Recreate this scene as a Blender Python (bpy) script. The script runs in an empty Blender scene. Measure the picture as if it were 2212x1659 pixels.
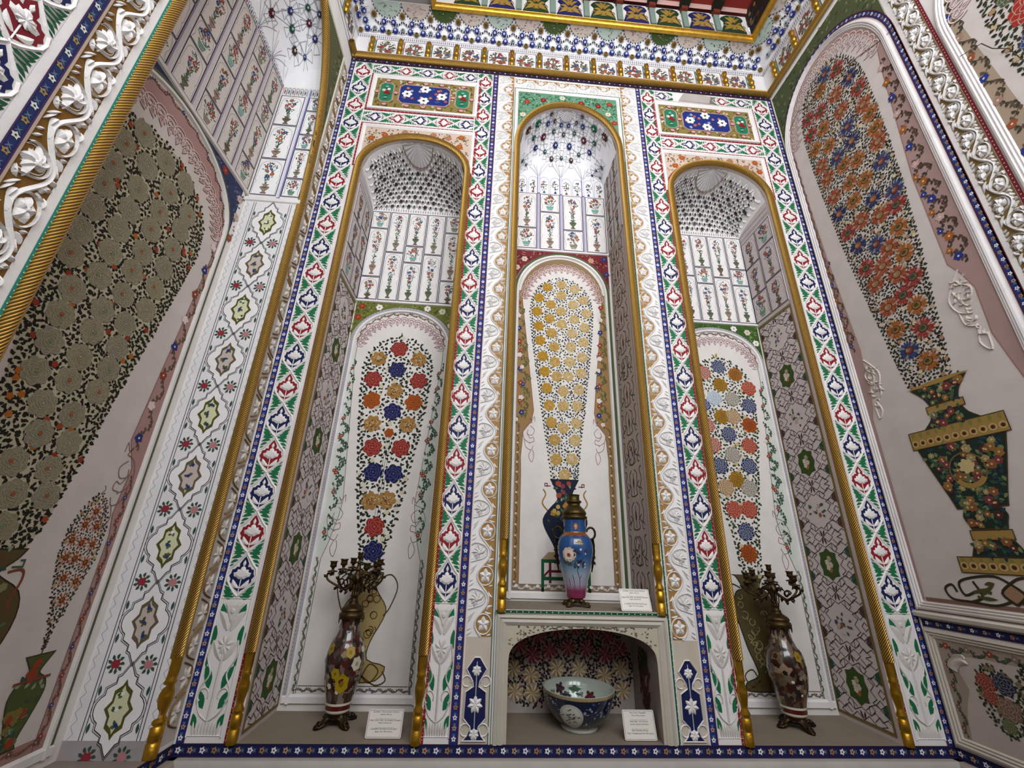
import bpy, math, random
import numpy as np
from mathutils import Matrix, Vector

SC = bpy.context.scene
COL = bpy.context.collection
PI = math.pi
ZO = 0.75                      # height of the niche ledge above the floor; all z below are measured from the ledge

# ------------------------------------------------------------------ camera
cam_d = bpy.data.cameras.new('camera'); cam = bpy.data.objects.new('camera', cam_d); COL.objects.link(cam)
_r = Vector((0.9968685, -0.07351459, 0.02913405)); _u = Vector((-0.05374024, -0.35953668, 0.93158218)); _f = Vector((0.05801012, 0.93023061, 0.36236148))
M = Matrix.Identity(4)
for i in range(3):
    M[i][0] = _r[i]; M[i][1] = _u[i]; M[i][2] = -_f[i]
M[0][3], M[1][3], M[2][3] = -0.27421468, -2.2, 0.78590522 + ZO
cam.matrix_world = M
cam_d.sensor_fit = 'HORIZONTAL'; cam_d.sensor_width = 36.0; cam_d.lens = 900.06 * 36.0 / 2212.0
cam_d.clip_start = 0.02
SC.camera = cam

# ------------------------------------------------------------------ world, added daylight lamps, exposure
w = bpy.data.worlds.new('world'); SC.world = w; w.use_nodes = True
bgn = w.node_tree.nodes['Background']; bgn.inputs[0].default_value = (0.80, 0.90, 1.0, 1); bgn.inputs[1].default_value = 1.0
SC.view_settings.view_transform = 'Standard'; SC.view_settings.look = 'None'
SC.view_settings.exposure = 0.12; SC.view_settings.gamma = 1.0; SC.view_settings.use_curve_mapping = False
XL, XR = -1.465, 1.922          # side walls; the back wall is the plane y = 0
XC = 0.23                       # axis of the back wall
YR = -3.3                       # unseen rear wall, with windows added to light the room
ZC, ZT = 4.255, 5.08            # underside of the cornice, ceiling
ADDED_WINDOWS = [(-0.55, 2.0, 4.9), (0.42, 2.0, 4.95), (1.39, 2.0, 4.9)]   # windows added for light: centre x, sill z, head z
def daylight(x, z0, z1, wdt, power):  # area lamp added in each invented rear opening
    L = bpy.data.lights.new('added_window_light', 'AREA'); L.shape = 'RECTANGLE'; L.size = wdt; L.size_y = z1 - z0
    L.energy = power; L.color = (0.94, 0.97, 1.0)
    o = bpy.data.objects.new('added_window_light', L); COL.objects.link(o)
    o.location = (x, YR + 0.02, (z0 + z1) / 2 + ZO); o.rotation_euler = (PI / 2, 0, 0)
for (x, a, b) in ADDED_WINDOWS: daylight(x, a, b, 0.78, 46)

# ------------------------------------------------------------------ colour and materials
def hx(s, metal=False):
    s = s.lstrip('#'); o = []
    for i in (0, 2, 4):
        c = int(s[i:i+2], 16) / 255.0
        o.append(c / 12.92 if c <= 0.04045 else ((c + 0.055) / 1.055) ** 2.4)
    if metal: return tuple(o)
    k = 1 - 0.36 * (max(o) - min(o)) / max(max(o), 1e-4) - (0.12 if max(o) < 0.2 else 0.0)   # old pigments: deep, a little darker the purer they are
    return tuple(c * k for c in o)
K = {k: hx(v) for k, v in dict(
    white='#ebe7e4', panel='#e2dcd6', cream='#d9d0bf', red='#a81f2d', dred='#8c1f2b', navy='#1c2868', blue='#26398c', mblue='#3d5aa8',
    green='#1f8453', dgreen='#1d6b45', tan='#c79a58', ochre='#a9772f', gold='#c9982f', olive='#76803a', rgreen='#4d7238', cgreen='#4d9468',
    leaf='#2b3a22', dleaf='#23261a', line='#5a4c4c', pink='#b77f83', pinkbg='#c9a09b', mauve='#7b4a5a', orange='#cf6a1f', yellow='#d7a31f', brown='#6b4a34',
    grey='#8f8f95', lgrey='#c3c2c4', dgrey='#4a4a4c', black='#1b191b', rose='#8f866c', roseL='#c0b595', taupe='#c9bab6', sage='#a9b2a0',
    teal='#3a9c86', purple='#432a5c', soft='#d8d3cf', tanrose='#b98a56', lblue='#9fb3c6', wood='#5d2a1c', cyan='#7fb4b0', celadon='#b9c2b4',
    maroon='#7a2532', pale='#e8c7b8', violet='#8f89c4', brick='#a8402a').items()}

def newmat(name):
    m = bpy.data.materials.new(name); m.use_nodes = True
    nt = m.node_tree; return m, nt, nt.nodes['Principled BSDF']
def attr_mat(name, rough=0.6, metal=0.0, wear=0.12, scale=9.0, bump=0.05, bscale=180.0, coat=0.0, spec=0.5):
    m, nt, p = newmat(name); N = nt.nodes; L = nt.links
    a = N.new('ShaderNodeAttribute'); a.attribute_name = 'Col'
    tc = N.new('ShaderNodeTexCoord'); no = N.new('ShaderNodeTexNoise'); no.inputs['Scale'].default_value = scale; no.inputs['Detail'].default_value = 6
    L.new(tc.outputs['Object'], no.inputs['Vector'])
    mr = N.new('ShaderNodeMapRange'); mr.inputs[1].default_value = 0.35; mr.inputs[2].default_value = 0.75
    mr.inputs[3].default_value = 1.0; mr.inputs[4].default_value = 1.0 - wear
    L.new(no.outputs[0], mr.inputs[0])
    mx = N.new('ShaderNodeMix'); mx.data_type = 'RGBA'; mx.blend_type = 'MULTIPLY'; mx.inputs[0].default_value = 1.0
    L.new(a.outputs['Color'], mx.inputs[6]); L.new(mr.outputs[0], mx.inputs[7]); L.new(mx.outputs[2], p.inputs['Base Color'])
    p.inputs['Roughness'].default_value = rough; p.inputs['Metallic'].default_value = metal
    p.inputs['Specular IOR Level'].default_value = spec
    if coat: p.inputs['Coat Weight'].default_value = coat; p.inputs['Coat Roughness'].default_value = 0.05
    if bump:
        n2 = N.new('ShaderNodeTexNoise'); n2.inputs['Scale'].default_value = bscale; n2.inputs['Detail'].default_value = 3
        L.new(tc.outputs['Object'], n2.inputs['Vector'])
        b = N.new('ShaderNodeBump'); b.inputs['Strength'].default_value = bump; b.inputs['Distance'].default_value = 0.004
        L.new(n2.outputs[0], b.inputs['Height']); L.new(b.outputs[0], p.inputs['Normal'])
    return m
PAINT = attr_mat('painted_plaster', 0.72, wear=0.10, spec=0.22)
STUCCO = attr_mat('carved_stucco', 0.62, wear=0.14, bump=0.12, bscale=120, spec=0.3)
GILT = attr_mat('gilded_wood', 0.34, metal=0.85, wear=0.3, scale=30, bump=0.25, bscale=90)
BRONZE = attr_mat('aged_bronze', 0.42, metal=0.8, wear=0.45, scale=40, bump=0.3, bscale=140)
GLAZE = attr_mat('glazed_porcelain', 0.22, wear=0.06, scale=25, bump=0.0, coat=0.8)
CARDM = attr_mat('card_laminate', 0.35, wear=0.03, bump=0.0)
def rope_mat():
    m, nt, p = newmat('gilded_rope'); N = nt.nodes; L = nt.links
    uv = N.new('ShaderNodeUVMap'); uv.uv_map = 'UVMap'
    mp = N.new('ShaderNodeMapping'); mp.inputs['Rotation'].default_value = (0, 0, math.radians(52)); L.new(uv.outputs[0], mp.inputs[0])
    wv = N.new('ShaderNodeTexWave'); wv.inputs['Scale'].default_value = 42.0; wv.inputs['Distortion'].default_value = 0.25; L.new(mp.outputs[0], wv.inputs['Vector'])
    cr = N.new('ShaderNodeValToRGB'); cr.color_ramp.elements[0].color = (*hx('#5c4218', True), 1); cr.color_ramp.elements[1].color = (*hx('#d6a850', True), 1)
    cr.color_ramp.elements[0].position = 0.1; cr.color_ramp.elements[1].position = 0.6
    L.new(wv.outputs[0], cr.inputs[0]); L.new(cr.outputs[0], p.inputs['Base Color'])
    b = N.new('ShaderNodeBump'); b.inputs['Strength'].default_value = 0.7; b.inputs['Distance'].default_value = 0.006
    L.new(wv.outputs[0], b.inputs['Height']); L.new(b.outputs[0], p.inputs['Normal'])
    p.inputs['Metallic'].default_value = 0.7; p.inputs['Roughness'].default_value = 0.36
    return m
ROPE = rope_mat()

# ------------------------------------------------------------------ mesh builder.  Points are (u, v, h): along the wall, up, proud of it
class MB:
    def __init__(s): s.v = []; s.f = []; s.c = []; s.uv = None; s.k = 0
    def jit(s): s.k = (s.k + 1) % 50; return s.k * 7e-6
    def poly(s, pts, col, h=0.0):
        j = s.jit(); i = len(s.v)
        s.v += [(p[0], p[1], h + j) for p in pts]; s.f.append(tuple(range(i, i + len(pts)))); s.c.append(col)
    def face3(s, pts, col):
        i = len(s.v); s.v += [tuple(p) for p in pts]; s.f.append(tuple(range(i, i + len(pts)))); s.c.append(col)
    def rect(s, x0, x1, z0, z1, col, h=0.0): s.poly([(x0, z0), (x1, z0), (x1, z1), (x0, z1)], col, h)
    def dome(s, pts, col, h0, h1, k=0.55, cap=None, c=None):
        n = len(pts)
        if c is None: c = (sum(p[0] for p in pts) / n, sum(p[1] for p in pts) / n)
        i = len(s.v); s.v += [(p[0], p[1], h0) for p in pts]
        s.v += [(c[0] + (p[0] - c[0]) * k, c[1] + (p[1] - c[1]) * k, h1) for p in pts]
        for a in range(n):
            b = (a + 1) % n; s.f.append((i + a, i + b, i + n + b, i + n + a)); s.c.append(col)
        s.f.append(tuple(range(i + n, i + 2 * n))); s.c.append(cap or col)
    def ridge(s, a, b, wd, col, h0, h1, bend=0.0, n=5):      # one carved leaf: pointed outline with a raised midrib
        ax, az = a; dx, dz = b[0] - ax, b[1] - az; L = math.hypot(dx, dz) or 1e-6; tx, tz = dx / L, dz / L; nx, nz = -tz, tx
        i = len(s.v); m = []
        for q in range(n + 1):
            t = q / n; wq = wd * math.sin(PI * min(1, 0.08 + 0.92 * t)) ** 0.8 if q < n else 0.0
            bd = bend * L * math.sin(PI * t); cx, cz = ax + dx * t + nx * bd, az + dz * t + nz * bd
            s.v += [(cx + nx * wq, cz + nz * wq, h0), (cx, cz, h0 + (h1 - h0) * math.sin(PI * (0.15 + 0.8 * t))), (cx - nx * wq, cz - nz * wq, h0)]
        for q in range(n):
            o = i + 3 * q
            s.f += [(o, o + 3, o + 4, o + 1), (o + 1, o + 4, o + 5, o + 2)]; s.c += [col, col]
    def leaf(s, a, b, wd, col, h=0.0, bend=0.0, n=4):
        ax, az = a; dx, dz = b[0] - ax, b[1] - az; L = math.hypot(dx, dz) or 1e-6; nx, nz = -dz / L, dx / L
        up, dn = [], []
        for q in range(n + 1):
            t = q / n; wq = wd * math.sin(PI * t); bd = bend * L * math.sin(PI * t)
            cx, cz = ax + dx * t + nx * bd, az + dz * t + nz * bd
            up.append((cx + nx * wq, cz + nz * wq))
            if 0 < q < n: dn.append((cx - nx * wq, cz - nz * wq))
        s.poly(up + dn[::-1], col, h)
    def stroke(s, pts, wd, col, h=0.0, closed=False, h1=None):
        P = [Vector((p[0], p[1])) for p in pts]; n = len(P)
        if n < 2: return
        j = s.jit(); h += j; i = len(s.v); hw = wd / 2
        for a in range(n):
            if closed: d0, d1 = P[a] - P[a - 1], P[(a + 1) % n] - P[a]
            else:
                d0 = P[a] - P[a - 1] if a else P[1] - P[0]
                d1 = P[a + 1] - P[a] if a < n - 1 else d0
            d0 = d0.normalized() if d0.length > 1e-9 else Vector((1, 0)); d1 = d1.normalized() if d1.length > 1e-9 else d0
            t = d0 + d1; t = t.normalized() if t.length > 1e-6 else d0
            nn = Vector((-t.y, t.x)); c = max(0.45, nn.dot(Vector((-d0.y, d0.x)))); q = nn * (hw / c)
            if h1 is None: s.v += [(P[a].x + q.x, P[a].y + q.y, h), (P[a].x - q.x, P[a].y - q.y, h)]
            else: s.v += [(P[a].x + q.x, P[a].y + q.y, h), (P[a].x, P[a].y, h1), (P[a].x - q.x, P[a].y - q.y, h)]
        k = 2 if h1 is None else 3
        for a in range(n if closed else n - 1):
            b = (a + 1) % n
            for e in range(k - 1):
                s.f.append((i + k * a + e, i + k * b + e, i + k * b + e + 1, i + k * a + e + 1)); s.c.append(col)
    def sweep(s, path, prof, cols, closed=False, ring=False):
        P = [Vector((p[0], p[1])) for p in path]; n = len(P); m = len(prof); i = len(s.v)
        if s.uv is None: s.uv = {}
        L = 0.0; acc = [0.0]
        for a in range(1, n + (1 if closed else 0)): L += (P[a % n] - P[a - 1]).length; acc.append(L)
        pl = [0.0]
        for a in range(1, m + 1): pl.append(pl[-1] + math.dist(prof[a % m], prof[a - 1]))
        for a in range(n):
            if closed: d0, d1 = P[a] - P[a - 1], P[(a + 1) % n] - P[a]
            else:
                d0 = P[a] - P[a - 1] if a else P[1] - P[0]
                d1 = P[a + 1] - P[a] if a < n - 1 else d0
            d0 = d0.normalized(); d1 = d1.normalized(); t = (d0 + d1)
            t = t.normalized() if t.length > 1e-6 else d0
            nn = Vector((-t.y, t.x)); c = max(0.4, nn.dot(Vector((-d0.y, d0.x))))
            for (o, h) in prof: s.v.append((P[a].x + nn.x * o / c, P[a].y + nn.y * o / c, h))
        for a in range(n if closed else n - 1):
            b = (a + 1) % n
            for e in range(m if ring else m - 1):
                g = (e + 1) % m
                s.uv[len(s.f)] = ((acc[a], pl[e]), (acc[a + 1], pl[e]), (acc[a + 1], pl[e + 1]), (acc[a], pl[e + 1]))
                s.f.append((i + m * a + e, i + m * b + e, i + m * b + g, i + m * a + g))
                s.c.append(cols[e % len(cols)] if isinstance(cols, list) else cols)
    def lathe(s, prof, seg, col, cx=0, cz=0, colf=None):     # profile (r, y) in plain xyz, axis z: use with raw=True
        i = len(s.v); m = len(prof)
        for (r, y) in prof:
            for q in range(seg):
                t = 2 * PI * q / seg; rr = r(t) if callable(r) else r; yy = y(t) if callable(y) else y
                s.v.append((rr * math.cos(t), rr * math.sin(t), yy))
        for a in range(m - 1):
            for q in range(seg):
                g = (q + 1) % seg
                s.f.append((i + a * seg + q, i + a * seg + g, i + (a + 1) * seg + g, i + (a + 1) * seg + q))
                s.c.append(colf(a, q) if colf else (col[a % len(col)] if isinstance(col, list) else col))
    def tube3(s, path, rad, seg, col):
        P = [Vector(p) for p in path]; n = len(P); i = len(s.v); up = Vector((0.13, 0.27, 0.95))
        for a in range(n):
            d = (P[min(a + 1, n - 1)] - P[max(a - 1, 0)]); d = d.normalized() if d.length > 1e-9 else Vector((0, 0, 1))
            x = d.cross(up); x = x.normalized() if x.length > 1e-4 else Vector((1, 0, 0)); y = x.cross(d)
            r = rad[a] if isinstance(rad, (list, tuple)) else rad
            for q in range(seg):
                t = 2 * PI * q / seg; s.v.append(tuple(P[a] + x * (r * math.cos(t)) + y * (r * math.sin(t))))
        for a in range(n - 1):
            for q in range(seg):
                g = (q + 1) % seg; s.f.append((i + a * seg + q, i + a * seg + g, i + (a + 1) * seg + g, i + (a + 1) * seg + q)); s.c.append(col)
        s.f += [tuple(range(i, i + seg)), tuple(range(i + (n - 1) * seg, i + n * seg))]; s.c += [col, col]
    def mesh(s, name, mat, fn=None, raw=False, smooth=False):
        me = bpy.data.meshes.new(name)
        if raw: V = s.v
        elif fn: V = [fn(*p) for p in s.v]
        else: V = [(p[0], -p[2], p[1]) for p in s.v]
        me.from_pydata(V, [], s.f); me.materials.append(mat)
        at = me.color_attributes.new('Col', 'FLOAT_COLOR', 'CORNER')
        cnt = np.array([len(f) for f in s.f]); c = np.ones((len(s.c), 4), dtype=np.float32)
        if len(s.c): c[:, :3] = np.array([q[:3] for q in s.c], dtype=np.float32)
        at.data.foreach_set('color', np.repeat(c, cnt, axis=0).ravel())
        if s.uv:
            ul = me.uv_layers.new(name='UVMap'); arr = np.zeros((int(cnt.sum()), 2), dtype=np.float32); o = 0
            for fi, n in enumerate(cnt):
                q = s.uv.get(fi)
                if q: arr[o:o + n] = q
                o += n
            ul.data.foreach_set('uv', arr.ravel())
        if smooth: me.polygons.foreach_set('use_smooth', [True] * len(me.polygons))
        return me

def link(name, me, parent=None, loc=(0, 0, 0), rotz=0.0, scale=(1, 1, 1), roty=0.0, kind=None):
    o = bpy.data.objects.new(name, me); COL.objects.link(o); o.parent = parent
    o.location = loc if parent else (loc[0], loc[1], loc[2] + ZO)
    o.rotation_euler = (0, roty, rotz); o.scale = scale
    if kind: o['kind'] = kind
    return o
class Frame:            # a wall plane: u runs to the viewer's right, v up, h towards the viewer
    def __init__(s, x, y, rz): s.x, s.y, s.rz = x, y, rz
    def put(s, name, mb_or_me, parent, mat=None, u=0.0, v=0.0, h=0.0, scale=(1, 1, 1), roty=0.0, smooth=False, kind=None):
        me = mb_or_me.mesh(name, mat, smooth=smooth) if isinstance(mb_or_me, MB) else mb_or_me
        c, sn = math.cos(s.rz), math.sin(s.rz)
        return link(name, me, parent, (s.x + c * u + sn * h, s.y + sn * u - c * h, v), s.rz, scale, roty, kind)
def struct(name, me, label, cat):
    o = link(name, me); o['kind'] = 'structure'; o['label'] = label; o['category'] = cat; return o

# ------------------------------------------------------------------ 2-D shapes
def circ(cx, cz, r, n=12, rz=None, a0=0.0): return [(cx + r * math.cos(a0 + 2 * PI * i / n), cz + (rz or r) * math.sin(a0 + 2 * PI * i / n)) for i in range(n)]
def arc(cx, cz, r, a, b, n=10, rz=None): return [(cx + r * math.cos(a + (b - a) * i / n), cz + (rz or r) * math.sin(a + (b - a) * i / n)) for i in range(n + 1)]
def lobed(cx, cz, r, k=6, amp=0.12, n=30, a0=0.0): return [(cx + r * (1 + amp * abs(math.cos(k * t / 2)) - amp / 2) * math.cos(t + a0), cz + r * (1 + amp * abs(math.cos(k * t / 2)) - amp / 2) * math.sin(t + a0)) for t in [2 * PI * i / n for i in range(n)]]
def star(cx, cz, r0, r1, k=8, a0=0.0): return [(cx + (r0 if i % 2 == 0 else r1) * math.cos(a0 + PI * i / k), cz + (r0 if i % 2 == 0 else r1) * math.sin(a0 + PI * i / k)) for i in range(2 * k)]
def arch_path(cu, hw, z0, zs, rise, n=24): return [(cu - hw, z0)] + [(cu - hw * math.cos(PI * i / n), zs + rise * math.sin(PI * i / n)) for i in range(n + 1)] + [(cu + hw, z0)]
def xf(pts, ox=0, oz=0, s=1, a=0, mir=False):
    c, n = math.cos(a), math.sin(a); o = []
    for x, z in pts:
        if mir: x = -x
        o.append((ox + s * (c * x - n * z), oz + s * (n * x + c * z)))
    return o
def mirror(half): return half + [(-x, z) for x, z in half[::-1] if abs(x) > 1e-6]
def smoothp(pts, n=4, closed=False):                 # Catmull-Rom
    P = pts; m = len(P); o = []
    for i in range(m if closed else m - 1):
        p0 = P[(i - 1) % m] if (closed or i) else P[0]; p1 = P[i]; p2 = P[(i + 1) % m]; p3 = P[(i + 2) % m] if (closed or i + 2 < m) else P[-1]
        for q in range(n):
            t = q / n; o.append(tuple(0.5 * (2 * p1[d] + (p2[d] - p0[d]) * t + (2 * p0[d] - 5 * p1[d] + 4 * p2[d] - p3[d]) * t * t + (3 * p1[d] - p0[d] - 3 * p2[d] + p3[d]) * t ** 3) for d in range(len(p1))))
    if not closed: o.append(P[-1])
    return o
def mixc(a, b, t): return tuple(a[i] * (1 - t) + b[i] * t for i in range(3))

FB = Frame(0, 0, 0)
def FBd(d): return Frame(0, d, 0)
FL = Frame(XL, 0, PI / 2)            # u = y
FR = Frame(XR, 0, -PI / 2)           # u = -y

# ================================================================== THE ROOM
DN = 0.36                        # depth of the niches in the back wall
BAY = 1.098                      # axis of each side niche from the middle of the wall
HWN = 0.352; ZS, RISE = 3.19, 0.285         # side niches: half width, springing, rise (to the inside of the rope)
HWC = 0.365; ZSC, RISEC = 3.53, 0.425; ZSH = 0.5085   # central niche and its shelf
def arch_wall(mb, u0, u1, z0, z1, arch, col):     # wall rectangle with one arched opening whose outline starts and ends at z0
    ua, ub = arch[0][0], arch[-1][0]
    if ua > u0: mb.rect(u0, ua, z0, z1, col)
    if u1 > ub: mb.rect(ub, u1, z0, z1, col)
    for a, b in zip(arch, arch[1:]):
        if abs(a[0] - b[0]) > 1e-6: mb.poly([a, b, (b[0], z1), (a[0], z1)], col)
def low_arch():                  # shouldered opening of the small niche below the shelf
    q = smoothp([(0.345, 0.30), (0.335, 0.345), (0.29, 0.385), (0.20, 0.415), (0.10, 0.43), (0, 0.436)], 4)
    h = [(0.345, 0.0)] + q
    return [(XC - x, z) for x, z in h] + [(XC + x, z) for x, z in h[::-1][1:]]
mb = MB(); Wc = K['white']
for sgn in (-1, 1):
    c = XC + sgn * BAY; x0, x1 = (XL, XC - 0.57) if sgn < 0 else (XC + 0.57, XR)
    arch_wall(mb, x0, x1, 0, 4.9, arch_path(c, HWN, 0, ZS, RISE), Wc)
arch_wall(mb, XC - 0.57, XC + 0.57, 0, ZSH, low_arch(), Wc)
arch_wall(mb, XC - 0.57, XC + 0.57, ZSH, 4.9, arch_path(XC, HWC, ZSH, ZSC, RISEC), Wc)
mb.rect(XL, XR, -ZO, 0, hx('#6a6654')); mb.rect(XL, XR, 4.9, ZT + 0.1, Wc)
wall_back = struct('wall_back', mb.mesh('wall_back', PAINT), 'painted and carved white back wall with three tall arched niches', 'wall')

def niche(frame, cu, hw, z0, zs, rise, depth, parent, floor_col, side=K['taupe'], back=K['panel'], shrink=0.0):
    m = MB(); A = arch_path(cu, hw, z0, zs, rise)
    for a, b in zip(A, A[1:]):
        m.face3([(a[0], a[1], 0), (b[0], b[1], 0), (b[0], b[1], -depth), (a[0], a[1], -depth)], side)
    m.face3([(p[0], p[1], -depth) for p in A], back)
    frame.put('niche_lining', m, parent, PAINT)
    m = MB(); m.face3([(cu - hw, z0, 0), (cu + hw, z0, 0), (cu + hw, z0, -depth), (cu - hw, z0, -depth)], floor_col)
    frame.put('niche_floor', m, parent, PAINT)
FLOORC = hx('#8f8473')
for sgn in (-1, 1): niche(FB, XC + sgn * BAY, HWN, 0, ZS, RISE, DN, wall_back, FLOORC)
niche(FB, XC, HWC, ZSH, ZSC, RISEC, 0.34, wall_back, FLOORC)
m = MB(); A = low_arch()
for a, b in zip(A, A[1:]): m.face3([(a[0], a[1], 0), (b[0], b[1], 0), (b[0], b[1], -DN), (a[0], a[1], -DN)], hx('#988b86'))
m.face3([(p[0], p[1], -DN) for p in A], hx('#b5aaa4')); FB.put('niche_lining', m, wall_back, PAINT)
m = MB(); m.face3([(XC - .345, 0, 0), (XC + .345, 0, 0), (XC + .345, 0, -DN), (XC - .345, 0, -DN)], FLOORC); FB.put('niche_floor', m, wall_back, PAINT)

# left wall with its one deep niche; u = y
LN0, LN1, LNC = -1.21, -0.15, -0.68
LND = 0.32
def left_arch(z0=0.0, k=1.0, off=0.0):
    prof = [(0, z0), (0, 2.7), (0.012, 3.0), (0.03, 3.25), (0.075, 3.5), (0.125, 3.68), (0.20, 3.86), (0.29, 4.0), (0.40, 4.09), (0.53, 4.13)]
    prof = [prof[0]] + smoothp(prof[1:], 3)
    R = [(LN1 - i + off * (1 - i / 0.53), z + off * (i / 0.53)) for i, z in prof]; Lf = [(LN0 + i - off * (1 - i / 0.53), z + off * (i / 0.53)) for i, z in prof]
    return Lf + R[::-1][1:]
mb = MB(); arch_wall(mb, YR, 0, 0, ZT, left_arch(), Wc); mb.rect(YR, 0, -ZO, 0, hx('#6a6654'))
me = mb.mesh('wall_left', PAINT); me.transform(Matrix.Translation((XL, 0, 0)) @ Matrix.Rotation(PI / 2, 4, 'Z'))
wall_left = struct('wall_left', me, 'ornate white wall with a deep arched niche beside the back wall corner', 'wall')
m = MB(); A = [(LN0, 0), (LN0, 3.75), (LN0 + .02, 4.14), (LN1 - .02, 4.14), (LN1, 3.75), (LN1, 0)]
for a, b in zip(A, A[1:]): m.face3([(a[0], a[1], -.004), (b[0], b[1], -.004), (b[0], b[1], -LND), (a[0], a[1], -LND)], K['white'])
m.face3([(p[0], p[1], -LND) for p in A], K['panel']); FL.put('niche_lining', m, wall_left, PAINT)
m = MB(); m.face3([(LN0, 0, 0), (LN1, 0, 0), (LN1, 0, -LND), (LN0, 0, -LND)], hx('#8f857c')); FL.put('niche_floor', m, wall_left, PAINT)

# right wall; u = -y
mb = MB(); mb.rect(0, -YR, 0, ZT, Wc); mb.rect(0, -YR, -ZO, 0, hx('#6a6654'))
me = mb.mesh('wall_right', PAINT); me.transform(Matrix.Translation((XR, 0, 0)) @ Matrix.Rotation(-PI / 2, 4, 'Z'))
wall_right = struct('wall_right', me, 'white wall of shallow arched panels painted with flower vases', 'wall')
# unseen rear wall with its added windows, floor, ceiling
mb = MB(); edges = [XL] + [e for (x, a, b) in ADDED_WINDOWS for e in (x - 0.4, x + 0.4)] + [XR]
for i in range(0, len(edges), 2): mb.face3([(edges[i], -YR, -ZO), (edges[i + 1], -YR, -ZO), (edges[i + 1], -YR, ZT), (edges[i], -YR, ZT)], hx('#9a8a78'))
for (x, a, b) in ADDED_WINDOWS:
    for z0, z1 in ((-ZO, a), (b, ZT)): mb.face3([(x - 0.4, -YR, z0), (x + 0.4, -YR, z0), (x + 0.4, -YR, z1), (x - 0.4, -YR, z1)], hx('#9a8a78'))
struct('wall_rear', mb.mesh('wall_rear', PAINT, fn=lambda u, v, h: (u, -v, h)), 'unseen tan rear wall with three tall openings added to light the hall', 'wall')
for i, (x, a, b) in enumerate(ADDED_WINDOWS):  # unseen casements, added around the openings that light the room
    mb = MB(); path = [(x - 0.4, a), (x + 0.4, a), (x + 0.4, b), (x - 0.4, b)]
    mb.sweep(path, [(0.0, 0.03), (0.05, 0.03), (0.05, -0.03), (0.0, -0.03)], K['cream'], closed=True, ring=True)
    mb.sweep([(x, a), (x, b)], [(-0.02, 0.02), (0.02, 0.02), (0.02, -0.02), (-0.02, -0.02)], K['cream'], ring=True)
    for zz in (a + (b - a) / 3, a + 2 * (b - a) / 3): mb.sweep([(x - 0.4, zz), (x + 0.4, zz)], [(-0.015, 0.02), (0.015, 0.02), (0.015, -0.02), (-0.015, -0.02)], K['cream'], ring=True)
    o = struct('added_window_%d' % (i + 1), mb.mesh('added_window', PAINT), 'unseen tall cream casement added to light the hall', 'added_window'); o.location.y = YR - 0.06
mb = MB(); mb.face3([(XL, YR, -ZO), (XR, YR, -ZO), (XR, 0, -ZO), (XL, 0, -ZO)], hx('#5a463e'))
struct('floor', mb.mesh('floor', PAINT, raw=True), 'warm brown floor of the hall', 'floor')

# ================================================================== CARVED AND PAINTED MOTIFS (built once, repeated as separate pieces)
def lotus_mesh(col, leafc, name, fine=False):          # one carved lotus cell, one unit high, 0.62 wide
    m = MB(); Wt = K['white']
    half = [(0, .43), (.05, .35), (.095, .26), (.085, .18), (.14, .185), (.175, .13), (.225, .12), (.235, .03), (.262, -.02), (.215, -.10), (.225, -.155), (.155, -.22), (.11, -.30), (.05, -.345), (0, -.39)]
    m.poly(mirror(half), col, .010)
    kite = [(0, .52), (.045, .44), (.13, .32), (.185, .235), (.275, .14), (.30, .0), (.275, -.13), (.19, -.27), (.09, -.40), (0, -.48)]
    m.stroke(mirror(kite), .055, Wt, .006, closed=True, h1=.034)
    inner = [(0, .20), (.045, .17), (.06, .115), (.115, .125), (.125, .06), (.185, .045), (.165, -.035), (.10, -.06), (.055, -.10), (0, -.09)]
    m.dome(mirror(inner), Wt, .011, .040, .6, c=(0, .03))
    m.dome([(0, .345), (.035, .27), (.022, .21), (0, .19), (-.022, .21), (-.035, .27)], Wt, .011, .03, .5)
    for sg in (-1, 1):
        m.ridge((sg * .02, -.30), (sg * .17, -.10), .048, Wt, .011, .03, bend=-sg * .12)
        for (a, b, wd, bd) in (((.045, .485), (.29, .475), .040, .14), ((.085, .425), (.30, .375), .042, .10), ((.15, .345), (.302, .27), .034, .06), ((.225, .255), (.305, .195), .020, 0),
                               ((.045, -.475), (.29, -.455), .046, -.16), ((.08, -.435), (.30, -.345), .050, -.14), ((.13, -.375), (.302, -.24), .042, -.10), ((.215, -.25), (.305, -.165), .022, 0)):
            m.leaf((sg * a[0], a[1]), (sg * b[0], b[1]), wd, leafc, .010, bend=sg * bd, n=5)
    m.stroke([(0, -.40), (0, -.10)], .022, Wt, .012, h1=.024)
    if fine:
        for k in range(10): m.ridge((0, .0), xf([(.13, 0)], 0, 0, 1, 2 * PI * k / 10)[0], .03, Wt, .03, .055)
        for sg in (-1, 1):
            for (a, b) in (((.07, .44), (.25, .46)), ((.11, .38), (.27, .36)), ((.09, -.44), (.25, -.43)), ((.12, -.39), (.27, -.33))):
                m.ridge((sg * a[0], a[1]), (sg * b[0], b[1]), .016, Wt, .011, .035)
    return m.mesh(name, STUCCO)
LOT_R = lotus_mesh(K['red'], K['green'], 'carved_lotus'); LOT_B = lotus_mesh(K['navy'], K['green'], 'carved_lotus')
LOT_RF = lotus_mesh(K['dred'], K['dgreen'], 'carved_lotus', True); LOT_BF = lotus_mesh(K['navy'], K['dgreen'], 'carved_lotus', True)

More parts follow.
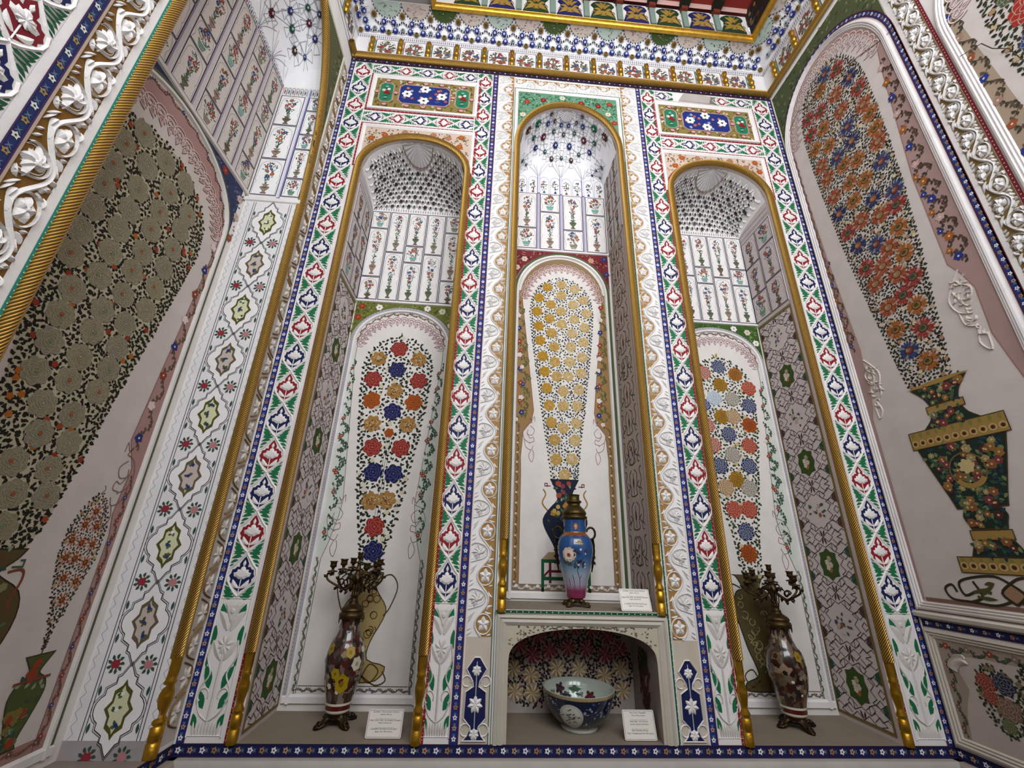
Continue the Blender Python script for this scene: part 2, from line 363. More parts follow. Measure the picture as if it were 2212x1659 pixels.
def lotus_pot_mesh():           # base of each carved strip: white stylised lotus rising from a pot, green between; 0.62 x 2 units
    m = MB(); Wt = hx('#d9d4cf'); G = K['green']
    for sg in (-1, 1):
        for (a, b, wd) in (((.24, 1.92), (.10, 1.62), .05), ((.27, 1.58), (.26, 1.25), .06), ((.12, .62), (.28, .98), .055), ((.28, .62), (.14, .36), .06), ((.29, .30), (.2, .10), .045), ((.30, 1.15), (.27, .95), .03)):
            m.leaf((sg * a[0], a[1]), (sg * b[0], b[1]), wd * 1.35, G, .008, bend=sg * .06, n=5)
        m.stroke(xf(smoothp([(.02, .2), (.2, .32), (.3, .6), (.16, .85), (.28, 1.1), (.24, 1.35)], 4), mir=sg < 0), .035, Wt, .006, h1=.03)
        m.stroke(xf(arc(.19, .55, .10, -1, 3.6, 10), mir=sg < 0), .03, Wt, .006, h1=.026)
        m.ridge((sg * .02, 1.05), (sg * .24, 1.35), .07, Wt, .006, .04); m.ridge((sg * .03, 1.5), (sg * .27, 1.8), .08, Wt, .006, .04, bend=sg * .1)
    m.stroke([(0, .15), (0, 1.3)], .05, Wt, .006, h1=.035)
    for k in range(8): m.ridge((0, 1.27), xf([(.17, 0)], 0, 1.27, 1, 2 * PI * k / 8 + .3)[0], .05, Wt, .01, .045)
    m.dome(mirror([(0, 1.95), (.2, 1.93), (.12, 1.78), (.03, 1.62), (0, 1.6)]), Wt, .006, .03, .7)
    m.dome(circ(0, 1.8, .05, 10), Wt, .03, .05, .6)
    for k in range(9): m.ridge((-.22 + .055 * k, .0), (-.25 + .0625 * k, .2), .026, Wt, .004, .035)
    m.stroke([(-.31, 0.0), (-.31, 2), (.31, 2), (.31, 0.0)], .02, K['white'], .004, closed=True, h1=.02)
    return m.mesh('lotus_pot', STUCCO)
LPOT = lotus_pot_mesh()

def scroll_mesh(ground, name, deep=1.0, white=K['white'], birdc=hx('#dfddd9'), fat=1.0):   # one period (1 high, 0.65 wide) of the wavy border: flower on a coloured ground, palmette bird opposite
    m = MB(); hw = .325
    S = [(-hw + .02 + (.33 + .27 * math.cos(2 * PI * (v - .25))) * (2 * hw - .04) + 0.06, v) for v in [i / 24 for i in range(25)]]
    m.poly([(-hw, 0)] + [(x, v) for x, v in S] + [(-hw, 1)], ground, .004)
    m.stroke(S, .05 * fat, white, .004, h1=.004 + .034 * deep)
    c = (-.10, .25)
    m.stroke(circ(c[0], c[1], .205, 18), .032, white, .005, closed=True, h1=.004 + .03 * deep)
    m.poly(circ(c[0], c[1], .20, 16), ground, .0055)
    for k in range(5):
        a = 2 * PI * k / 5 + PI / 2; e = (c[0] + .165 * math.cos(a), c[1] + .165 * math.sin(a))
        m.ridge(c, e, .062 * fat, white, .007, .007 + .05 * deep, n=5)
    m.dome(circ(c[0], c[1], .035, 8), white, .02 * deep, .06 * deep, .5)
    for (a, b, wd, bd) in (((-.31, .62), (-.16, .52), .03, .2), ((-.30, .80), (-.2, .93), .03, -.2), ((-.12, .50), (-.30, .47), .025, .1), ((-.3, .05), (-.19, .02), .02, 0)):
        m.ridge(a, b, wd * fat, white, .005, .005 + .03 * deep, bend=bd)
    if fat > 1:
        for (a, b) in (((-.32, .70), (-.2, .70)), ((-.1, .57), (-.26, .60)), ((-.28, .90), (-.12, .98)), ((.1, .12), (.2, .28)), ((.12, .40), (.18, .24)), ((-.3, .38), (-.26, .5)), ((.30, .62), (.2, .5))): m.ridge(a, b, .04, white, .005, .005 + .035 * deep, bend=.15)
    d = (.10, .76)
    for k in range(7):
        a = math.radians(150 - 38 * k); L = (.17 if k % 2 else .21) * (1 + .25 * (fat - 1))
        m.ridge((d[0] - .01, d[1] - .02), (d[0] + L * math.cos(a), d[1] + L * math.sin(a) * .95), .045 * fat, birdc, .003, .003 + .05 * deep, bend=.12)
    gl = mixc(birdc, (0.18, 0.18, 0.175), .45 if fat == 1 else .2)  # grey for palmette strokes: relief shading put into the colour
    for k in range(7):
        a = math.radians(131 - 38 * k); m.leaf((d[0] + .03 * math.cos(a), d[1] + .03 * math.sin(a)), (d[0] + .19 * math.cos(a), d[1] + .18 * math.sin(a)), .014, gl, .0036)
    m.stroke(smoothp([(.31, .60), (.16, .625), (-.05, .69), (-.09, .80), (.0, .90), (.2, .945), (.31, .90)], 3), .012, gl, .0035)
    m.dome(circ(d[0], d[1], .06, 10), birdc, .01 * deep, .06 * deep, .5)
    m.stroke(smoothp([(.30, .55), (.18, .58), (-.08, .66), (-.13, .80), (-.02, .93), (.2, .98), (.31, .93)], 3), .03, birdc, .003, h1=.003 + .03 * deep)
    for (a, b) in (((.14, .50), (.31, .36)), ((.18, .44), (.31, .27)), ((.2, .1), (.32, .02)), ((.22, .18), (.32, .12))): m.ridge(a, b, .022, birdc, .003, .003 + .03 * deep)
    return m.mesh(name, STUCCO)
SCROLL = scroll_mesh(hx('#b98c4c'), 'scroll_flower')
SCROLL_DEEP = scroll_mesh(hx('#94672a'), 'relief_flower', 1.9, K['white'], K['white'], 1.45)
SCROLL_R = scroll_mesh(hx('#8e7340'), 'relief_flower', 2.1, hx('#dfdbd8'), hx('#dcd9d6'), 1.5)

def rope(frame, path, r, parent, h=None, name='gold_rope', seg=10):
    m = MB(); h = r * .45 if h is None else h
    m.sweep(path, [(r * math.cos(2 * PI * i / seg), h + r * math.sin(2 * PI * i / seg)) for i in range(seg)], K['gold'], ring=True)
    return frame.put(name, m, parent, ROPE, smooth=True)
def rope_base_mesh():
    pr = [(.021, 0), (.022, .05), (.019, .053), (.0215, .057), (.0215, .10), (.017, .104), (.021, .11), (.022, .118), (.014, .135), (.016, .15), (.0225, .185), (.0225, .205), (.016, .235), (.021, .243), (.018, .253)]
    pr += [(lambda t, q=q: .0185 + .002 * math.cos(8 * t), .255 + .02 * q) for q in range(1, 4)] + [(.0205, .34)]
    m = MB(); m.lathe(pr, 16, hx('#c9982f', True)); return m.mesh('rope_base', GILT, raw=True, smooth=True)
ROPEB = rope_base_mesh()

def dotted_band(frame, path, wd, ground, cols, pitch, parent, name, h=.003, r=None, edge=None, closed=False, dots=True):
    m = MB(); m.stroke(path, wd, ground, h, closed=closed)
    if edge:
        for sg in (-1, 1): m.sweep(path, [(sg * wd / 2 - .002, h + .002), (sg * wd / 2 + .002, h + .002)], edge, closed=closed)
    P = path + ([path[0]] if closed else []); k = 0; carry = pitch / 2; r = r or wd * .27
    for a, b in zip(P, P[1:]):
        L = math.dist(a, b)
        if L < 1e-9: continue
        ang = math.atan2(b[1] - a[1], b[0] - a[0])
        while carry < L:
            t = carry / L; x, z = a[0] + (b[0] - a[0]) * t, a[1] + (b[1] - a[1]) * t; c = cols[k % len(cols)]
            if dots == 'flower':
                m.poly(lobed(x, z, r, 5, .5, 10, ang), c, h + .0008); m.poly(circ(x, z, r * .35, 5), ground, h + .0014)
                nx, nz = -math.sin(ang), math.cos(ang); q = pitch / 2; x2, z2 = x + math.cos(ang) * q, z + math.sin(ang) * q
                for sg in (-1, 1): m.leaf((x + nx * sg * r * .9 + math.cos(ang) * r, z + nz * sg * r * .9 + math.sin(ang) * r), (x2 - nx * sg * r * .8, z2 - nz * sg * r * .8), r * .22, mixc(ground, K['lblue'], .35), h + .0006, n=3)
            else: m.poly(circ(x, z, r, 4 if dots == 'diamond' else 6, a0=ang), c, h + .0008)
            carry += pitch; k += 1
        carry -= L
    return frame.put(name, m, parent, PAINT)
WTPK = [K['white'], hx('#c9a27e'), hx('#e8dff0'), hx('#c08a5a')]

# ------------------------------------------------------------------ the three bays of the back wall
SP = 0.1855                     # pitch of the carved lotuses
def lotus_column(xc, wdt, ztop, n, parent, start):
    for k in range(n):
        FB.put('carved_lotus', LOT_R if (k + start) % 2 == 0 else LOT_B, parent, u=xc, v=ztop - SP * (k + .5), scale=(wdt / .62, SP, SP))
def lotus_row(x0, x1, zc, n, wdt, parent, start, skip=()):
    p = (x1 - x0) / n
    for k in range(n):
        if k in skip: continue
        FB.put('carved_lotus', LOT_R if (k + start) % 2 == 0 else LOT_B, parent, u=x0 + p * (k + .5), v=zc, scale=(wdt / .62, p, p), roty=(PI / 2 if k >= n / 2 else -PI / 2))
def bay(sgn):
    c = XC + sgn * BAY; rnd = random.Random(5 + sgn)
    inn = XC + sgn * 0.649; out = XC + sgn * 1.588      # strip centres
    for (xc, wdt, st) in ((inn, .115, 0), (out, .132, 0)):
        lotus_column(xc, wdt, ZC - .012, 20, wall_back, st)
        FB.put('lotus_pot', LPOT, wall_back, u=xc, v=.025, scale=(wdt / .62, .2, .252))
        for e in (-1, 1):
            m = MB(); m.stroke([(xc + e * (wdt / 2 + .003), .02), (xc + e * (wdt / 2 + .003), ZC)], .009, K['white'], .002, h1=.006); FB.put('white_fillet', m, wall_back, STUCCO)
    xa, xb = min(inn, out), max(inn, out)
    wi = .06
    xl, xr = c - .412, c + .412
    lotus_row(xl - .0, xr + .0, 4.197, 5, .098, wall_back, 1, skip=((1, 2) if sgn > 0 else ()))
    if sgn > 0:                                          # loss in the carving: a bare patch of mortar
        m = MB(); m.dome([(c - .20, 4.155), (c + .06, 4.15), (c + .085, 4.235), (c + .0, 4.25), (c - .15, 4.245)], hx('#b9b3ab'), .001, .008, .93)
        m.dome([(c + .06, 4.152), (c + .10, 4.155), (c + .115, 4.235), (c + .075, 4.248)], hx('#7d7770'), .001, .004, .9)
        FB.put('mortar_patch', m, wall_back, STUCCO)
    lotus_row(xl + .0, xr - .0, 3.674, 5, .105, wall_back, 1 if sgn < 0 else 0)
    # framed panel with the blue cartouche
    dotted_band(FB, [(xl, 3.745), (xr, 3.745), (xr, 4.137), (xl, 4.137)], .014, K['red'], [K['pale']], .03, wall_back, 'red_band', closed=True, r=.003)
    m = MB(); m.sweep([(xl, 3.745), (xr, 3.745), (xr, 4.137), (xl, 4.137)], [(.008, .002), (.010, .012), (.025, .014), (.042, .002)], K['white'], closed=True); FB.put('panel_moulding', m, wall_back, STUCCO)
    m = MB(); x0, x1, z0, z1 = xl + .042, xr - .042, 3.787, 4.095
    m.rect(x0, x1, z0, z1, hx('#a0884c'), .0012)
    for k in range(330):
        x, z = rnd.uniform(x0 + .01, x1 - .01), rnd.uniform(z0 + .01, z1 - .01); a = rnd.uniform(0, 6.3); L = rnd.uniform(.016, .034)
        m.leaf((x, z), (x + L * math.cos(a), z + L * math.sin(a)), .0065, [K['olive'], K['cream'], hx('#6d5a2a'), hx('#55602c')][k % 4], .0018, bend=.2)
    def cart(xc, w_, h_, col, ch):
        pts = [(xc - w_ + ch, z0 + .155 - h_), (xc + w_ - ch, z0 + .155 - h_), (xc + w_, z0 + .155 - h_ + ch), (xc + w_, z0 + .155 + h_ - ch), (xc + w_ - ch, z0 + .155 + h_), (xc - w_ + ch, z0 + .155 + h_), (xc - w_, z0 + .155 + h_ - ch), (xc - w_, z0 + .155 - h_ + ch)]
        m.poly(pts, col, .003); m.stroke(pts, .009, K['pale'], .0036, closed=True); m.stroke(pts, .003, K['dred'], .0042, closed=True)
    zc = z0 + .155
    cart(c, .19, .103, K['blue'], .03)
    for e in (-1, 1): cart(c + e * .285, .052, .103, hx('#2f8f63'), .025)
    for (x, z) in [(c - .13 + .0, zc), (c + .13, zc), (c, zc + .065), (c, zc - .06)]:
        m.poly(lobed(x, z, .034, 6, .35, 24), K['white'], .0044); m.poly(circ(x, z, .010, 8), K['dgreen'], .005)
    for i in range(26):
        x, z = c + rnd.uniform(-.17, .17), zc + rnd.uniform(-.085, .085); q = [hx('#c06a6a'), K['lblue'], K['mblue'], hx('#d08a6a')][i % 4]
        m.poly(lobed(x, z, .012, 5, .4, 12), q, .0040)
    for e in (-1, 1):
        x = c + e * .285
        for (dx, dz, q, r) in ((0, .0, K['red'], .02), (-.02, .02, K['pale'], .014), (.02, -.012, K['red'], .014), (0, .06, K['cyan'], .012), (0, -.06, K['cyan'], .012), (.015, .035, K['white'], .012)): m.poly(lobed(x + dx, zc + dz, r, 5, .4, 14), q, .0046)
        for dz in (-.045, .04, -.075): m.leaf((x - .02, zc + dz), (x + .02, zc + dz + .01), .006, K['dgreen'], .0046)
    for (x, z) in [(c - .285, zc + .13), (c + .285, zc + .13), (c - .285, zc - .13), (c + .285, zc - .13), (c - .12, zc + .128), (c + .12, zc + .128), (c, zc + .128), (c - .12, zc - .128), (c + .12, zc - .128), (c, zc - .128), (c - .215, zc), (c + .215, zc), (c - .355, zc), (c + .355, zc)]:
        m.poly(circ(x, z, .022, 12, .016), K['dred'], .0044); m.poly(circ(x, z, .018, 12, .013), hx('#dca9a4'), .005)
    FB.put('cartouche_panel', m, wall_back, PAINT)
    # spandrels over the arch
    dotted_band(FB, [(xl, ZS), (xl, 3.602), (xr, 3.602), (xr, ZS)], .014, K['red'], [K['pale']], .03, wall_back, 'red_band', r=.003)
    m = MB(); m.sweep([(xl, ZS - .0), (xl, 3.602), (xr, 3.602), (xr, ZS)], [(-.008, .002), (-.010, .010), (-.024, .012), (-.036, .002)], K['white']); FB.put('panel_moulding', m, wall_back, STUCCO)
    spandrel(FB, c, HWN + .052, .375, ZS, RISE + .045, 3.565, hx('#d9bfae'), [hx('#6a5a3a'), K['olive'], hx('#8a7a5a')], [hx('#c8642c'), hx('#b9846a')], wall_back, rnd, 110, 7)
    # rope round the opening, thin red line outside
    P = arch_path(c, HWN + .020, .325, ZS, RISE + .020)
    rope(FB, P, .023, wall_back)
    for e in (-1, 1): FB.put('rope_base', ROPEB, wall_back, u=c + e * (HWN + .020), v=0, h=.006)
    dotted_band(FB, arch_path(c, HWN + .047, .0, ZS, RISE + .046), .009, K['red'], [K['pale']], .022, wall_back, 'red_line', r=.002)
    # blue bands
    for xb_ in (XC + sgn * .568, XC + sgn * 1.675):
        dotted_band(FB, [(xb_, 0), (xb_, ZC)], .034, K['blue'], WTPK, .037, wall_back, 'blue_flower_band', dots='flower', edge=K['maroon'])
def spandrel(frame, cu, hwi, hwo, zs, rise, ztop, ground, leafc, flowc, parent, rnd, nl, nf, name='spandrel'):
    m = MB(); n = 24
    A = [(cu - hwi * math.cos(PI * i / n), zs + rise * math.sin(PI * i / n)) for i in range(n + 1)]
    for a, b in zip(A, A[1:]):
        a = (max(cu - hwo, min(cu + hwo, a[0])), a[1]); b = (max(cu - hwo, min(cu + hwo, b[0])), b[1])
        if b[0] - a[0] > 1e-5: m.poly([a, b, (b[0], ztop), (a[0], ztop)], ground, .0014)
    def ok(x, z, r=.0): return abs(x - cu) < hwo - r and z < ztop - r and (abs(x - cu) >= hwi or ((x - cu) / (hwi + r)) ** 2 + ((z - zs) / (rise + r)) ** 2 > 1.0) and z > zs - .05
    F = []
    for k in range(900):
        if len(F) >= nf: break
        x, z = cu + rnd.uniform(-hwo, hwo), rnd.uniform(zs, ztop)
        if ok(x, z, .024) and all(math.dist((x, z), q) > .09 for q in F): F.append((x, z))
    for i, (x, z) in enumerate(F): m.poly(lobed(x, z, .021, 6, .5, 18, i), flowc[i % len(flowc)], .003); m.poly(circ(x, z, .006, 6), K['yellow'], .0036)
    k = t = 0
    while k < nl and t < 4000:
        t += 1; x, z = cu + rnd.uniform(-hwo, hwo), rnd.uniform(zs, ztop); a = rnd.uniform(0, 6.3); L = rnd.uniform(.012, .028); x2, z2 = x + L * math.cos(a), z + L * math.sin(a)
        if ok(x, z, .004) and ok(x2, z2, .004): m.leaf((x, z), (x2, z2), .0045, leafc[k % len(leafc)], .0022, bend=.25); k += 1
    return frame.put(name, m, parent, PAINT)
bay(-1); bay(1)

# central bay
rnd = random.Random(3)
P = arch_path(XC, HWC + .019, ZSH + .31, ZSC, RISEC + .019)
rope(FB, P, .022, wall_back)
for e in (-1, 1): FB.put('rope_base', ROPEB, wall_back, u=XC + e * (HWC + .019), v=ZSH - .01, h=.004)
GB = [(XC - .418, 0), (XC - .418, 4.125), (XC + .418, 4.125), (XC + .418, 0)]
dotted_band(FB, GB, .014, K['dgreen'], [hx('#cfe3d3')], .024, wall_back, 'green_band', r=.0028)
m = MB(); m.sweep([(XC - .418, ZSC - .1), (XC - .418, 4.125), (XC + .418, 4.125), (XC + .418, ZSC - .1)], [(-.007, .002), (-.009, .009), (-.02, .011), (-.032, .002)], K['white']); FB.put('panel_moulding', m, wall_back, STUCCO)
spandrel(FB, XC, HWC + .048, .388, ZSC, RISEC + .048, 4.093, hx('#6a9c7c'), [K['dgreen'], hx('#2f7a4c'), hx('#9fc4a4'), hx('#3f6a4a')], [K['red'], K['cream'], hx('#b5433a')], wall_back, rnd, 260, 12)
SPC = 0.203; CW = .105
for sgn in (-1, 1):
    xc = XC + sgn * .484
    for k in range(19): FB.put('scroll_flower', SCROLL, wall_back, u=xc, v=4.252 - SPC * (k + 1), scale=(sgn * CW / .65 * 1.12 * (1 if sgn < 0 else 1), SPC, SPC))
    m = MB()                                             # small vase at the foot of the border: navy cut-outs round white palmettes
    q = [(-.012, .315), (-.045, .27), (-.016, .225), (-.012, .205), (-.045, .185), (-.048, .09), (-.018, .06), (-.03, .03), (-.048, .012)]
    m.poly([(xc + x, z) for x, z in q] + [(xc - x, z) for x, z in q[::-1]], K['navy'], .0035)
    m.stroke([(xc + x, z) for x, z in q] + [(xc - x, z) for x, z in q[::-1]], .006, K['white'], .003, closed=True, h1=.009)
    for (zc, r) in ((.14, .034), (.265, .022), (.035, .022)):
        for k in range(7): m.ridge((xc, zc), (xc + r * math.cos(2 * PI * k / 7 + PI / 2), zc + r * math.sin(2 * PI * k / 7 + PI / 2)), .009, K['white'], .004, .011)
    for e in (-1, 1):
        m.stroke([(xc + e * x, z) for x, z in arc(.038, .05, .022, -2.0, 3.4, 12)], .006, K['white'], .003, h1=.008)
        m.stroke([(xc + e * x, z) for x, z in arc(.042, .225, .02, -2.0, 3.4, 12)], .006, K['white'], .003, h1=.008)
    m.stroke([(xc, .01), (xc, .3)], .004, K['white'], .004, h1=.008)
    m.rect(xc - .062, xc + .062, 0.0, .395, hx('#d2c6b4'), .0012)
    FB.put('border_vase', m, wall_back, STUCCO)
    for e in (-.062, .066):
        m = MB(); m.stroke([(xc + e, 0), (xc + e, ZC - .01)], .010, K['white'], .002, h1=.007); FB.put('white_fillet', m, wall_back, STUCCO)
for k in range(5):
    FB.put('scroll_flower', SCROLL, wall_back, u=XC - .42 + .168 * k, v=4.19, scale=(.098 / .65, .168, .168), roty=PI / 2)
# frame of the small niche under the shelf
mo = MB(); q = [(XC - .408, 0), (XC - .408, .495), (XC + .408, .495), (XC + .408, 0)]
mo.sweep(q, [(-.004, .0), (-.006, .012), (-.018, .016), (-.024, .008), (-.036, .013), (-.050, .004)], hx('#c9c2b4')); FB.put('shelf_frame', mo, wall_back, STUCCO)
m = MB(); A = low_arch()
for a, b in zip(A, A[1:]):
    if abs(a[0] - b[0]) > 1e-6: m.poly([a, b, (b[0], .447), (a[0], .447)], hx('#c8bfa9'), .002)
for sgn in (-1, 1): m.rect(*sorted((XC + sgn * .345, XC + sgn * .358)), 0, .447, hx('#c8bfa9'), .002)
for k in range(150):
    x = XC + rnd.uniform(-.34, .34); t = abs(x - XC) / .345; z0 = .436 - .1 * t ** 3.2
    z = rnd.uniform(z0 + .004, .445)
    if z > z0: m.leaf((x, z), (x + rnd.uniform(-.018, .018), z + rnd.uniform(-.008, .006)), .003, [hx('#6d6a52'), hx('#8a6a5a'), hx('#55604a')][k % 3], .003)
FB.put('spandrel', m, wall_back, PAINT)
dotted_band(FB, [(XC - .41, .502), (XC + .41, .502)], .012, K['dgreen'], [hx('#b9d8c2'), hx('#d8b9a8')], .028, wall_back, 'green_band', h=.017)
# ledge: blue flowered strip, rounded white sill and the dado below
dotted_band(FB, [(XL, -.021), (XR, -.021)], .040, hx('#232a63'), WTPK, .047, wall_back, 'blue_flower_band', h=.004, dots='flower', edge=K['purple'])
m = MB(); m.sweep([(XL, -.045), (XR, -.045)], [(0, 0), (0, .03), (-.008, .045), (-.016, .048), (-.020, .040), (-.026, .046), (-.034, .042), (-.040, .02), (-.040, 0)], hx('#b7b3ab')); FB.put('ledge_moulding', m, wall_back, STUCCO)
m = MB(); m.rect(XL, XR, -.125, -.085, hx('#2c4a2c'), .004); m.rect(XL, XR, -.45, -.125, hx('#8e927c'), .004)
for k in range(40):
    x = XL + .085 * k + .04
    if x < XR - .04: m.stroke([(x - .045, -.16), (x - .02, -.135), (x + .02, -.135), (x + .045, -.16), (x + .02, -.185), (x - .02, -.185)], .006, hx('#3a3228'), .006, closed=True)
FB.put('dado_band', m, wall_back, PAINT)

# ================================================================== INSIDE THE NICHES
def dart(inside, bbox, avoid, sp, tries, rnd):
    pts, grid = [], {}; x0, x1, z0, z1 = bbox
    for _ in range(tries):
        x, z = rnd.uniform(x0, x1), rnd.uniform(z0, z1)
        if not inside(x, z): continue
        gx, gz = int(x / sp // 1), int(z / sp // 1)
        if any((x - px) ** 2 + (z - pz) ** 2 < sp * sp for i in (-1, 0, 1) for j in (-1, 0, 1) for (px, pz) in grid.get((gx + i, gz + j), ())): continue
        if any((x - ax) ** 2 + (z - az) ** 2 < ar * ar for (ax, az, ar) in avoid): continue
        grid.setdefault((gx, gz), []).append((x, z)); pts.append((x, z))
    return pts
def rose(m, x, z, r, col, lc, rnd, h=.002, rings=(.80, .56, .33), k=6, lw=.034):
    m.poly(lobed(x, z, r, k, .22, 36, rnd.uniform(0, 2)), col, h)
    for i, q in enumerate(rings):
        m.stroke(lobed(x, z, r * q, max(4, k - i), .38, 28, rnd.uniform(0, 2)), r * lw, lc, h + .0006 + .0003 * i, closed=True)
    m.poly(circ(x, z, r * .10, 6), lc, h + .0018)
def shaggy(m, x, z, r, cols, rnd, h=.002, n=26):          # loose petals drawn as many curved strokes
    m.poly(lobed(x, z, r * .95, 7, .25, 28, rnd.uniform(0, 2)), cols[0], h)
    for i in range(n):
        a = rnd.uniform(0, 6.3); q = rnd.uniform(.1, .85) * r; px, pz = x + q * math.cos(a), z + q * math.sin(a); b = a + rnd.uniform(.8, 2.2); L = rnd.uniform(.18, .34) * r
        m.leaf((px, pz), (px + L * math.cos(b), pz + L * math.sin(b)), r * .055, cols[1 + i % (len(cols) - 1)], h + .0006, bend=.35, n=4)
def daisy(m, x, z, r, col, cc, ci, rnd, h=.002, n=17, sq=1.0, a0=0.0):
    for k in range(n):
        a = 2 * PI * k / n + a0; L = r * rnd.uniform(.88, 1.05)
        m.leaf((x + .28 * r * math.cos(a), z + .28 * r * math.sin(a) * sq), (x + L * math.cos(a), z + L * math.sin(a) * sq), r * .095, col if k % 5 else mixc(col, K['cream'], .3), h, n=3)
    m.poly(circ(x, z, r * .40, 12, r * .36), K['dleaf'], h + .0006); m.poly(circ(x, z, r * .35, 12, r * .31), cc, h + .0010)
    m.poly(circ(x - r * .05, z + r * .04, r * .2, 8, r * .16), ci, h + .0014)
    for k in range(3): m.leaf((x - r * .2, z - r * .1 + r * .1 * k), (x + r * .2, z - r * .12 + r * .1 * k), r * .02, K['dleaf'], h + .0018, bend=.2)
def sprig(m, x, z, a, L, col, h, rnd):
    m.leaf((x, z), (x + L * math.cos(a), z + L * math.sin(a)), L * .29, col, h, bend=.12, n=4)
def leaf_fill(m, axis, outline, avoid, sp, rnd, cols, L, h=.0014, tries=5000, buds=None, margin=.008, budk=6):
    zs = [o[0] for o in outline]; ws = [o[1] for o in outline]
    def hwf(z): return np.interp(z, zs, ws)
    wmax = max(ws)
    P = dart(lambda x, z: abs(x - axis) < hwf(z) - margin, (axis - wmax, axis + wmax, zs[0], zs[-1]), avoid, sp, tries, rnd)
    for i, (x, z) in enumerate(P):
        a = rnd.uniform(0, 6.3)
        if buds and i % budk == 0:
            m.poly(lobed(x, z, L * .5, 5, .35, 10, a), buds[(i // budk) % len(buds)], h + .0004)
            for q in (2.2, -2.2): sprig(m, x, z, a + q, L, cols[i % len(cols)], h, rnd)
        else:
            for q in (0, 2.1, 4.2) if i % 3 else (.5, 2.6): sprig(m, x + .2 * L * math.cos(a + q), z + .2 * L * math.sin(a + q), a + q, L * rnd.uniform(.6, .85), cols[i % len(cols)], h, rnd)
    k = 0; zz = zs[0]                                        # the clipped outer row of leaves that gives the bouquet its edge
    while zz < zs[-1]:
        for sg in (-1, 1):
            x = axis + sg * (hwf(zz) - L * .35); sprig(m, x, zz, PI / 2 + sg * .9 * (-1 if k % 2 else 1), L * .8, cols[k % len(cols)], h + .0002, rnd)
        zz += L * .62; k += 1
def lace(m, cu, zs, R, rise, n, col, h=.003, s=.04):         # row of heart scallops round the inside of an arch
    for k in range(n):
        t = PI * (k + .5) / n; x, z = cu - R * math.cos(t), zs + rise * math.sin(t); a = math.atan2(z - zs, x - cu) - PI / 2
        m.stroke(xf(arc(0, 0, s, -.7, PI + .7, 10), x, z, 1, a), s * .12, col, h)
        m.stroke(xf(arc(0, -s * .05, s * .62, -.5, PI + .5, 8), x, z, 1, a), s * .09, col, h)
        for sg in (-1, 1): m.stroke(xf(smoothp([(sg * s * .05, s * .45), (sg * s * .35, s * .2), (sg * s * .22, -s * .15), (sg * s * .02, -s * .05)], 3), x, z, 1, a), s * .09, col, h + .0003)
        m.stroke(xf([(0, -s * .2), (s * .30, -s * .55), (s * .18, -s * .9), (0, -s * 1.25), (-s * .18, -s * .9), (-s * .30, -s * .55)], x, z, 1, a), s * .10, col, h, closed=True)
        m.stroke(xf([(0, -s * .35), (0, -s * 1.0)], x, z, 1, a), s * .07, col, h)
def vine(m, path, amp, period, rnd, linec, leafc, flowc, h=.002, L=.022, fr=.014, lw=.003):
    pts = []; d = 0.0
    for a, b in zip(path, path[1:]):
        n = max(2, int(math.dist(a, b) / (period / 8)))
        for i in range(n):
            t = i / n; x, z = a[0] + (b[0] - a[0]) * t, a[1] + (b[1] - a[1]) * t; q = d + math.dist(a, b) * t
            ang = math.atan2(b[1] - a[1], b[0] - a[0]) + PI / 2; o = amp * math.sin(2 * PI * q / period)
            pts.append((x + o * math.cos(ang), z + o * math.sin(ang), ang))
        d += math.dist(a, b)
    m.stroke([(p[0], p[1]) for p in pts], lw, linec, h)
    for i, (x, z, ang) in enumerate(pts):
        if i % 4 == 2 and (i // 4) % 2 == 0: m.poly(lobed(x, z, fr, 5, .5, 14, i), flowc[(i // 8) % len(flowc)], h + .0008); m.poly(circ(x, z, fr * .3, 5), K['cream'], h + .0012)
        else:
            for q in (-1, 1): sprig(m, x, z, ang + q * 1.1 + rnd.uniform(-.5, .5), L * rnd.uniform(.6, 1.0), leafc[i % len(leafc)], h + .0004, rnd)
def corbel(m, x, z, s, sg, col, h=.0024, wd=.003):           # outlined leaf scroll on the flank of a painted panel; sg points to the panel middle
    for pts in ([(0, 0), (-.25, -.1), (-.42, -.45), (-.36, -.8), (-.08, -1.0)], [(-.1, -.15), (.1, -.35), (0, -.6), (-.22, -.55), (-.2, -.35)], [(-.36, -.8), (-.3, -1.15), (-.05, -1.3), (.05, -1.1)],
                [(-.05, -1.3), (-.15, -1.6), (0, -1.85), (.08, -1.5), (.02, -1.3)], [(0, 0), (-.12, .22), (-.02, .1), (.1, .3), (.12, .05)], [(-.25, -.5), (-.1, -.75), (.05, -.7), (.08, -.9), (-.12, -.95)]):
        m.stroke([(x - sg * p[0] * s * -1 if False else x + sg * -p[0] * s, z + p[1] * s) for p in smoothp(pts, 4)], wd, col, h)

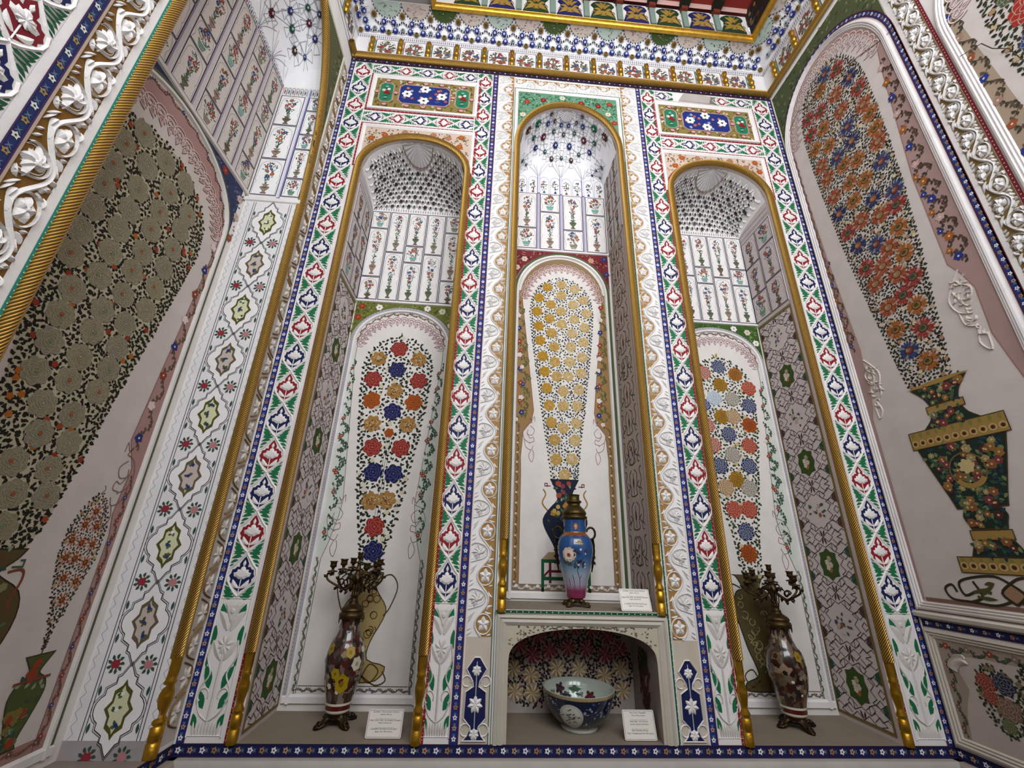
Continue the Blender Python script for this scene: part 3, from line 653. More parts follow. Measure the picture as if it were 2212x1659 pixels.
TILE_F = [hx('#b8402c'), hx('#c8642c'), hx('#2f4796'), hx('#a83a4a'), hx('#c77a5a')]
def tile_mesh(wd, ht, rnd, ground, lum=1.0, pot=None):       # one painted tile: navy edge, fine arched line, a pot of flowers
    m = MB(); e = .004
    m.v += [(0, 0, 0), (wd, 0, 0), (wd, ht, 0), (0, ht, 0)]
    i = len(m.v); q = [(.003, .003), (wd - .003, .003), (wd - .003, ht - .003), (.003, ht - .003)]
    m.v += [(x, z, .0045) for x, z in q]
    for a in range(4): m.f.append((a, (a + 1) % 4, i + (a + 1) % 4, i + a)); m.c.append(ground)
    m.f.append((i, i + 1, i + 2, i + 3)); m.c.append(ground)
    m.stroke([(.004, .004), (wd - .004, .004), (wd - .004, ht - .004), (.004, ht - .004)], .005, hx('#2b2f55'), .005, closed=True)
    cx = wd / 2; gl = hx('#8b8a8c'); LF = [hx('#3c6a4a'), hx('#55705a'), hx('#4b5048'), hx('#2f7a5c')]
    iw = wd / 2 - .012
    if ht > wd * 1.35:
        zt = ht - .014 - iw * .8
        m.stroke([(cx - iw, .012), (cx - iw, ht * .30), (cx - iw * .88, ht * .36), (cx - iw, ht * .42), (cx - iw * .92, zt)] + arc(cx, zt, iw * .92, PI, 0, 12, iw * .75) + [(cx + iw * .92, zt), (cx + iw, ht * .42), (cx + iw * .88, ht * .36), (cx + iw, ht * .30), (cx + iw, .012)], .0022, gl, .005)
        pz = ht * .05; ph = ht * .24; pw = wd * .17; pc = pot or [hx('#8d8a72'), hx('#7a6a55'), hx('#6d7a5c'), hx('#a08a7a')][rnd.randrange(4)]
        pr = [(.55, 0), (.6, .06), (.2, .14), (.35, .3), (.9, .55), (1.0, .68), (.3, .8), (.35, .86), (.75, 1.0)]
        m.poly([(cx + pw * x, pz + ph * z) for x, z in pr] + [(cx - pw * x, pz + ph * z) for x, z in pr[::-1]], pc, .0052)
        m.stroke([(cx + pw * x, pz + ph * z) for x, z in pr] + [(cx - pw * x, pz + ph * z) for x, z in pr[::-1]], .0018, hx('#4b443c'), .0056, closed=True)
        m.leaf((cx - pw * .6, pz + ph * .62), (cx + pw * .6, pz + ph * .62), .004, hx('#5c5142'), .0058); m.stroke([(cx - pw * .62, pz), (cx + pw * .62, pz)], .005, hx('#8a4a3c'), .0058)
        zb, zt2 = pz + ph, ht - .03 - iw * .15
        m.stroke([(cx, zb), (cx, zb + (zt2 - zb) * .4)], .0022, LF[0], .005)
        ol = [(zb, .004), (zb + (zt2 - zb) * .3, wd * .10), (zb + (zt2 - zb) * .7, wd * .25), (zt2 - (zt2 - zb) * .10, wd * .2), (zt2, .006)]
    else:
        iz = ht / 2 - .012
        m.stroke(smoothp([(cx - iw, .014), (cx - iw * .85, ht * .3), (cx - iw, ht * .55), (cx - iw * .8, ht - .016), (cx, ht - .012), (cx + iw * .8, ht - .016), (cx + iw, ht * .55), (cx + iw * .85, ht * .3), (cx + iw, .014)], 3), .0022, gl, .005)
        m.poly([(cx - wd * .14, ht * .16), (cx + wd * .14, ht * .16), (cx + wd * .2, ht * .32), (cx - wd * .2, ht * .32)], [hx('#7fb4a8'), hx('#8d8a72'), hx('#6d9a7c')][rnd.randrange(3)], .0052)
        m.stroke([(cx - wd * .12, ht * .12), (cx + wd * .12, ht * .12)], .006, hx('#6a6258'), .0052)
        ol = [(ht * .3, wd * .12), (ht * .5, wd * .3), (ht * .7, wd * .28), (ht * .88, .01)]
    zs = [o[0] for o in ol]; ws = [o[1] for o in ol]
    F = []
    for _ in range(60):
        z = rnd.uniform(zs[0] + (zs[-1] - zs[0]) * .35, zs[-1]); wq = float(np.interp(z, zs, ws)); x = cx + rnd.uniform(-.75, .75) * wq
        r = wd * rnd.uniform(.05, .075)
        if all(math.dist((x, z), (f[0], f[1])) > r + f[2] for f in F): F.append((x, z, r))
        if len(F) > 5: break
    for k, (x, z, r) in enumerate(F): m.poly(lobed(x, z, r, 6, .4, 16, k), TILE_F[rnd.randrange(5)], .0062); m.poly(circ(x, z, r * .3, 6), K['cream'], .0066)
    nl = int(34 + 26 * ht / wd)
    for k in range(nl):
        z = rnd.uniform(zs[0], zs[-1]); wq = float(np.interp(z, zs, ws)); x = cx + rnd.uniform(-1, 1) * wq; a = math.atan2(z - zs[0] + .02, (x - cx)) + rnd.uniform(-.9, .9); L = wd * rnd.uniform(.07, .11)
        m.leaf((x, z), (x + L * math.cos(a), z + L * math.sin(a)), L * .2, LF[k % 4], .0054, n=3)
    return m.mesh('painted_tile', PAINT)
TCACHE = {}
def tile(frame, u, v, wd, ht, parent, rnd, ground=K['white'], gap=.002):
    key = (round(wd, 3), round(ht, 3), tuple(ground), rnd.randrange(3))
    if key not in TCACHE: TCACHE[key] = tile_mesh(wd - gap, ht - gap, rnd, ground)
    return frame.put('painted_tile', TCACHE[key], parent, u=u + gap / 2, v=v + gap / 2)
def tile_columns(frame, u0, u1, z0, z1, cols, parent, rnd, ground=K['white'], bar=0.0, barc=K['violet']):
    n = len(cols); p = (u1 - u0) / n
    for i, fr in enumerate(cols):
        z = z1
        for f in fr:
            tile(frame, u0 + p * i + bar / 2, z - (z1 - z0) * f, p - bar, (z1 - z0) * f, parent, rnd, ground); z -= (z1 - z0) * f
        if bar and i:
            m = MB(); m.sweep([(u0 + p * i, z0), (u0 + p * i, z1)], [(-bar * .45, 0), (-bar * .3, .006), (bar * .3, .006), (bar * .45, 0)], [barc, mixc(barc, K['white'], .5), barc]); frame.put('tile_bar', m, parent, PAINT)
A3, A2, B3, C2 = (.207, .55, .243), (.475, .525), (.39, .19, .42), (.5, .5)

def blind_arch(frame, cu, hw, z0, zs, rise, ztop, parent, sp_ground, sp_leaf, sp_flow, rnd, edge=K['white'], stripe=hx('#b9b4bb'), inner=K['panel'], nf=9, spw=None):
    spw = spw or hw + .012
    spandrel(frame, cu, hw + .002, spw, zs, rise + .002, ztop, sp_ground, sp_leaf, sp_flow, parent, rnd, 90, nf)
    m = MB(); P = arch_path(cu, hw, z0, zs, rise)
    m.sweep(P, [(0, .001), (-.002, .007), (-.016, .007), (-.018, .003)], stripe); m.sweep(P, [(-.018, .004), (-.022, .013), (-.034, .013), (-.040, .001)], edge)
    m.sweep([(cu - hw, z0), (cu + hw, z0)], [(-.0, .001), (.004, .012), (.03, .012), (.04, .001)], edge)
    frame.put('panel_moulding', m, parent, STUCCO)
    m = MB(); k = 0                                           # thin link pattern on the outer stripe
    for a, b in zip(P, P[1:]):
        n = max(1, int(math.dist(a, b) / .018))
        for i in range(n):
            t = (i + .5) / n; x, z = a[0] + (b[0] - a[0]) * t, a[1] + (b[1] - a[1]) * t; an = math.atan2(b[1] - a[1], b[0] - a[0]); x -= -math.sin(an) * .009; z -= math.cos(an) * .009
            m.stroke(xf([(-.006, -.004), (0, .004), (.006, -.004)], x, z, 1, an), .0016, hx('#6d6470'), .0075)
    frame.put('stripe_pattern', m, parent, PAINT)

def side_borders(m, cu, prof_out, prof_in, ground, h):        # flank of a painted panel: ground between outer x(z) and inner x(z), both sides
    for sg in (-1, 1):
        pts = [(cu + sg * x, z) for z, x in prof_out] + [(cu + sg * x, z) for z, x in prof_in[::-1]]
        m.poly(pts, ground, h)
        m.stroke([(cu + sg * x, z) for z, x in prof_in], .0028, hx('#7d5a5c'), h + .0012)

def girih(frame, u0, u1, z0, z1, parent, rnd, ground, linec, frame_c=hx('#8c7440')):
    m = MB(); m.rect(u0, u1, z0, z1, ground, .0012); b = .014
    for (a0, a1, c0, c1) in ((u0, u0 + b, z0, z1), (u1 - b, u1, z0, z1), (u0, u1, z1 - b, z1), (u0, u1, z0, z0 + b)): m.rect(a0, a1, c0, c1, frame_c, .0016)
    U0, U1 = u0 + b, u1 - b; W_ = U1 - U0; cu = (U0 + U1) / 2; P_ = W_ * .92; n = max(1, round((z1 - z0 - 2 * b) / P_)); P_ = (z1 - z0 - 2 * b) / n
    hwid = W_ / 2
    def S(pts, closed=False): m.stroke([(max(U0, min(U1, cu + x * hwid)), zc + z * P_ / 2) for x, z in pts], .0032, linec, .0026, closed=closed)
    for k in range(n):
        zc = z0 + b + P_ * (k + .5)
        for sx in (-1, 1):
            for sz in (-1, 1):
                T = lambda L: [(sx * x, sz * z) for x, z in L]
                S(T([(0, .62), (.30, .78), (.30, .52), (.62, .36), (.86, .58), (1, .44)])); S(T([(.0, 1.0), (.22, .82), (.44, 1.0)])); S(T([(.42, .92), (.62, .72), (.84, .92), (.62, 1.0)])); S(T([(.50, 0), (.68, .20), (.50, .34), (.74, .46), (1, .26)]))
                S(T([(.30, .78), (.5, .64), (.70, .84), (.92, .70), (1, .78)])); S(T([(.16, .66), (.40, .46), (.52, .58), (.40, .70)])); S(T([(.78, .0), (.90, .14), (1, .04)])); S(T([(.62, .36), (.78, .20), (.92, .34)]))
                m.poly([(max(U0, min(U1, cu + hwid * x)), zc + P_ / 2 * z) for x, z in T([(1, .70), (.86, .60), (.80, .46), (.88, .34), (1, .28)])], hx('#3f6b52') if (k + sx) % 2 else hx('#6a4a44'), .0020)
                m.leaf((cu + hwid * sx * .02, zc + sz * P_ / 2 * .98), (cu + hwid * sx * .10, zc + sz * P_ / 2 * .72), .006, hx('#5a3a36'), .0020)
        if k % 2 == 0:
            o = [(.42, 0), (.34, .22), (.36, .40), (.16, .44), (0, .58)]; pts = o + [(-x, z) for x, z in o[::-1][1:]] ; pts = pts + [(x, -z) for x, z in pts[::-1][1:-1]]
            m.poly([(cu + x * hwid, zc + z * P_ / 2) for x, z in pts], hx('#4c6a28'), .0030); S(pts, True)
            for (dx, dz, q) in ((-.08, .06, K['cream']), (.08, -.02, hx('#d8c9b0')), (.02, -.2, hx('#c8743c')), (-.06, -.12, K['cream']), (.04, .2, hx('#b9a88a'))): m.poly(lobed(cu + dx * hwid, zc + dz * P_ / 2, .014, 5, .4, 12), q, .0036)
        else:
            for i in range(16):
                a = rnd.uniform(0, 6.3); q = rnd.uniform(0, .32); x, z = cu + q * hwid * math.cos(a), zc + q * 1.3 * P_ / 2 * math.sin(a)
                if i < 5: m.poly(lobed(x, z, .011, 5, .4, 12), [hx('#c9b0a8'), hx('#4a5488'), hx('#b9623c'), hx('#d8cfc8')][i % 4], .0036)
                else: sprig(m, x, z, a, .022, hx('#4a6a48'), .0030, rnd)
    return frame.put('lattice_panel', m, parent, PAINT)

# curved vaults: a = -1..1 across the niche, t = 0 at the back, 1 at the arch
def vault_fn(cu, hw, zb, zs, rise, depth, fr=.02):
    def S(a, t, h=0.0):
        def pt(a, t):
            aa = max(-1, min(1, a)); zf = zs + rise * math.sqrt(max(0, 1 - aa * aa)); q = max(0.0, min(1.0, t)) * PI / 2
            return Vector((cu + hw * a, depth - (depth - fr) * (1 - math.cos(q)) , zb + (zf - zb) * math.sin(q) ** .9))
        p = pt(a, t)
        if h:
            e = .02; da = pt(min(1, a + e), t) - pt(max(-1, a - e), t); dt = pt(a, min(1, t + e)) - pt(a, max(0, t - e)); n = da.cross(dt)
            n = n.normalized() if n.length > 1e-9 else Vector((0, -1, 0))
            if n.y > 0 or n.z > 0.5: n = -n
            p = p + n * h
        return tuple(p)
    return S
def vault_shell(S, col, na=24, nt=12):
    m = MB()
    for i in range(na):
        for j in range(nt):
            a0, a1, t0, t1 = -1 + 2 * i / na, -1 + 2 * (i + 1) / na, j / nt, (j + 1) / nt
            m.face3([S(a0, t0), S(a1, t0), S(a1, t1), S(a0, t1)], col)
    return m.mesh('niche_vault', PAINT, raw=True, smooth=True)

def side_niche(sgn):
    c = XC + sgn * BAY; rnd = random.Random(11 + sgn); F = FBd(DN); hw = HWN - .004; W = wall_back
    tile_columns(F, c - hw, c + hw, 2.355, 3.135, ([A3, A2, B3, A2, A3] if sgn < 0 else [B3, C2, B3, C2, B3]), W, rnd)
    for e in (-1, 1):                                         # tiles and lattice on the two jambs
        FJ = Frame(c + e * (HWN - .001), 0, -PI / 2 * e)
        u0, u1 = (.02, DN) if e < 0 else (-DN, -.02)
        G = hx('#cfc4c1')
        tile_columns(FJ, u0, u1, 2.355, 3.06, ([(.36, .34, .30), (.30, .36, .34)] if e < 0 else [(.34, .36, .30), (.26, .40, .34)]), W, rnd, G)
        m = MB(); m.rect(u0, u1, 3.06, 3.19, G, .001)
        for k in range(26): m.leaf((u0 + .013 * k + .006, 3.075), (u0 + .013 * k + .006, 3.11), .003, K['grey'], .0018); m.leaf((u0 + .013 * k + .006, 3.125), (u0 + .013 * k + .006, 3.15), .003, K['grey'], .0018)
        FJ.put('dash_frieze', m, W, PAINT)
        m = MB(); m.sweep([(u0, 2.335), (u1, 2.335)], [(-.014, 0), (-.010, .008), (.010, .008), (.014, 0)], hx('#c9bfb2')); FJ.put('jamb_fillet', m, W, STUCCO)
        girih(FJ, u0, u1, .02, 2.318, W, rnd, hx('#d6cac6'), hx('#44343a'))
    # blind arch with the painted bouquet
    og = (hx('#7a8238'), [hx('#a3a45c'), hx('#565c24')]) if sgn < 0 else (hx('#4f7434'), [hx('#8aa45c'), hx('#35541f')])
    m = MB(); m.sweep([(c - hw, 2.345), (c + hw, 2.345)], [(-.010, 0), (-.006, .010), (.006, .010), (.010, 0)], K['white']); F.put('white_fillet', m, W, STUCCO)
    blind_arch(F, c, .338, .03, 2.03, .275, 2.335, W, og[0], og[1], [hx('#b5432c'), K['cream'], K['white']], rnd, nf=11, spw=hw)
    m = MB()
    P = arch_path(c, .298, .075, 2.03, .235, 20); m.poly(P, K['panel'], .001)
    out = [(.075, .298), (2.03, .298)]; inn_ = [(.075, .277), (.69, .272), (.78, .245), (.92, .215), (1.0, .205), (1.9, .283), (2.03, .283)]
    side_borders(m, c, out, inn_, hx('#cfd4ca'), .0016)
    lace(m, c, 2.0, .262, .20, 17, hx('#b98d92'), .0030, .030)
    for sg in (-1, 1):
        vine(m, [(c + sg * .287, .08), (c + sg * .286, .70)], .006, .05, rnd, K['olive'], [hx('#5a6a5a'), hx('#6d5a62')], [hx('#8a6a62')], .0026, .012, .006, .002)
        vine(m, [(c + sg * .262, .80), (c + sg * .250, 1.05), (c + sg * .288, 1.9)], .018, .11, rnd, hx('#4a5a3c'), [hx('#3f6a4a'), hx('#55705a'), hx('#3a4a3a')], [hx('#b5503a'), hx('#d8d8d0'), hx('#a85a4a')], .0026, .022, .011, .0022)
        vine(m, [(c + sg * .250, 1.05), (c + sg * .270, 1.5)], .03, .10, rnd, hx('#4a5a3c'), [hx('#3f6a4a'), hx('#55705a')], [hx('#d8d8d0'), hx('#b5503a')], .0026, .022, .010, .002)
        corbel(m, c + sg * .21, .99, .155, sg, hx('#8f6a6e'))
    A = [(c - .283 * math.cos(PI * i / 22), 2.03 + .222 * math.sin(PI * i / 22)) for i in range(23)]
    vine(m, A, .006, .06, rnd, K['olive'], [hx('#5f7a5a'), hx('#8a6a6a')], [hx('#b5503a')], .0026, .014, .007, .002)
    vine(m, [(c - .28, .086), (c + .28, .086)], .006, .05, rnd, K['line'], [hx('#5a6a5a'), hx('#6d5a62')], [hx('#8a6a62')], .0026, .012, .006, .002)
    m.stroke([(c - .272, .105), (c + .272, .105)], .003, hx('#6d5a5c'), .0028)
    F.put('painted_panel', m, W, PAINT)
    m = MB()
    if sgn < 0:
        tn, rd, nv, orr = (hx('#b98a4a'), hx('#7a4a24'), hx('#dcc090')), (hx('#a82a24'), hx('#d08a74')), (hx('#1a1d5c'), hx('#6f74b4')), (hx('#c8641e'), hx('#8a3a12'))
        FLW = [(-.873, 1.989, rd), (-.998, 1.911, tn), (-.739, 1.92, tn), (-.87, 1.838, nv), (-1.014, 1.765, rd), (-.723, 1.769, rd), (-.866, 1.691, tn), (-1.001, 1.621, orr), (-.739, 1.619, orr), (-.862, 1.552, nv), (-.975, 1.47, tn), (-.759, 1.473, tn), (-.953, 1.321, rd), (-.783, 1.325, rd), (-.927, 1.173, nv), (-.806, 1.168, nv), (-.918, 1.007, tn), (-.825, 1.015, tn), (-.874, .866, rd), (-.862, .736, nv), (-.865, 1.415, orr)]
        av = []
        for i, (x, z, q) in enumerate(FLW):
            r = .028 if i == 20 else .052; av.append((x, z, r * 1.05))
            if q is tn: shaggy(m, x, z, r, tn, rnd, .0030, 34)
            else: rose(m, x, z, r, q[0], q[1], rnd, .0030)
        ol = [(.55, .05), (.74, .065), (.87, .10), (1.0, .125), (1.16, .150), (1.44, .188), (1.7, .215), (1.85, .222), (1.95, .20), (2.03, .13), (2.075, .03)]
        leaf_fill(m, -.866, ol, av, .030, rnd, [hx('#26331f'), hx('#2f3a24'), hx('#1f2a1c')], .030, .0020, 9000, [K['cream'], hx('#d9cfae')])
        for dx in (-.018, 0, .018): m.stroke([(-.866 + dx, .6), (-.866 + dx * .6, 1.4)], .0022, hx('#4a5a3a'), .0018)
        m.leaf((-.866, 2.07), (-.872, 2.115), .006, hx('#7a8a5a'), .002)
        axv = -.864; gold, dk = hx('#a8843c'), hx('#6d5426')
        pr = [(.0, .12), (.10, .13), (.14, .19), (.045, .22), (.05, .30), (.10, .40), (.11, .46), (.06, .53), (.045, .57), (.075, .62), (.07, .63)]
    else:
        pal = dict(n=(hx('#2a3562'), hx('#a4a8be')), r=(hx('#b85a4a'), hx('#e8c0b0')), o=(hx('#c9883a'), hx('#8a5418')), y=(hx('#d09a30'), hx('#8a6420')), R=(hx('#c03c26'), hx('#e39a80')), l=(hx('#a9bacb'), hx('#e4e8ec')), g=(hx('#8f8678'), hx('#d5cfc2')), b=(hx('#2f4a94'), hx('#b0bcd8')), t=(hx('#b98e5c'), hx('#e3cfae')), O=(hx('#d0682a'), hx('#8a3a14')))
        FLW = [(1.324, 1.996, 'n'), (1.209, 1.943, 'r'), (1.438, 1.942, 'o'), (1.316, 1.858, 'y'), (1.516, 1.844, 'R'), (1.26, 1.759, 'l'), (1.385, 1.761, 'g'), (1.496, 1.716, 'n'), (1.168, 1.705, 'b'), (1.291, 1.631, 'y'), (1.371, 1.633, 't'), (1.185, 1.566, 'r'), (1.473, 1.58, 'O'), (1.32, 1.51, 'n'), (1.205, 1.435, 'r'), (1.447, 1.441, 'R'), (1.324, 1.375, 'g'), (1.228, 1.3, 'n'), (1.421, 1.308, 'n'), (1.324, 1.218, 'y'), (1.247, 1.169, 't'), (1.397, 1.167, 'g'), (1.276, 1.036, 'R'), (1.373, 1.039, 'R'), (1.328, .908, 'n'), (1.325, .786, 'O'), (1.14, 1.84, 'R')]
        av = []
        for (x, z, q) in FLW:
            r = .049; av.append((x, z, r)); rose(m, x, z, r, pal[q][0], pal[q][1], rnd, .0030, (.86, .70, .54, .38, .22), 9, .05)
        ol = [(.6, .05), (.78, .07), (.91, .085), (1.04, .115), (1.17, .135), (1.31, .16), (1.44, .185), (1.6, .205), (1.75, .215), (1.88, .215), (1.96, .18), (2.03, .10), (2.06, .03)]
        leaf_fill(m, 1.326, ol, av, .026, rnd, [hx('#3a4a2a'), hx('#4a5a32'), hx('#2c3822')], .026, .0020, 9000, [hx('#d8c490'), K['cream']])
        m.leaf((1.318, 2.06), (1.325, 2.10), .008, hx('#c9a24a'), .002); m.leaf((1.31, 2.065), (1.29, 2.09), .006, hx('#c9a24a'), .002)
        axv = 1.30; gold, dk = hx('#6d6038'), hx('#2f2a1c')
        pr = [(.0, .10), (.10, .105), (.105, .14), (.035, .17), (.04, .22), (.07, .30), (.10, .42), (.12, .50), (.09, .58), (.05, .60), (.08, .66), (.10, .67)]
    pts = [(axv + x, z) for x, z in smoothp(pr, 3)] + [(axv - x, z) for x, z in smoothp(pr, 3)[::-1]]
    m.poly(pts, gold if sgn > 0 else hx('#c2aa70'), .0022); m.stroke(pts, .005, dk, .0028, closed=True)
    for k in range(26):
        z = rnd.uniform(.2, .62); x = axv + rnd.uniform(-.8, .8) * float(np.interp(z, [p[1] for p in pr], [p[0] for p in pr])); r = rnd.uniform(.012, .02)
        m.stroke(arc(x, z, r, rnd.uniform(0, 6), rnd.uniform(7, 10), 9), .004, dk if sgn < 0 else hx('#b9a878'), .0034)
    for e in (-1, 1):
        m.stroke([(axv + e * x, z) for x, z in smoothp([(.02, .12), (.06, .20), (.11, .17), (.07, .12), (.03, .15), (.10, .11), (.15, .13), (.13, .17)], 4)], .006, hx('#6d5426'), .003)
        m.stroke([(axv + e * x, z) for x, z in smoothp([(.06, .60), (.12, .62), (.16, .56), (.13, .46), (.10, .42)], 4)], .006, dk, .003)
    F.put('painted_bouquet', m, W, PAINT)
    # honeycomb vault
    S = vault_fn(c, HWN - .002, 3.135, ZS, RISE, DN)
    FB.put('niche_vault', vault_shell(S, K['white']), W)
    m = MB(); rows = 13
    for j in range(rows):
        t0 = .10 + .86 * (j / rows) ** .92; nc = 17
        for i in range(nc + (j % 2)):
            a = -1 + 2 * (i + (.5 if j % 2 == 0 else 0)) / nc; lim = 1.0
            if abs(a) > .985: continue
            if math.hypot(a * .35, (1 - t0) * .30) < .115: continue
            wq = .95 / nc; hq = .055
            A = [(a - wq, t0 + hq), (a - wq * .95, t0 + hq * .2), (a - wq * .55, t0 - hq * .35), (a, t0 - hq * .5), (a + wq * .55, t0 - hq * .35), (a + wq * .95, t0 + hq * .2), (a + wq, t0 + hq)]
            B = [(p[0] * .55 + a * .45, p[1] * .7 + (t0 + hq * .3) * .3) for p in A]
            PA = [S(p[0], p[1], .013 if 1 <= q <= 5 else .003) for q, p in enumerate(A)]; PB = [S(p[0], p[1], .004) for p in B]; PC = [S(p[0], p[1], .0) for p in A]
            for q in range(6): m.face3([PA[q], PA[q + 1], PB[q + 1], PB[q]], K['white']); m.face3([PA[q], PA[q + 1], PC[q + 1], PC[q]], K['white'])
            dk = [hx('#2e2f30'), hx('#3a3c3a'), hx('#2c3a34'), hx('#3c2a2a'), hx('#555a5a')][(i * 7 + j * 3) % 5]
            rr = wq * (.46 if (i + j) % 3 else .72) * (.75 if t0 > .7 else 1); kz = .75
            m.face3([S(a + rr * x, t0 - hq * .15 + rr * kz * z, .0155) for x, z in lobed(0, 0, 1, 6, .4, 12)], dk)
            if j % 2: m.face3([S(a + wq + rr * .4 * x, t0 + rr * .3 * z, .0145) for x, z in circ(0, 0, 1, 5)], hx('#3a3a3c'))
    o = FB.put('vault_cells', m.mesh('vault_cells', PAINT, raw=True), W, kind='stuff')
    m = MB()
    for k in range(13):
        t = PI * (k + .5) / 13; b0 = (0, 1.0)
        q = [(.30 * math.cos(t + s_ * PI / 26), 1.0 - .34 * math.sin(t + s_ * PI / 26)) for s_ in (-1, 0, 1)]
        m.face3([S(0, 1, .014), S(*q[0], .016), S(*q[1], .008)], hx('#dcdad8')); m.face3([S(0, 1, .014), S(*q[1], .008), S(*q[2], .016)], hx('#cfccca'))
        for d in (.0,):
            z0_ = [S(.33 * math.cos(t + s_), 1.0 - .38 * math.sin(t + s_), .016) for s_ in (-.10, .10)]; z1_ = [S(.31 * math.cos(t + s_), 1.0 - .35 * math.sin(t + s_), .017) for s_ in (-.10, .10)]
            m.face3([z0_[0], z0_[1], z1_[1], z1_[0]], hx('#9a8078'))
    FB.put('shell_fan', m.mesh('shell_fan', PAINT, raw=True), W)
    m = MB(); m.rect(c - hw, c + hw, 3.135, 3.20, K['white'], .003)
    for k in range(38):
        x = c - hw + .0185 * k + .006
        m.leaf((x, 3.142), (x, 3.172), .004, [K['grey'], hx('#8f8a9c'), hx('#b98a8a'), hx('#9cb4b4')][k % 4], .0036)
    F.put('dash_frieze', m, W, PAINT)
side_niche(-1); side_niche(1)

# ------------------------------------------------------------------ central niche
def star_net(S, stars, ribs, parent, frame, lw=.007, name='vault_ribs'):
    m = MB()
    for pl in ribs: m.stroke(smoothp(pl, 3) if len(pl) > 2 else [(pl[0][0] + (pl[1][0] - pl[0][0]) * i / 5, pl[0][1] + (pl[1][1] - pl[0][1]) * i / 5) for i in range(6)], lw, hx('#a3a2ac'), .0025)
    frame.put(name, m.mesh(name, PAINT, fn=lambda u, v, h: S(u, v, h)), parent)
SCOL = dict(n=hx('#5a3020'), g=hx('#2c6b52'), B=hx('#22307c'), M=hx('#6a2530'), d=hx('#45413c'), G=hx('#1f7a52'), b=hx('#33408a'))
def star_boss(S, a, t, r, c, parent, frame, asp):
    m = MB(); p = star(0, 0, r, r * .62, 8)
    def q(x, z, h): return S(a + x, t + z * asp, h)
    i = len(m.v); m.v += [q(x, z, .003) for x, z in p] + [q(x * .8, z * .8, .014) for x, z in p]; n = len(p)
    for k in range(n): m.f.append((i + k, i + (k + 1) % n, i + n + (k + 1) % n, i + n + k)); m.c.append(c)
    m.f.append(tuple(range(i + n, i + 2 * n))); m.c.append(c)
    m.face3([q(x, z, .0155) for x, z in circ(0, 0, r * .30, 8)], mixc(c, K['white'], .65))
    frame.put('star_boss', m.mesh('star_boss', PAINT, raw=True), parent)
def net_from(stars, extra):      # link each star to its neighbours with straight ribs
    R = []
    for i, s in enumerate(stars):
        near = sorted((math.hypot(s[0] - o[0], 1.1 * (s[1] - o[1])), j) for j, o in enumerate(stars) if j != i)
        for d, j in near[:4]:
            if d < .42 and i < j or d < .30: R.append([(s[0], s[1]), (stars[j][0], stars[j][1])])
    for s in stars:
        for k in range(8):
            an = 2 * PI * k / 8 + .39; R.append([(s[0], s[1]), (max(-.99, min(.99, s[0] + .13 * math.cos(an))), max(.01, min(.99, s[1] + .12 * math.sin(an))))])
            q = [(max(-.99, min(.99, s[0] + .13 * math.cos(an + d))), max(.01, min(.99, s[1] + .12 * math.sin(an + d)))) for d in (0, .785)]
            if k % 2: R.append(q)
    return R + extra
F = FBd(.34); c = XC; hw = HWC - .004; W = wall_back; rnd = random.Random(21); AX = .221
tile_columns(F, c - hw, c + hw, 2.875, 3.42, [(.64, .36), (.34, .66), (.64, .36), (.34, .66)], W, rnd, bar=.02)
m = MB(); m.rect(c - hw, c + hw, 3.42, 3.62, hx('#eceaec'), .001)
for k in range(8):
    x = c - hw + hw / 4 * (k + .5)
    m.stroke([(x - hw / 8 + .006, 3.425), (x - hw / 8 + .006, 3.54)] + arc(x, 3.55, hw / 8 - .006, PI, 0, 8, .05) + [(x + hw / 8 - .006, 3.425)], .004, hx('#b9b6c4'), .002)
    m.poly([(x - .012, 3.43), (x + .012, 3.43), (x + .006, 3.452), (x - .006, 3.452)], [hx('#4a5090'), hx('#a86a4a'), hx('#5a7a8a')][k % 3], .0024)
    m.stroke([(x, 3.45), (x, 3.55)], .002, K['olive'], .002)
    for i in range(26):
        z = rnd.uniform(3.465, 3.56); wq = .026 * math.sin(PI * (z - 3.45) / .12); q = x + rnd.uniform(-1, 1) * wq
        if i < 5: m.poly(lobed(q, z, .005, 5, .4, 10), TILE_F[rnd.randrange(5)], .003)
        else: sprig(m, q, z, rnd.uniform(0, 6.3), .013, [hx('#3c6a4a'), hx('#4b5048')][i % 2], .0024, rnd)
F.put('plant_arcade', m, W, PAINT)
for k in (-1, 0, 1):
    m = MB(); m.sweep([(c + k * hw / 2, 3.42), (c + k * hw / 2, 3.60)], [(-.012, 0), (-.008, .012), (.008, .012), (.012, 0)], [K['violet'], hx('#dcdae6'), K['violet']]); F.put('vault_pier', m, W, PAINT)
S = vault_fn(c, HWC - .002, 3.58, ZSC, RISEC, .34)
FB.put('niche_vault', vault_shell(S, hx('#f0eff0'), 28, 14), W)
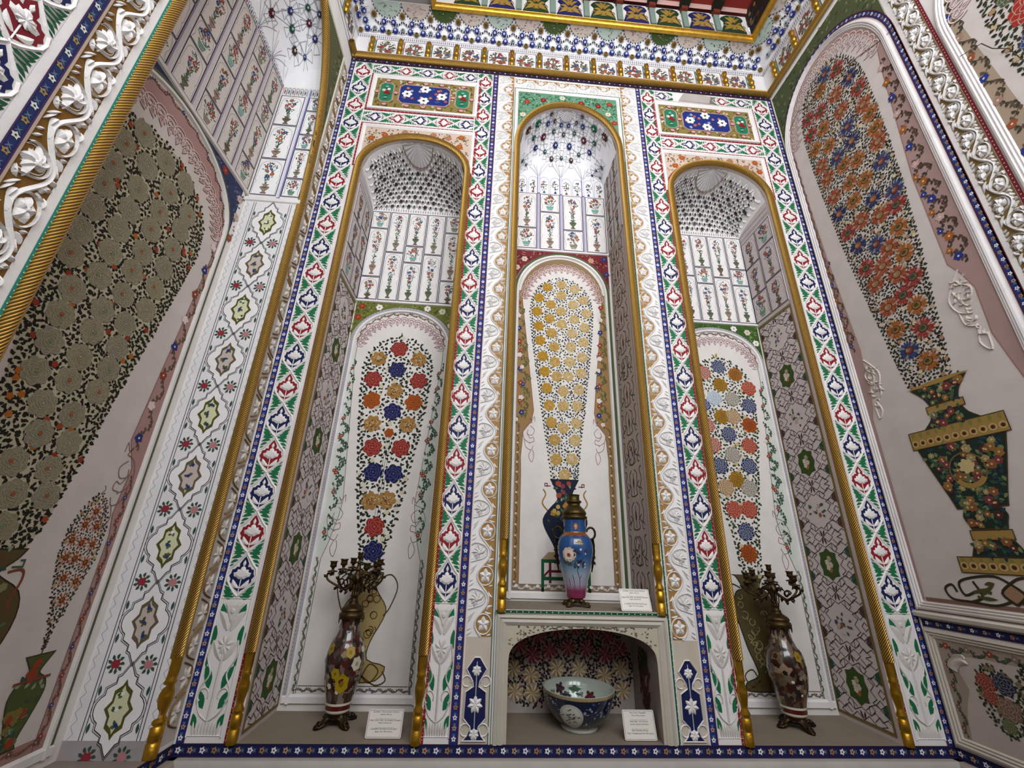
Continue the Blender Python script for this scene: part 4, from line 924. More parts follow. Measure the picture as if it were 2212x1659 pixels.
ST = [(-.225, .31, .055, 'n'), (0, .325, .04, 'g'), (.225, .31, .055, 'n'), (-.615, .525, .055, 'B'), (-.39, .425, .045, 'g'), (.39, .425, .045, 'g'), (.615, .525, .055, 'B'), (-.158, .506, .068, 'B'), (.158, .506, .068, 'B'), (-.68, .70, .045, 'g'), (-.457, .65, .068, 'M'), (0, .658, .045, 'd'), (.457, .65, .068, 'M'), (.68, .70, .045, 'g'), (-.233, .70, .045, 'g'), (.233, .70, .045, 'g'), (-.83, .91, .06, 'n'), (-.615, .89, .07, 'G'), (-.39, .83, .05, 'b'), (-.083, .79, .045, 'b'), (.083, .79, .045, 'b'), (.39, .83, .05, 'b'), (.615, .89, .07, 'G'), (.83, .91, .06, 'n'), (-.24, .855, .035, 'd'), (.24, .855, .035, 'd'), (-.335, .965, .035, 'd'), (.335, .965, .035, 'd'), (-.80, .30, .03, 'b'), (-.9, .45, .03, 'g'), (.80, .30, .03, 'b'), (.9, .45, .03, 'g'), (.72, .16, .03, 'b'), (.9, .2, .03, 'd')]
ribs = []
for k in (-1, -.5, 0, .5, 1):
    for e in (-1, 1):
        for (da, dt) in ((.06, .22), (.13, .26), (.22, .24)):
            if -1 <= k + e * da <= 1: ribs.append([(k, .01), (k + e * da * .45, dt * .55), (k + e * da, dt)])
star_net(S, ST, net_from(ST, ribs), W, FB)
for (a, t, r, q) in ST: star_boss(S, a, t, r, SCOL[q], W, FB, .95)
m = MB()
for k in range(11):
    t = PI * (k + .5) / 11; q = [(.17 * math.cos(t + s_ * PI / 22), 1.0 - .16 * math.sin(t + s_ * PI / 22)) for s_ in (-1, 0, 1)]
    m.face3([S(0, 1, .01), S(*q[0], .012), S(*q[1], .006)], hx('#dddcdc')); m.face3([S(0, 1, .01), S(*q[1], .006), S(*q[2], .012)], hx('#d2d0d0'))
FB.put('shell_fan', m.mesh('shell_fan', PAINT, raw=True), W)
for e in (-1, 1):                                             # jambs: dark linked ornament on grey-brown
    FJ = Frame(c + e * (HWC - .001), 0, -PI / 2 * e); u0, u1 = (.02, .34) if e < 0 else (-.34, -.02)
    G = hx('#b9aca2')
    tile_columns(FJ, u0, u1, 2.875, 3.6, [(.36, .34, .30), (.30, .36, .34)], W, rnd, hx('#c9beb8'))
    m = MB(); m.sweep([(u0, 2.86), (u1, 2.86)], [(-.012, 0), (-.008, .008), (.008, .008), (.012, 0)], hx('#c9bfb2')); FJ.put('jamb_fillet', m, W, STUCCO)
    m = MB(); m.rect(u0, u1, ZSH, 2.848, G, .0012); dk = hx('#4a3c38'); cu = (u0 + u1) / 2
    for k in range(13):
        z = ZSH + .09 + .18 * k
        if z > 2.8: break
        for sg in (-1, 1):
            m.stroke([(cu + sg * x, z + dz) for x, dz in smoothp([(.02, .08), (.06, .05), (.05, 0), (.09, -.03), (.12, .02), (.10, .07), (.13, .085)], 3)], .006, dk, .0022)
            m.stroke([(cu + sg * x, z + dz) for x, dz in smoothp([(.0, -.07), (.05, -.06), (.04, -.02), (.085, .01)], 3)], .006, dk, .0022)
            m.stroke(arc(cu + sg * .105, z - .05, .018, 0, 5.2, 8), .005, dk, .0022)
        if k % 3 == 1:
            m.stroke(circ(cu, z, .042, 14, .075), .005, dk, .0022, closed=True)
            for i in range(9): sprig(m, cu + rnd.uniform(-.02, .02), z + rnd.uniform(-.04, .04), rnd.uniform(0, 6), .02, [hx('#6a3a34'), hx('#3a4a44'), dk][i % 3], .0026, rnd)
        else: m.stroke([(cu, z - .06), (cu, z + .06)], .005, dk, .0022); m.leaf((cu, z - .03), (cu, z + .04), .012, hx('#5a3a3a'), .0022)
    FJ.put('jamb_ornament', m, W, PAINT)
m = MB(); m.sweep([(c - hw, 2.864), (c + hw, 2.864)], [(-.010, 0), (-.006, .010), (.006, .010), (.010, 0)], K['white']); F.put('white_fillet', m, W, STUCCO)
blind_arch(F, c - .004, .350, ZSH + .01, 2.50, .345, 2.856, W, hx('#8e3038'), [hx('#b9846a'), hx('#5c2028')], [hx('#e3c9b8'), hx('#3a4488'), hx('#d9a48c')], rnd, stripe=hx('#62793c'), nf=11, spw=hw)
m = MB(); P = arch_path(c - .004, .31, ZSH + .05, 2.50, .305, 20); m.poly(P, K['panel'], .001)
BRN = hx('#b08a58'); cc = c - .004
out = [(ZSH + .05, .31), (2.50, .31)]; inn_ = [(ZSH + .05, .272), (1.20, .272), (1.30, .275), (1.46, .262), (1.53, .21), (1.60, .197), (2.42, .285), (2.50, .29)]
side_borders(m, cc, out, inn_, BRN, .0016)
m.poly([(cc - .30 * math.cos(PI * i / 22), 2.46 + .335 * math.sin(PI * i / 22)) for i in range(23)] + [(cc + .262 * math.cos(PI * i / 22), 2.44 + .285 * math.sin(PI * i / 22)) for i in range(23)], hx('#9d8260'), .0018)
lace(m, cc, 2.44, .268, .275, 17, hx('#e2c4bd'), .0034, .031); lace(m, cc, 2.437, .266, .273, 17, hx('#b07c7c'), .0030, .032)
for sg in (-1, 1):
    vine(m, [(cc + sg * .250, 1.56), (cc + sg * .297, 2.42)], .024, .10, rnd, K['olive'], [hx('#6a7a48'), hx('#7a6a3a'), hx('#56663c')], [hx('#2f3d86'), hx('#e8d4cf'), hx('#b5482c')], .0026, .020, .016, .0025)
    vine(m, [(cc + sg * .285, 1.5), (cc + sg * .245, 1.75), (cc + sg * .275, 2.1)], .03, .12, rnd, K['olive'], [hx('#6a7a48'), hx('#7a6a3a')], [hx('#e8d4cf'), hx('#b5482c'), hx('#2f3d86')], .0028, .018, .013, .0025)
    vine(m, [(cc + sg * .292, ZSH + .08), (cc + sg * .292, 1.5)], .005, .06, rnd, K['brown'], [hx('#7a5a4a'), hx('#6a6a4a')], [K['cream']], .0026, .010, .006, .002)
    corbel(m, cc + sg * .205, 1.52, .135, sg, hx('#a8787a'))
m.rect(cc - .31, cc + .31, ZSH + .05, ZSH + .085, hx('#8d7a6a'), .0018)
vine(m, [(cc - .30, ZSH + .067), (cc + .30, ZSH + .067)], .008, .06, rnd, K['cream'], [K['cream'], hx('#d8c8b8')], [K['white']], .0028, .014, .008, .003)
F.put('painted_panel', m, W, PAINT)
def c34(x, z): return (-.274 + (x + .274) * 1.016, .786 + (z - .786) * 1.016)
m = MB(); av = []
CNF = [(.216, 2.542), (.113, 2.513), (.309, 2.512), (.212, 2.452), (.054, 2.422), (.37, 2.422), (.138, 2.373), (.295, 2.38), (.04, 2.31), (.207, 2.322), (.389, 2.315), (.128, 2.261), (.301, 2.264), (.053, 2.196), (.213, 2.222), (.371, 2.204), (.141, 2.149), (.282, 2.153), (.063, 2.086), (.359, 2.091), (.159, 2.045), (.273, 2.052), (.08, 1.969), (.347, 1.977), (.162, 1.933), (.263, 1.939), (.095, 1.86), (.335, 1.861), (.174, 1.829), (.25, 1.834), (.108, 1.743), (.215, 1.728), (.318, 1.745), (.123, 1.627), (.213, 1.627), (.304, 1.632), (.137, 1.515), (.211, 1.483), (.296, 1.517), (.156, 1.405), (.283, 1.406), (.165, 1.285), (.261, 1.289), (.216, 1.193)]
for (x, z) in CNF:
    x, z = c34(x, z); r = .037; worn = max(0, min(1, (x - .10) / .16)); base = mixc(hx('#cf9a18'), hx('#d8b878'), worn)
    av.append((x, z, r)); shaggy(m, x, z, r, [base, mixc(hx('#e2b83c'), K['cream'], .3 + .6 * worn), mixc(hx('#a87812'), hx('#b98a4a'), worn), mixc(hx('#e8d08a'), K['panel'], worn)], rnd, .0030, int(12 + 14 * worn))
ol = [(1.10, .06), (1.17, .078), (1.40, .11), (1.60, .14), (1.85, .172), (2.1, .205), (2.33, .225), (2.45, .212), (2.54, .165), (2.60, .09), (2.62, .03)]
leaf_fill(m, AX, ol, av, .021, rnd, [hx('#22324a'), hx('#2c3a3a'), hx('#2a3344'), hx('#3a4a2c')], .020, .0020, 14000, [hx('#d8d0a8'), K['cream']])
# the painted vase and its little green table behind the real vase
def vase_flat(m, ax, prof, col, edge, h, rnd, flowers, n):
    pr = smoothp(prof, 3); pts = [(ax + x, z) for x, z in pr] + [(ax - x, z) for x, z in pr[::-1]]
    m.poly(pts, col, h); m.stroke(pts, .004, edge, h + .0004, closed=True); zs_ = [p[1] for p in prof]; ws_ = [p[0] for p in prof]
    for i in range(n):
        z = rnd.uniform(zs_[0], zs_[-1]); x = ax + rnd.uniform(-.82, .82) * float(np.interp(z, zs_, ws_))
        if i % 4 == 0: m.poly(lobed(x, z, rnd.uniform(.010, .017), 6, .4, 14, i), flowers[(i // 4) % len(flowers)], h + .0016)
        else: sprig(m, x, z, rnd.uniform(0, 6.3), .022, [hx('#5f7a5a'), hx('#8a9a7a'), hx('#3f5a4a')][i % 3], h + .001, rnd)
vase_flat(m, AX, [(.05, .70), (.05, .74), (.07, .80), (.115, .88), (.13, .94), (.09, 1.0), (.045, 1.05), (.05, 1.10), (.085, 1.17)], hx('#1c2440'), hx('#10142a'), .0036, rnd, [hx('#c98a2a'), hx('#b5503a'), hx('#c9b060'), hx('#a03a4a')], 80)
for e in (-1, 1):
    m.stroke([(AX + e * x, z) for x, z in smoothp([(.10, .985), (.135, 1.03), (.115, 1.08), (.13, 1.11)], 4)], .007, hx('#b98a3c'), .004)
    m.stroke([(AX + e * .085, 1.13), (AX + e * .12, 1.13), (AX + e * .12, 1.145), (AX + e * .105, 1.145), (AX + e * .105, 1.125)], .004, hx('#7a2f24'), .004)
GT = hx('#1f7044')
m.poly([(AX - .14, .72), (AX - .10, .76), (AX + .10, .76), (AX + .14, .72)], hx('#b09a78'), .0030)
m.rect(AX - .14, AX + .14, .705, .722, GT, .0034)
for e in (-1, 1): m.rect(AX + e * .132 - .008, AX + e * .132 + .008, .57, .72, GT, .0034); m.rect(AX + e * .09 - .007, AX + e * .09 + .007, .60, .71, hx('#7c2030'), .0032); m.poly(circ(AX + e * .132, .565, .009, 8, .014), K['black'], .0036)
m.rect(AX - .14, AX + .14, .615, .632, GT, .0034); m.rect(AX - .1, AX + .1, .655, .667, hx('#7c2030'), .0032); m.stroke([(AX - .13, .63), (AX - .09, .67)], .01, hx('#7c2030'), .0031)
F.put('painted_bouquet', m, W, PAINT)
# back of the small niche below the shelf: a low spreading bouquet
F = FBd(DN); m = MB(); rnd = random.Random(8); av = []
for (x, z, q) in [(-.26, .30, 0), (-.16, .345, 0), (-.06, .375, 0), (.04, .385, 0), (.13, .375, 0), (.215, .345, 0), (-.19, .255, 0), (-.10, .275, 0), (0, .29, 0), (.10, .285, 0), (.20, .26, 0), (.28, .29, 0), (-.29, .19, 1), (-.2, .165, 1), (-.06, .195, 1), (.055, .19, 1), (.19, .165, 1), (.28, .195, 1), (-.28, .09, 1), (-.19, .085, 1), (.19, .09, 1), (.285, .10, 1)]:
    x += XC; r = .045; av.append((x, z, r)); cs = [hx('#a84a50'), hx('#c87a7c'), hx('#8a3038'), hx('#d9a0a0')] if q == 0 else [hx('#c0a070'), hx('#dcc8a0'), hx('#a8824a'), hx('#e3d5bb')]
    for k in range(18): a = 2 * PI * k / 18; m.leaf((x + .1 * r * math.cos(a), z + .1 * r * math.sin(a)), (x + r * math.cos(a), z + r * math.sin(a)), r * .14, cs[k % 4], .003)
for (x, z) in dart(lambda x, z: ((x - XC) / .345) ** 2 + ((z - .20) / .235) ** 2 < 1 and not (abs(x - XC) < .13 and z < .15) and z > .03, (XC - .345, XC + .345, .03, .435), av, .014, 8000, rnd):
    a = rnd.uniform(0, 6.3)
    for q in (0, 2.4): sprig(m, x, z, a + q, .018, [hx('#33281f'), hx('#5a2a24'), hx('#2a2a20')][rnd.randrange(3)], .002, rnd)
m.poly([(XC - .12, .125), (XC + .12, .125), (XC + .11, .115), (XC + .08, .02), (XC - .08, .02), (XC - .11, .115)], hx('#b06a5a'), .0034)
F.put('painted_bouquet', m, W, PAINT)
for e in (-1, 1):
    FJ = Frame(XC + e * .344, 0, -PI / 2 * e); m = MB(); cu = -e * .18
    for k in range(150):
        z = rnd.uniform(.06, .36); x = cu + rnd.uniform(-1, 1) * .07 * math.sin(PI * (z - .03) / .36) ** .7
        sprig(m, x, z, rnd.uniform(1, 2.2), .035, [hx('#5a3a2c'), hx('#7a3a34'), hx('#3a4a30'), hx('#8a6a4a')][int((z - .06) * 10 + rnd.random()) % 4], .002, rnd)
    FJ.put('painted_cypress', m, W, PAINT)

# ================================================================== LEFT WALL
W = wall_left; FLB = Frame(XL - LND, 0, PI / 2); FLJ = Frame(0, LN1, 0); FLJ2 = Frame(0, LN0, PI); rnd = random.Random(31)
PW = hx('#cfc4bd')                                             # duller white of this niche
tile_columns(FLB, LN0, LN1, 2.735, 3.66, [(.30, .20, .32, .18), (.34, .18, .30, .18), (.20, .32, .18, .30), (.32, .20, .30, .18), (.18, .30, .20, .32), (.30, .18, .34, .18)], W, rnd, hx('#d6ccc4'), .03, hx('#9a8c96'))
m = MB()
for k in range(40):
    u = LN0 + .013 + .0265 * k; m.stroke([(u - .011, 3.66), (u - .011, 3.70)] + arc(u, 3.70, .011, PI, 0, 6, .02) + [(u + .011, 3.66)], .003, hx('#8a8296'), .002); m.leaf((u, 3.665), (u, 3.705), .005, [hx('#a85a5a'), hx('#4a7a6a'), hx('#5a5a8a')][k % 3], .002)
FLB.put('leaf_frieze', m, W, PAINT)
m = MB(); m.sweep([(LN0, 2.72), (LN1, 2.72)], [(-.016, 0), (-.010, .012), (.010, .012), (.016, 0)], hx('#d8d0ca')); FLB.put('white_fillet', m, W, STUCCO)
blind_arch(FLB, LNC, .485, .03, 2.35, .36, 2.705, W, hx('#3c4468'), [hx('#6a7296'), hx('#2c3456'), hx('#7a6a8a')], [hx('#b5503a'), hx('#c9b0a8'), hx('#a83a3a')], rnd, edge=hx('#ddd8d4'), stripe=hx('#6d7548'), nf=15, spw=.53)
m = MB(); P = arch_path(LNC, .445, .07, 2.35, .32, 22); m.poly(P, PW, .001)
out = [(.07, .445), (2.35, .445)]; inn_ = [(.07, .405), (.78, .405), (.86, .385), (1.05, .40), (1.11, .37), (1.16, .345), (2.15, .425), (2.35, .435)]
side_borders(m, LNC, out, inn_, hx('#b58d86'), .0016)
m.poly([(LNC - .44 * math.cos(PI * i / 24), 2.33 + .33 * math.sin(PI * i / 24)) for i in range(25)] + [(LNC + .415 * math.cos(PI * i / 24), 2.30 + .27 * math.sin(PI * i / 24)) for i in range(25)], hx('#b58d86'), .0018)
lace(m, LNC, 2.295, .398, .245, 21, hx('#dcc0b8'), .0034, .040); lace(m, LNC, 2.292, .396, .243, 21, hx('#8f6264'), .0030, .041)
vine(m, [(LNC - .428 * math.cos(PI * i / 24), 2.335 + .315 * math.sin(PI * i / 24)) for i in range(25)], .008, .09, rnd, K['brown'], [hx('#7a4a40'), hx('#6a6a4a')], [hx('#8a4a6a'), hx('#3a3a7a')], .0026, .016, .009, .0022)
for sg in (-1, 1):
    vine(m, [(LNC + sg * .398, 1.14), (LNC + sg * .436, 2.25)], .02, .15, rnd, hx('#6a5a44'), [hx('#6a6248'), hx('#7a5a40')], [hx('#2f3d86'), hx('#e0cdc8'), hx('#a8482c')], .0026, .024, .019, .003)
    vine(m, [(LNC + sg * .425, .09), (LNC + sg * .425, 1.02)], .008, .09, rnd, hx('#7a4a44'), [hx('#8a5a50'), hx('#6a5a48')], [hx('#a8482c'), hx('#4a4a80')], .0026, .016, .009, .0025)
    corbel(m, LNC + sg * .355, 1.10, .16, sg, hx('#8f6a66'), .0028, .004)
m.rect(LNC - .445, LNC + .445, .07, .11, hx('#a88278'), .0018); vine(m, [(LNC - .43, .09), (LNC + .43, .09)], .008, .09, rnd, hx('#7a4a44'), [hx('#8a5a50')], [hx('#7a5a50')], .0026, .016, .009, .0025)
FLB.put('painted_panel', m, W, PAINT)
m = MB(); AX = -.685; ol = [(.70, .085), (.80, .125), (.904, .148), (1.08, .175), (1.278, .20), (1.483, .238), (1.817, .297), (2.0, .325), (2.12, .34), (2.25, .325), (2.35, .265), (2.42, .15), (2.44, .05)]
zs_ = [o[0] for o in ol]; ws_ = [o[1] for o in ol]; av = []
row = 0; z = .80
while z < 2.41:                                                # grey roses in offset rows
    wq = float(np.interp(z, zs_, ws_)); rr = .050 + .010 * (z - .8) / 1.6; st = rr * 2.22; n = max(1, int((2 * wq - rr * .9) / st)); n = n if (n + row) % 2 == 0 or n < 3 else n
    for k in range(n):
        x = AX + (k - (n - 1) / 2) * st + rnd.uniform(-.006, .006) + (.3 * st if row % 2 and n < 3 else 0); zz = z + rnd.uniform(-.008, .008)
        if abs(x - AX) > float(np.interp(zz, zs_, ws_)) - rr * .55: continue
        av.append((x, zz, rr * .86)); rose(m, x, zz, rr * .88, mixc(hx('#8a8472'), hx('#938a70'), rnd.random()), hx('#b0a684'), rnd, .0030, (.88, .72, .56, .40, .24), 7, .04)
        if rnd.random() < .8: m.poly(lobed(x + rnd.uniform(-.01, .01), zz, rr * .14, 5, .4, 10), [hx('#b5603a'), hx('#7a8a60')][rnd.randrange(2)], .0052)
    z += rr * 1.92; row += 1
m.poly([(AX - w_, z_) for z_, w_ in ol] + [(AX + w_, z_) for z_, w_ in ol[::-1]], hx('#bdb59a'), .0014)
leaf_fill(m, AX, ol, av, .0165, rnd, [hx('#1f1c14'), hx('#2c2418'), hx('#232a1c'), hx('#33241a')], .024, .0020, 40000, [hx('#b5522c'), hx('#a83f2a'), hx('#c9742c')], budk=22)
FLB.put('painted_bouquet', m, W, PAINT)
m = MB()
vase_flat(m, AX, [(.05, .30), (.06, .34), (.13, .42), (.155, .52), (.13, .60), (.05, .65), (.05, .67), (.085, .70), (.105, .73)], hx('#6d5a34'), hx('#3a2c1a'), .0030, rnd, [hx('#a84a2a'), hx('#8a8a5a')], 60)
for e in (-1, 1): m.stroke([(AX + e * x, z) for x, z in smoothp([(.07, .66), (.115, .665), (.125, .63), (.11, .57), (.12, .545)], 4)], .008, hx('#8a4a34'), .0034); m.stroke([(AX + e * .075, .675), (AX + e * .11, .675), (AX + e * .11, .695), (AX + e * .095, .695)], .006, hx('#4a6a44'), .0034)
FLB.put('painted_vase', m, W, PAINT)
for e in (-1, 1):                                              # orange cypress bouquet in a slim green ewer, one on each side
    m = MB(); ax = LNC + e * .30; ol2 = [(.40, .004), (.46, .012), (.52, .03), (.60, .055), (.70, .082), (.80, .082), (.87, .058), (.91, .03), (.935, .008)]; a2 = []
    for (dx, z) in [(.0, .555), (-.028, .615), (.028, .63), (-.04, .68), (.012, .695), (.05, .70), (-.042, .745), (.008, .75), (.052, .76), (-.03, .81), (.022, .815), (-.005, .865)]:
        x = ax + e * dx * -1; a2.append((x, z, .024)); daisy(m, x, z, .029, hx('#c8601c'), hx('#a8480e'), hx('#d98a3a'), rnd, .003, 9)
    leaf_fill(m, ax, ol2, a2, .014, rnd, [hx('#33301f'), hx('#3f3a26'), hx('#2c2c1e')], .014, .002, 5000, [hx('#c9a878'), hx('#b58a5a')], .003)
    m.stroke([(ax, .36), (ax, .46)], .004, hx('#4a3a24'), .0022)
    m.stroke(smoothp([(ax, .935), (ax + .012 * e, .95), (ax + .004 * e, .965)], 3), .003, hx('#6a6a3a'), .0022)
    vase_flat(m, ax, [(.028, .11), (.022, .135), (.045, .20), (.062, .265), (.048, .305), (.02, .325), (.024, .345), (.052, .385)], hx('#5f6a34'), hx('#43401f'), .003, rnd, [hx('#a8482c'), hx('#8a7a3a')], 50)
    m.rect(ax - .065, ax + .065, .305, .313, hx('#8a4a3c'), .005)
    FLB.put('painted_ewer', m, W, PAINT)
# far jamb: medallion band below, two columns of tiles above; u = x
def medallion_band(frame, u0, u1, z0, z1, parent, rnd):
    m = MB(); m.rect(u0, u1, z0, z1, hx('#e6e4e4'), .001); cu = (u0 + u1) / 2 + .004; ln = hx('#3a3640')
    a0, a1 = cu - .098, cu + .098
    for k in range(60):
        z = z0 + (z1 - z0) * k / 60
        for e in (u0 + .012, u1 - .014): m.stroke([(e - .008, z), (e + .008, z + .02), (e - .008, z + .043)], .0016, hx('#9a98a4'), .0016)
    for e in (a0, a1, a0 - .012, a1 + .012): m.stroke([(e, z0), (e, z1)], .0028, ln, .0022)
    for kk in range(9):
        zc = 2.52 - .2952 * kk; H = .1476
        if zc - H < -.04: continue
        q = [(0, 1.0), (.10, .90), (.24, .74), (.36, .70), (.36, .56), (.66, .44), (.66, .30), (.78, .24), (.90, .12), (.92, 0)]
        o = [(x * .098, z * H) for x, z in q]; o = o + [(x, -z) for x, z in o[::-1][1:]]; o = o + [(-x, z) for x, z in o[::-1][1:-1]]
        pts = [(cu + x, zc + z) for x, z in o]
        m.poly(pts, hx('#eeecea'), .0018); m.stroke(pts, .0032, ln, .0026, closed=True); m.stroke([(cu + x * 1.10, zc + z * 1.06) for x, z in o], .0020, ln, .0024, closed=True)
        col = [hx('#6f6a2f'), hx('#7a6a52')][kk % 2]; inn2 = [hx('#dfe0b8'), hx('#cdbcb4')][kk % 2]
        s8 = [(0, .66), (.10, .52), (.34, .40), (.34, .18), (.54, 0)]; s8 = s8 + [(x, -z) for x, z in s8[::-1][1:]]; s8 = s8 + [(-x, z) for x, z in s8[::-1][1:-1]]
        m.poly([(cu + x * .098, zc + z * H) for x, z in s8], col, .0030); m.poly([(cu + x * .098 * .74, zc + z * H * .80) for x, z in s8], inn2, .0036)
        for (dx, dz) in ((0, .05), (.008, -.05), (-.006, .0)):
            m.poly(lobed(cu + dx, zc + dz, .008, 5, .5, 10), [hx('#2f3d96'), K['white'], hx('#4a4a7a')][rnd.randrange(3)], .0046)
            for i in range(4): sprig(m, cu + dx, zc + dz, rnd.uniform(0, 6.3), .020, [hx('#4a6a40'), hx('#6a7a4a')][i % 2], .0042, rnd)
        for e in (-1, 1):                                      # red flowers in the corners between medallions
            x, z = cu + e * .062, zc - H; m.poly(lobed(x, z, .016, 6, .45, 16), [hx('#a83a44'), hx('#c98a8c')][0 if e < 0 else 1], .0032)
            for i in range(9): a = i * .7; sprig(m, x + .014 * math.cos(a), z + .016 * math.sin(a), a, .020, hx('#3f6250'), .0028, rnd)
            for dz in (.07, -.07): m.leaf((cu + e * .088, zc + dz * .6), (cu + e * .09, zc + dz * 1.1), .006, hx('#3f6250'), .0028)
    frame.put('medallion_band', m, parent, PAINT)
xB = XL - LND
medallion_band(FLJ, xB + .008, XL - .005, .06, 2.665, W, rnd)
m = MB(); m.rect(xB, XL, 0, .06, hx('#a8a0a0'), .001); m.sweep([(xB, 2.69), (XL, 2.69)], [(-.018, 0), (-.012, .008), (.012, .008), (.018, 0)], K['white']); FLJ.put('jamb_fillet', m, W, STUCCO)
tile_columns(FLJ, xB + .006, XL - .15, 2.72, 3.60, [(.32, .34, .34)], W, rnd, hx('#efedec'))
tile_columns(FLJ, XL - .128, XL - .012, 2.72, 3.60, [(.15, .25, .15, .28, .17)], W, rnd, hx('#efedec'))
m = MB(); m.sweep([(XL - .139, 2.71), (XL - .139, 3.68)], [(-.010, 0), (-.006, .006), (.006, .006), (.010, 0)], [K['violet'], hx('#dcdae6'), K['violet']]); FLJ.put('tile_bar', m, W, PAINT)
m = MB()
for k in range(11):
    u = xB + .02 + .027 * k; m.stroke([(u - .011, 3.61), (u - .011, 3.66)] + arc(u, 3.66, .011, PI, 0, 6, .02) + [(u + .011, 3.61)], .003, hx('#8a8296'), .002); m.leaf((u, 3.615), (u, 3.665), .005, [hx('#b86a6a'), hx('#4a8a7a'), hx('#5a6a8a')][k % 3], .002)
FLJ.put('leaf_frieze', m, W, PAINT)
# star vault of the left niche
S0 = vault_fn(LNC, .53, 3.68, 3.70, .43, LND)
FL.put('niche_vault', vault_shell(S0, hx('#f0eff0'), 30, 14), W)
STL = [(.358, .266, .05, 'M'), (.441, .53, .045, 'b'), (.458, .772, .04, 'g'), (.524, .91, .04, 'b'), (.591, .747, .045, 'M'), (.591, .494, .048, 'g'), (.724, .797, .045, 'b'), (.774, .468, .052, 'n'), (.85, .62, .03, 'b'), (.12, .4, .05, 'b'), (.25, .6, .05, 'n'), (.0, .65, .06, 'G'), (-.25, .6, .05, 'n'), (-.45, .4, .05, 'b'), (.2, .85, .04, 'M'), (-.2, .85, .04, 'b')]
ribs = []
for k in (-1, -.66, -.33, 0, .33, .66, 1):
    for e in (-1, 1):
        for (da, dt) in ((.05, .25), (.12, .30), (.2, .26)):
            if -1 <= k + e * da <= 1: ribs.append([(k, .01), (k + e * da * .45, dt * .55), (k + e * da, dt)])
star_net(S0, STL, net_from(STL, ribs), W, FL, .006)
for (a, t, r, q) in STL: star_boss(S0, a, t, r, SCOL[q], W, FL, 1.0)
# rope round the opening, bands of the pier towards the corner and of the near pier
rope(FL, [(u + (.022 if u < LNC else 0), z) for u, z in left_arch(.33, off=.018)], .024, W, h=-.006)
for u in (LN0 + .004, LN1 + .018): FL.put('rope_base', ROPEB, W, u=u, v=0, h=-.006, scale=(1.15, 1.15, 1.0))
m = MB(); m.rect(-.105, -.004, .02, 4.10, hx('#c9c0b6'), .002)
for e in (-.112, -.006): m.stroke([(e, 0), (e, 4.1)], .010, hx('#dcd5cc'), .002, h1=.008)
for k in range(34):
    z = .12 + .118 * k
    if z > 4.05: break
    sg = 1 if k % 2 else -1
    m.stroke([(-.055 + sg * x, z + dz) for x, dz in smoothp([(-.03, -.06), (.03, -.03), (.03, .03), (-.03, .06)], 4)], .008, hx('#a07a4a'), .003, h1=.010)
    for i in range(6): a = i * 1.05; m.ridge((-.055 + sg * .005, z), (-.055 + sg * .005 + .036 * math.cos(a), z + .045 * math.sin(a)), .009, hx('#d6cfc6'), .003, .012)
FL.put('carved_vine', m, W, STUCCO)
m = MB(); path = [(-.118, 2.75), (-.118, 4.105), (LN0 - .0, 4.105)]
m.stroke(path, .012, hx('#d3cfbd'), .003, h1=.010); FL.put('white_fillet', m, W, STUCCO)
A = left_arch(2.75, off=.045); m = MB()
for a, b in zip(A, A[1:]):
    if abs(b[0] - a[0]) > 1e-5 and a[0] > LNC - .2: m.poly([a, b, (b[0], 4.10), (a[0], 4.10)], hx('#6b6c48'), .0018)
for k in range(120):
    u, z = rnd.uniform(-.19, -.125), rnd.uniform(3.0, 4.09); sprig(m, u, z, rnd.uniform(0, 6.3), .03, [hx('#8a8a66'), hx('#4f5434'), hx('#7a6a52')][k % 3], .0026 if z > 4.0 or u > -.19 else -.01, rnd)
FL.put('spandrel', m, W, PAINT)
# near pier
for (u, wd, colr) in ((-1.247, .026, K['white']), (-1.405, .024, K['white'])):
    m = MB(); m.stroke([(u, 0), (u, 4.6)], wd, colr, .003); FL.put('white_fillet', m, W, STUCCO)
dotted_band(FL, [(-1.2295, 0), (-1.2295, 4.6)], .011, K['teal'], [hx('#bfe0d4')], .018, W, 'teal_line', h=.004, r=.0022)
m = MB(); m.stroke([(-1.361, 0), (-1.361, 4.6)], .010, hx('#a58f7a'), .002, h1=.010); FL.put('brown_fillet', m, W, STUCCO)
dotted_band(FL, [(-1.380, 0), (-1.380, 4.6)], .027, hx('#2f4078'), [hx('#d8d8cc'), hx('#b0935a')], .052, W, 'blue_flower_band', dots='flower', edge=hx('#5a3a6a'), r=.009)
m = MB(); m.rect(-1.356, -1.258, 0, 4.6, hx('#8d6328'), .001); FL.put('relief_ground', m, W, PAINT)
for k in range(16): FL.put('relief_flower', SCROLL_DEEP, W, u=-1.307, v=.03 + .2415 * k, h=.0012, scale=(-.098 / .65, .16, .2415))
m = MB(); m.rect(-1.60, -1.417, 0, 4.6, hx('#dcd8d6'), .001); FL.put('relief_ground', m, W, PAINT)
for k in range(17): FL.put('carved_lotus', LOT_RF if k % 2 == 0 else LOT_BF, W, u=-1.478, v=.19 + .173 * k + .04, scale=(.122 / .62, .178, .178))
for e in (-1.5455,): dotted_band(FL, [(e, 0), (e, 4.6)], .02, hx('#2f4078'), [K['white']], .05, W, 'blue_flower_band')
# blue strip and moulding continuing along the ledge
dotted_band(FL, [(YR, -.021), (0, -.021)], .040, hx('#232a63'), WTPK, .05, W, 'blue_flower_band', h=.004, dots='flower', edge=K['purple'])
m = MB(); m.sweep([(YR, -.045), (0, -.045)], [(0, 0), (0, .03), (-.008, .045), (-.016, .048), (-.026, .046), (-.034, .042), (-.040, .02), (-.040, 0)], hx('#a89c90')); FL.put('ledge_moulding', m, W, STUCCO)

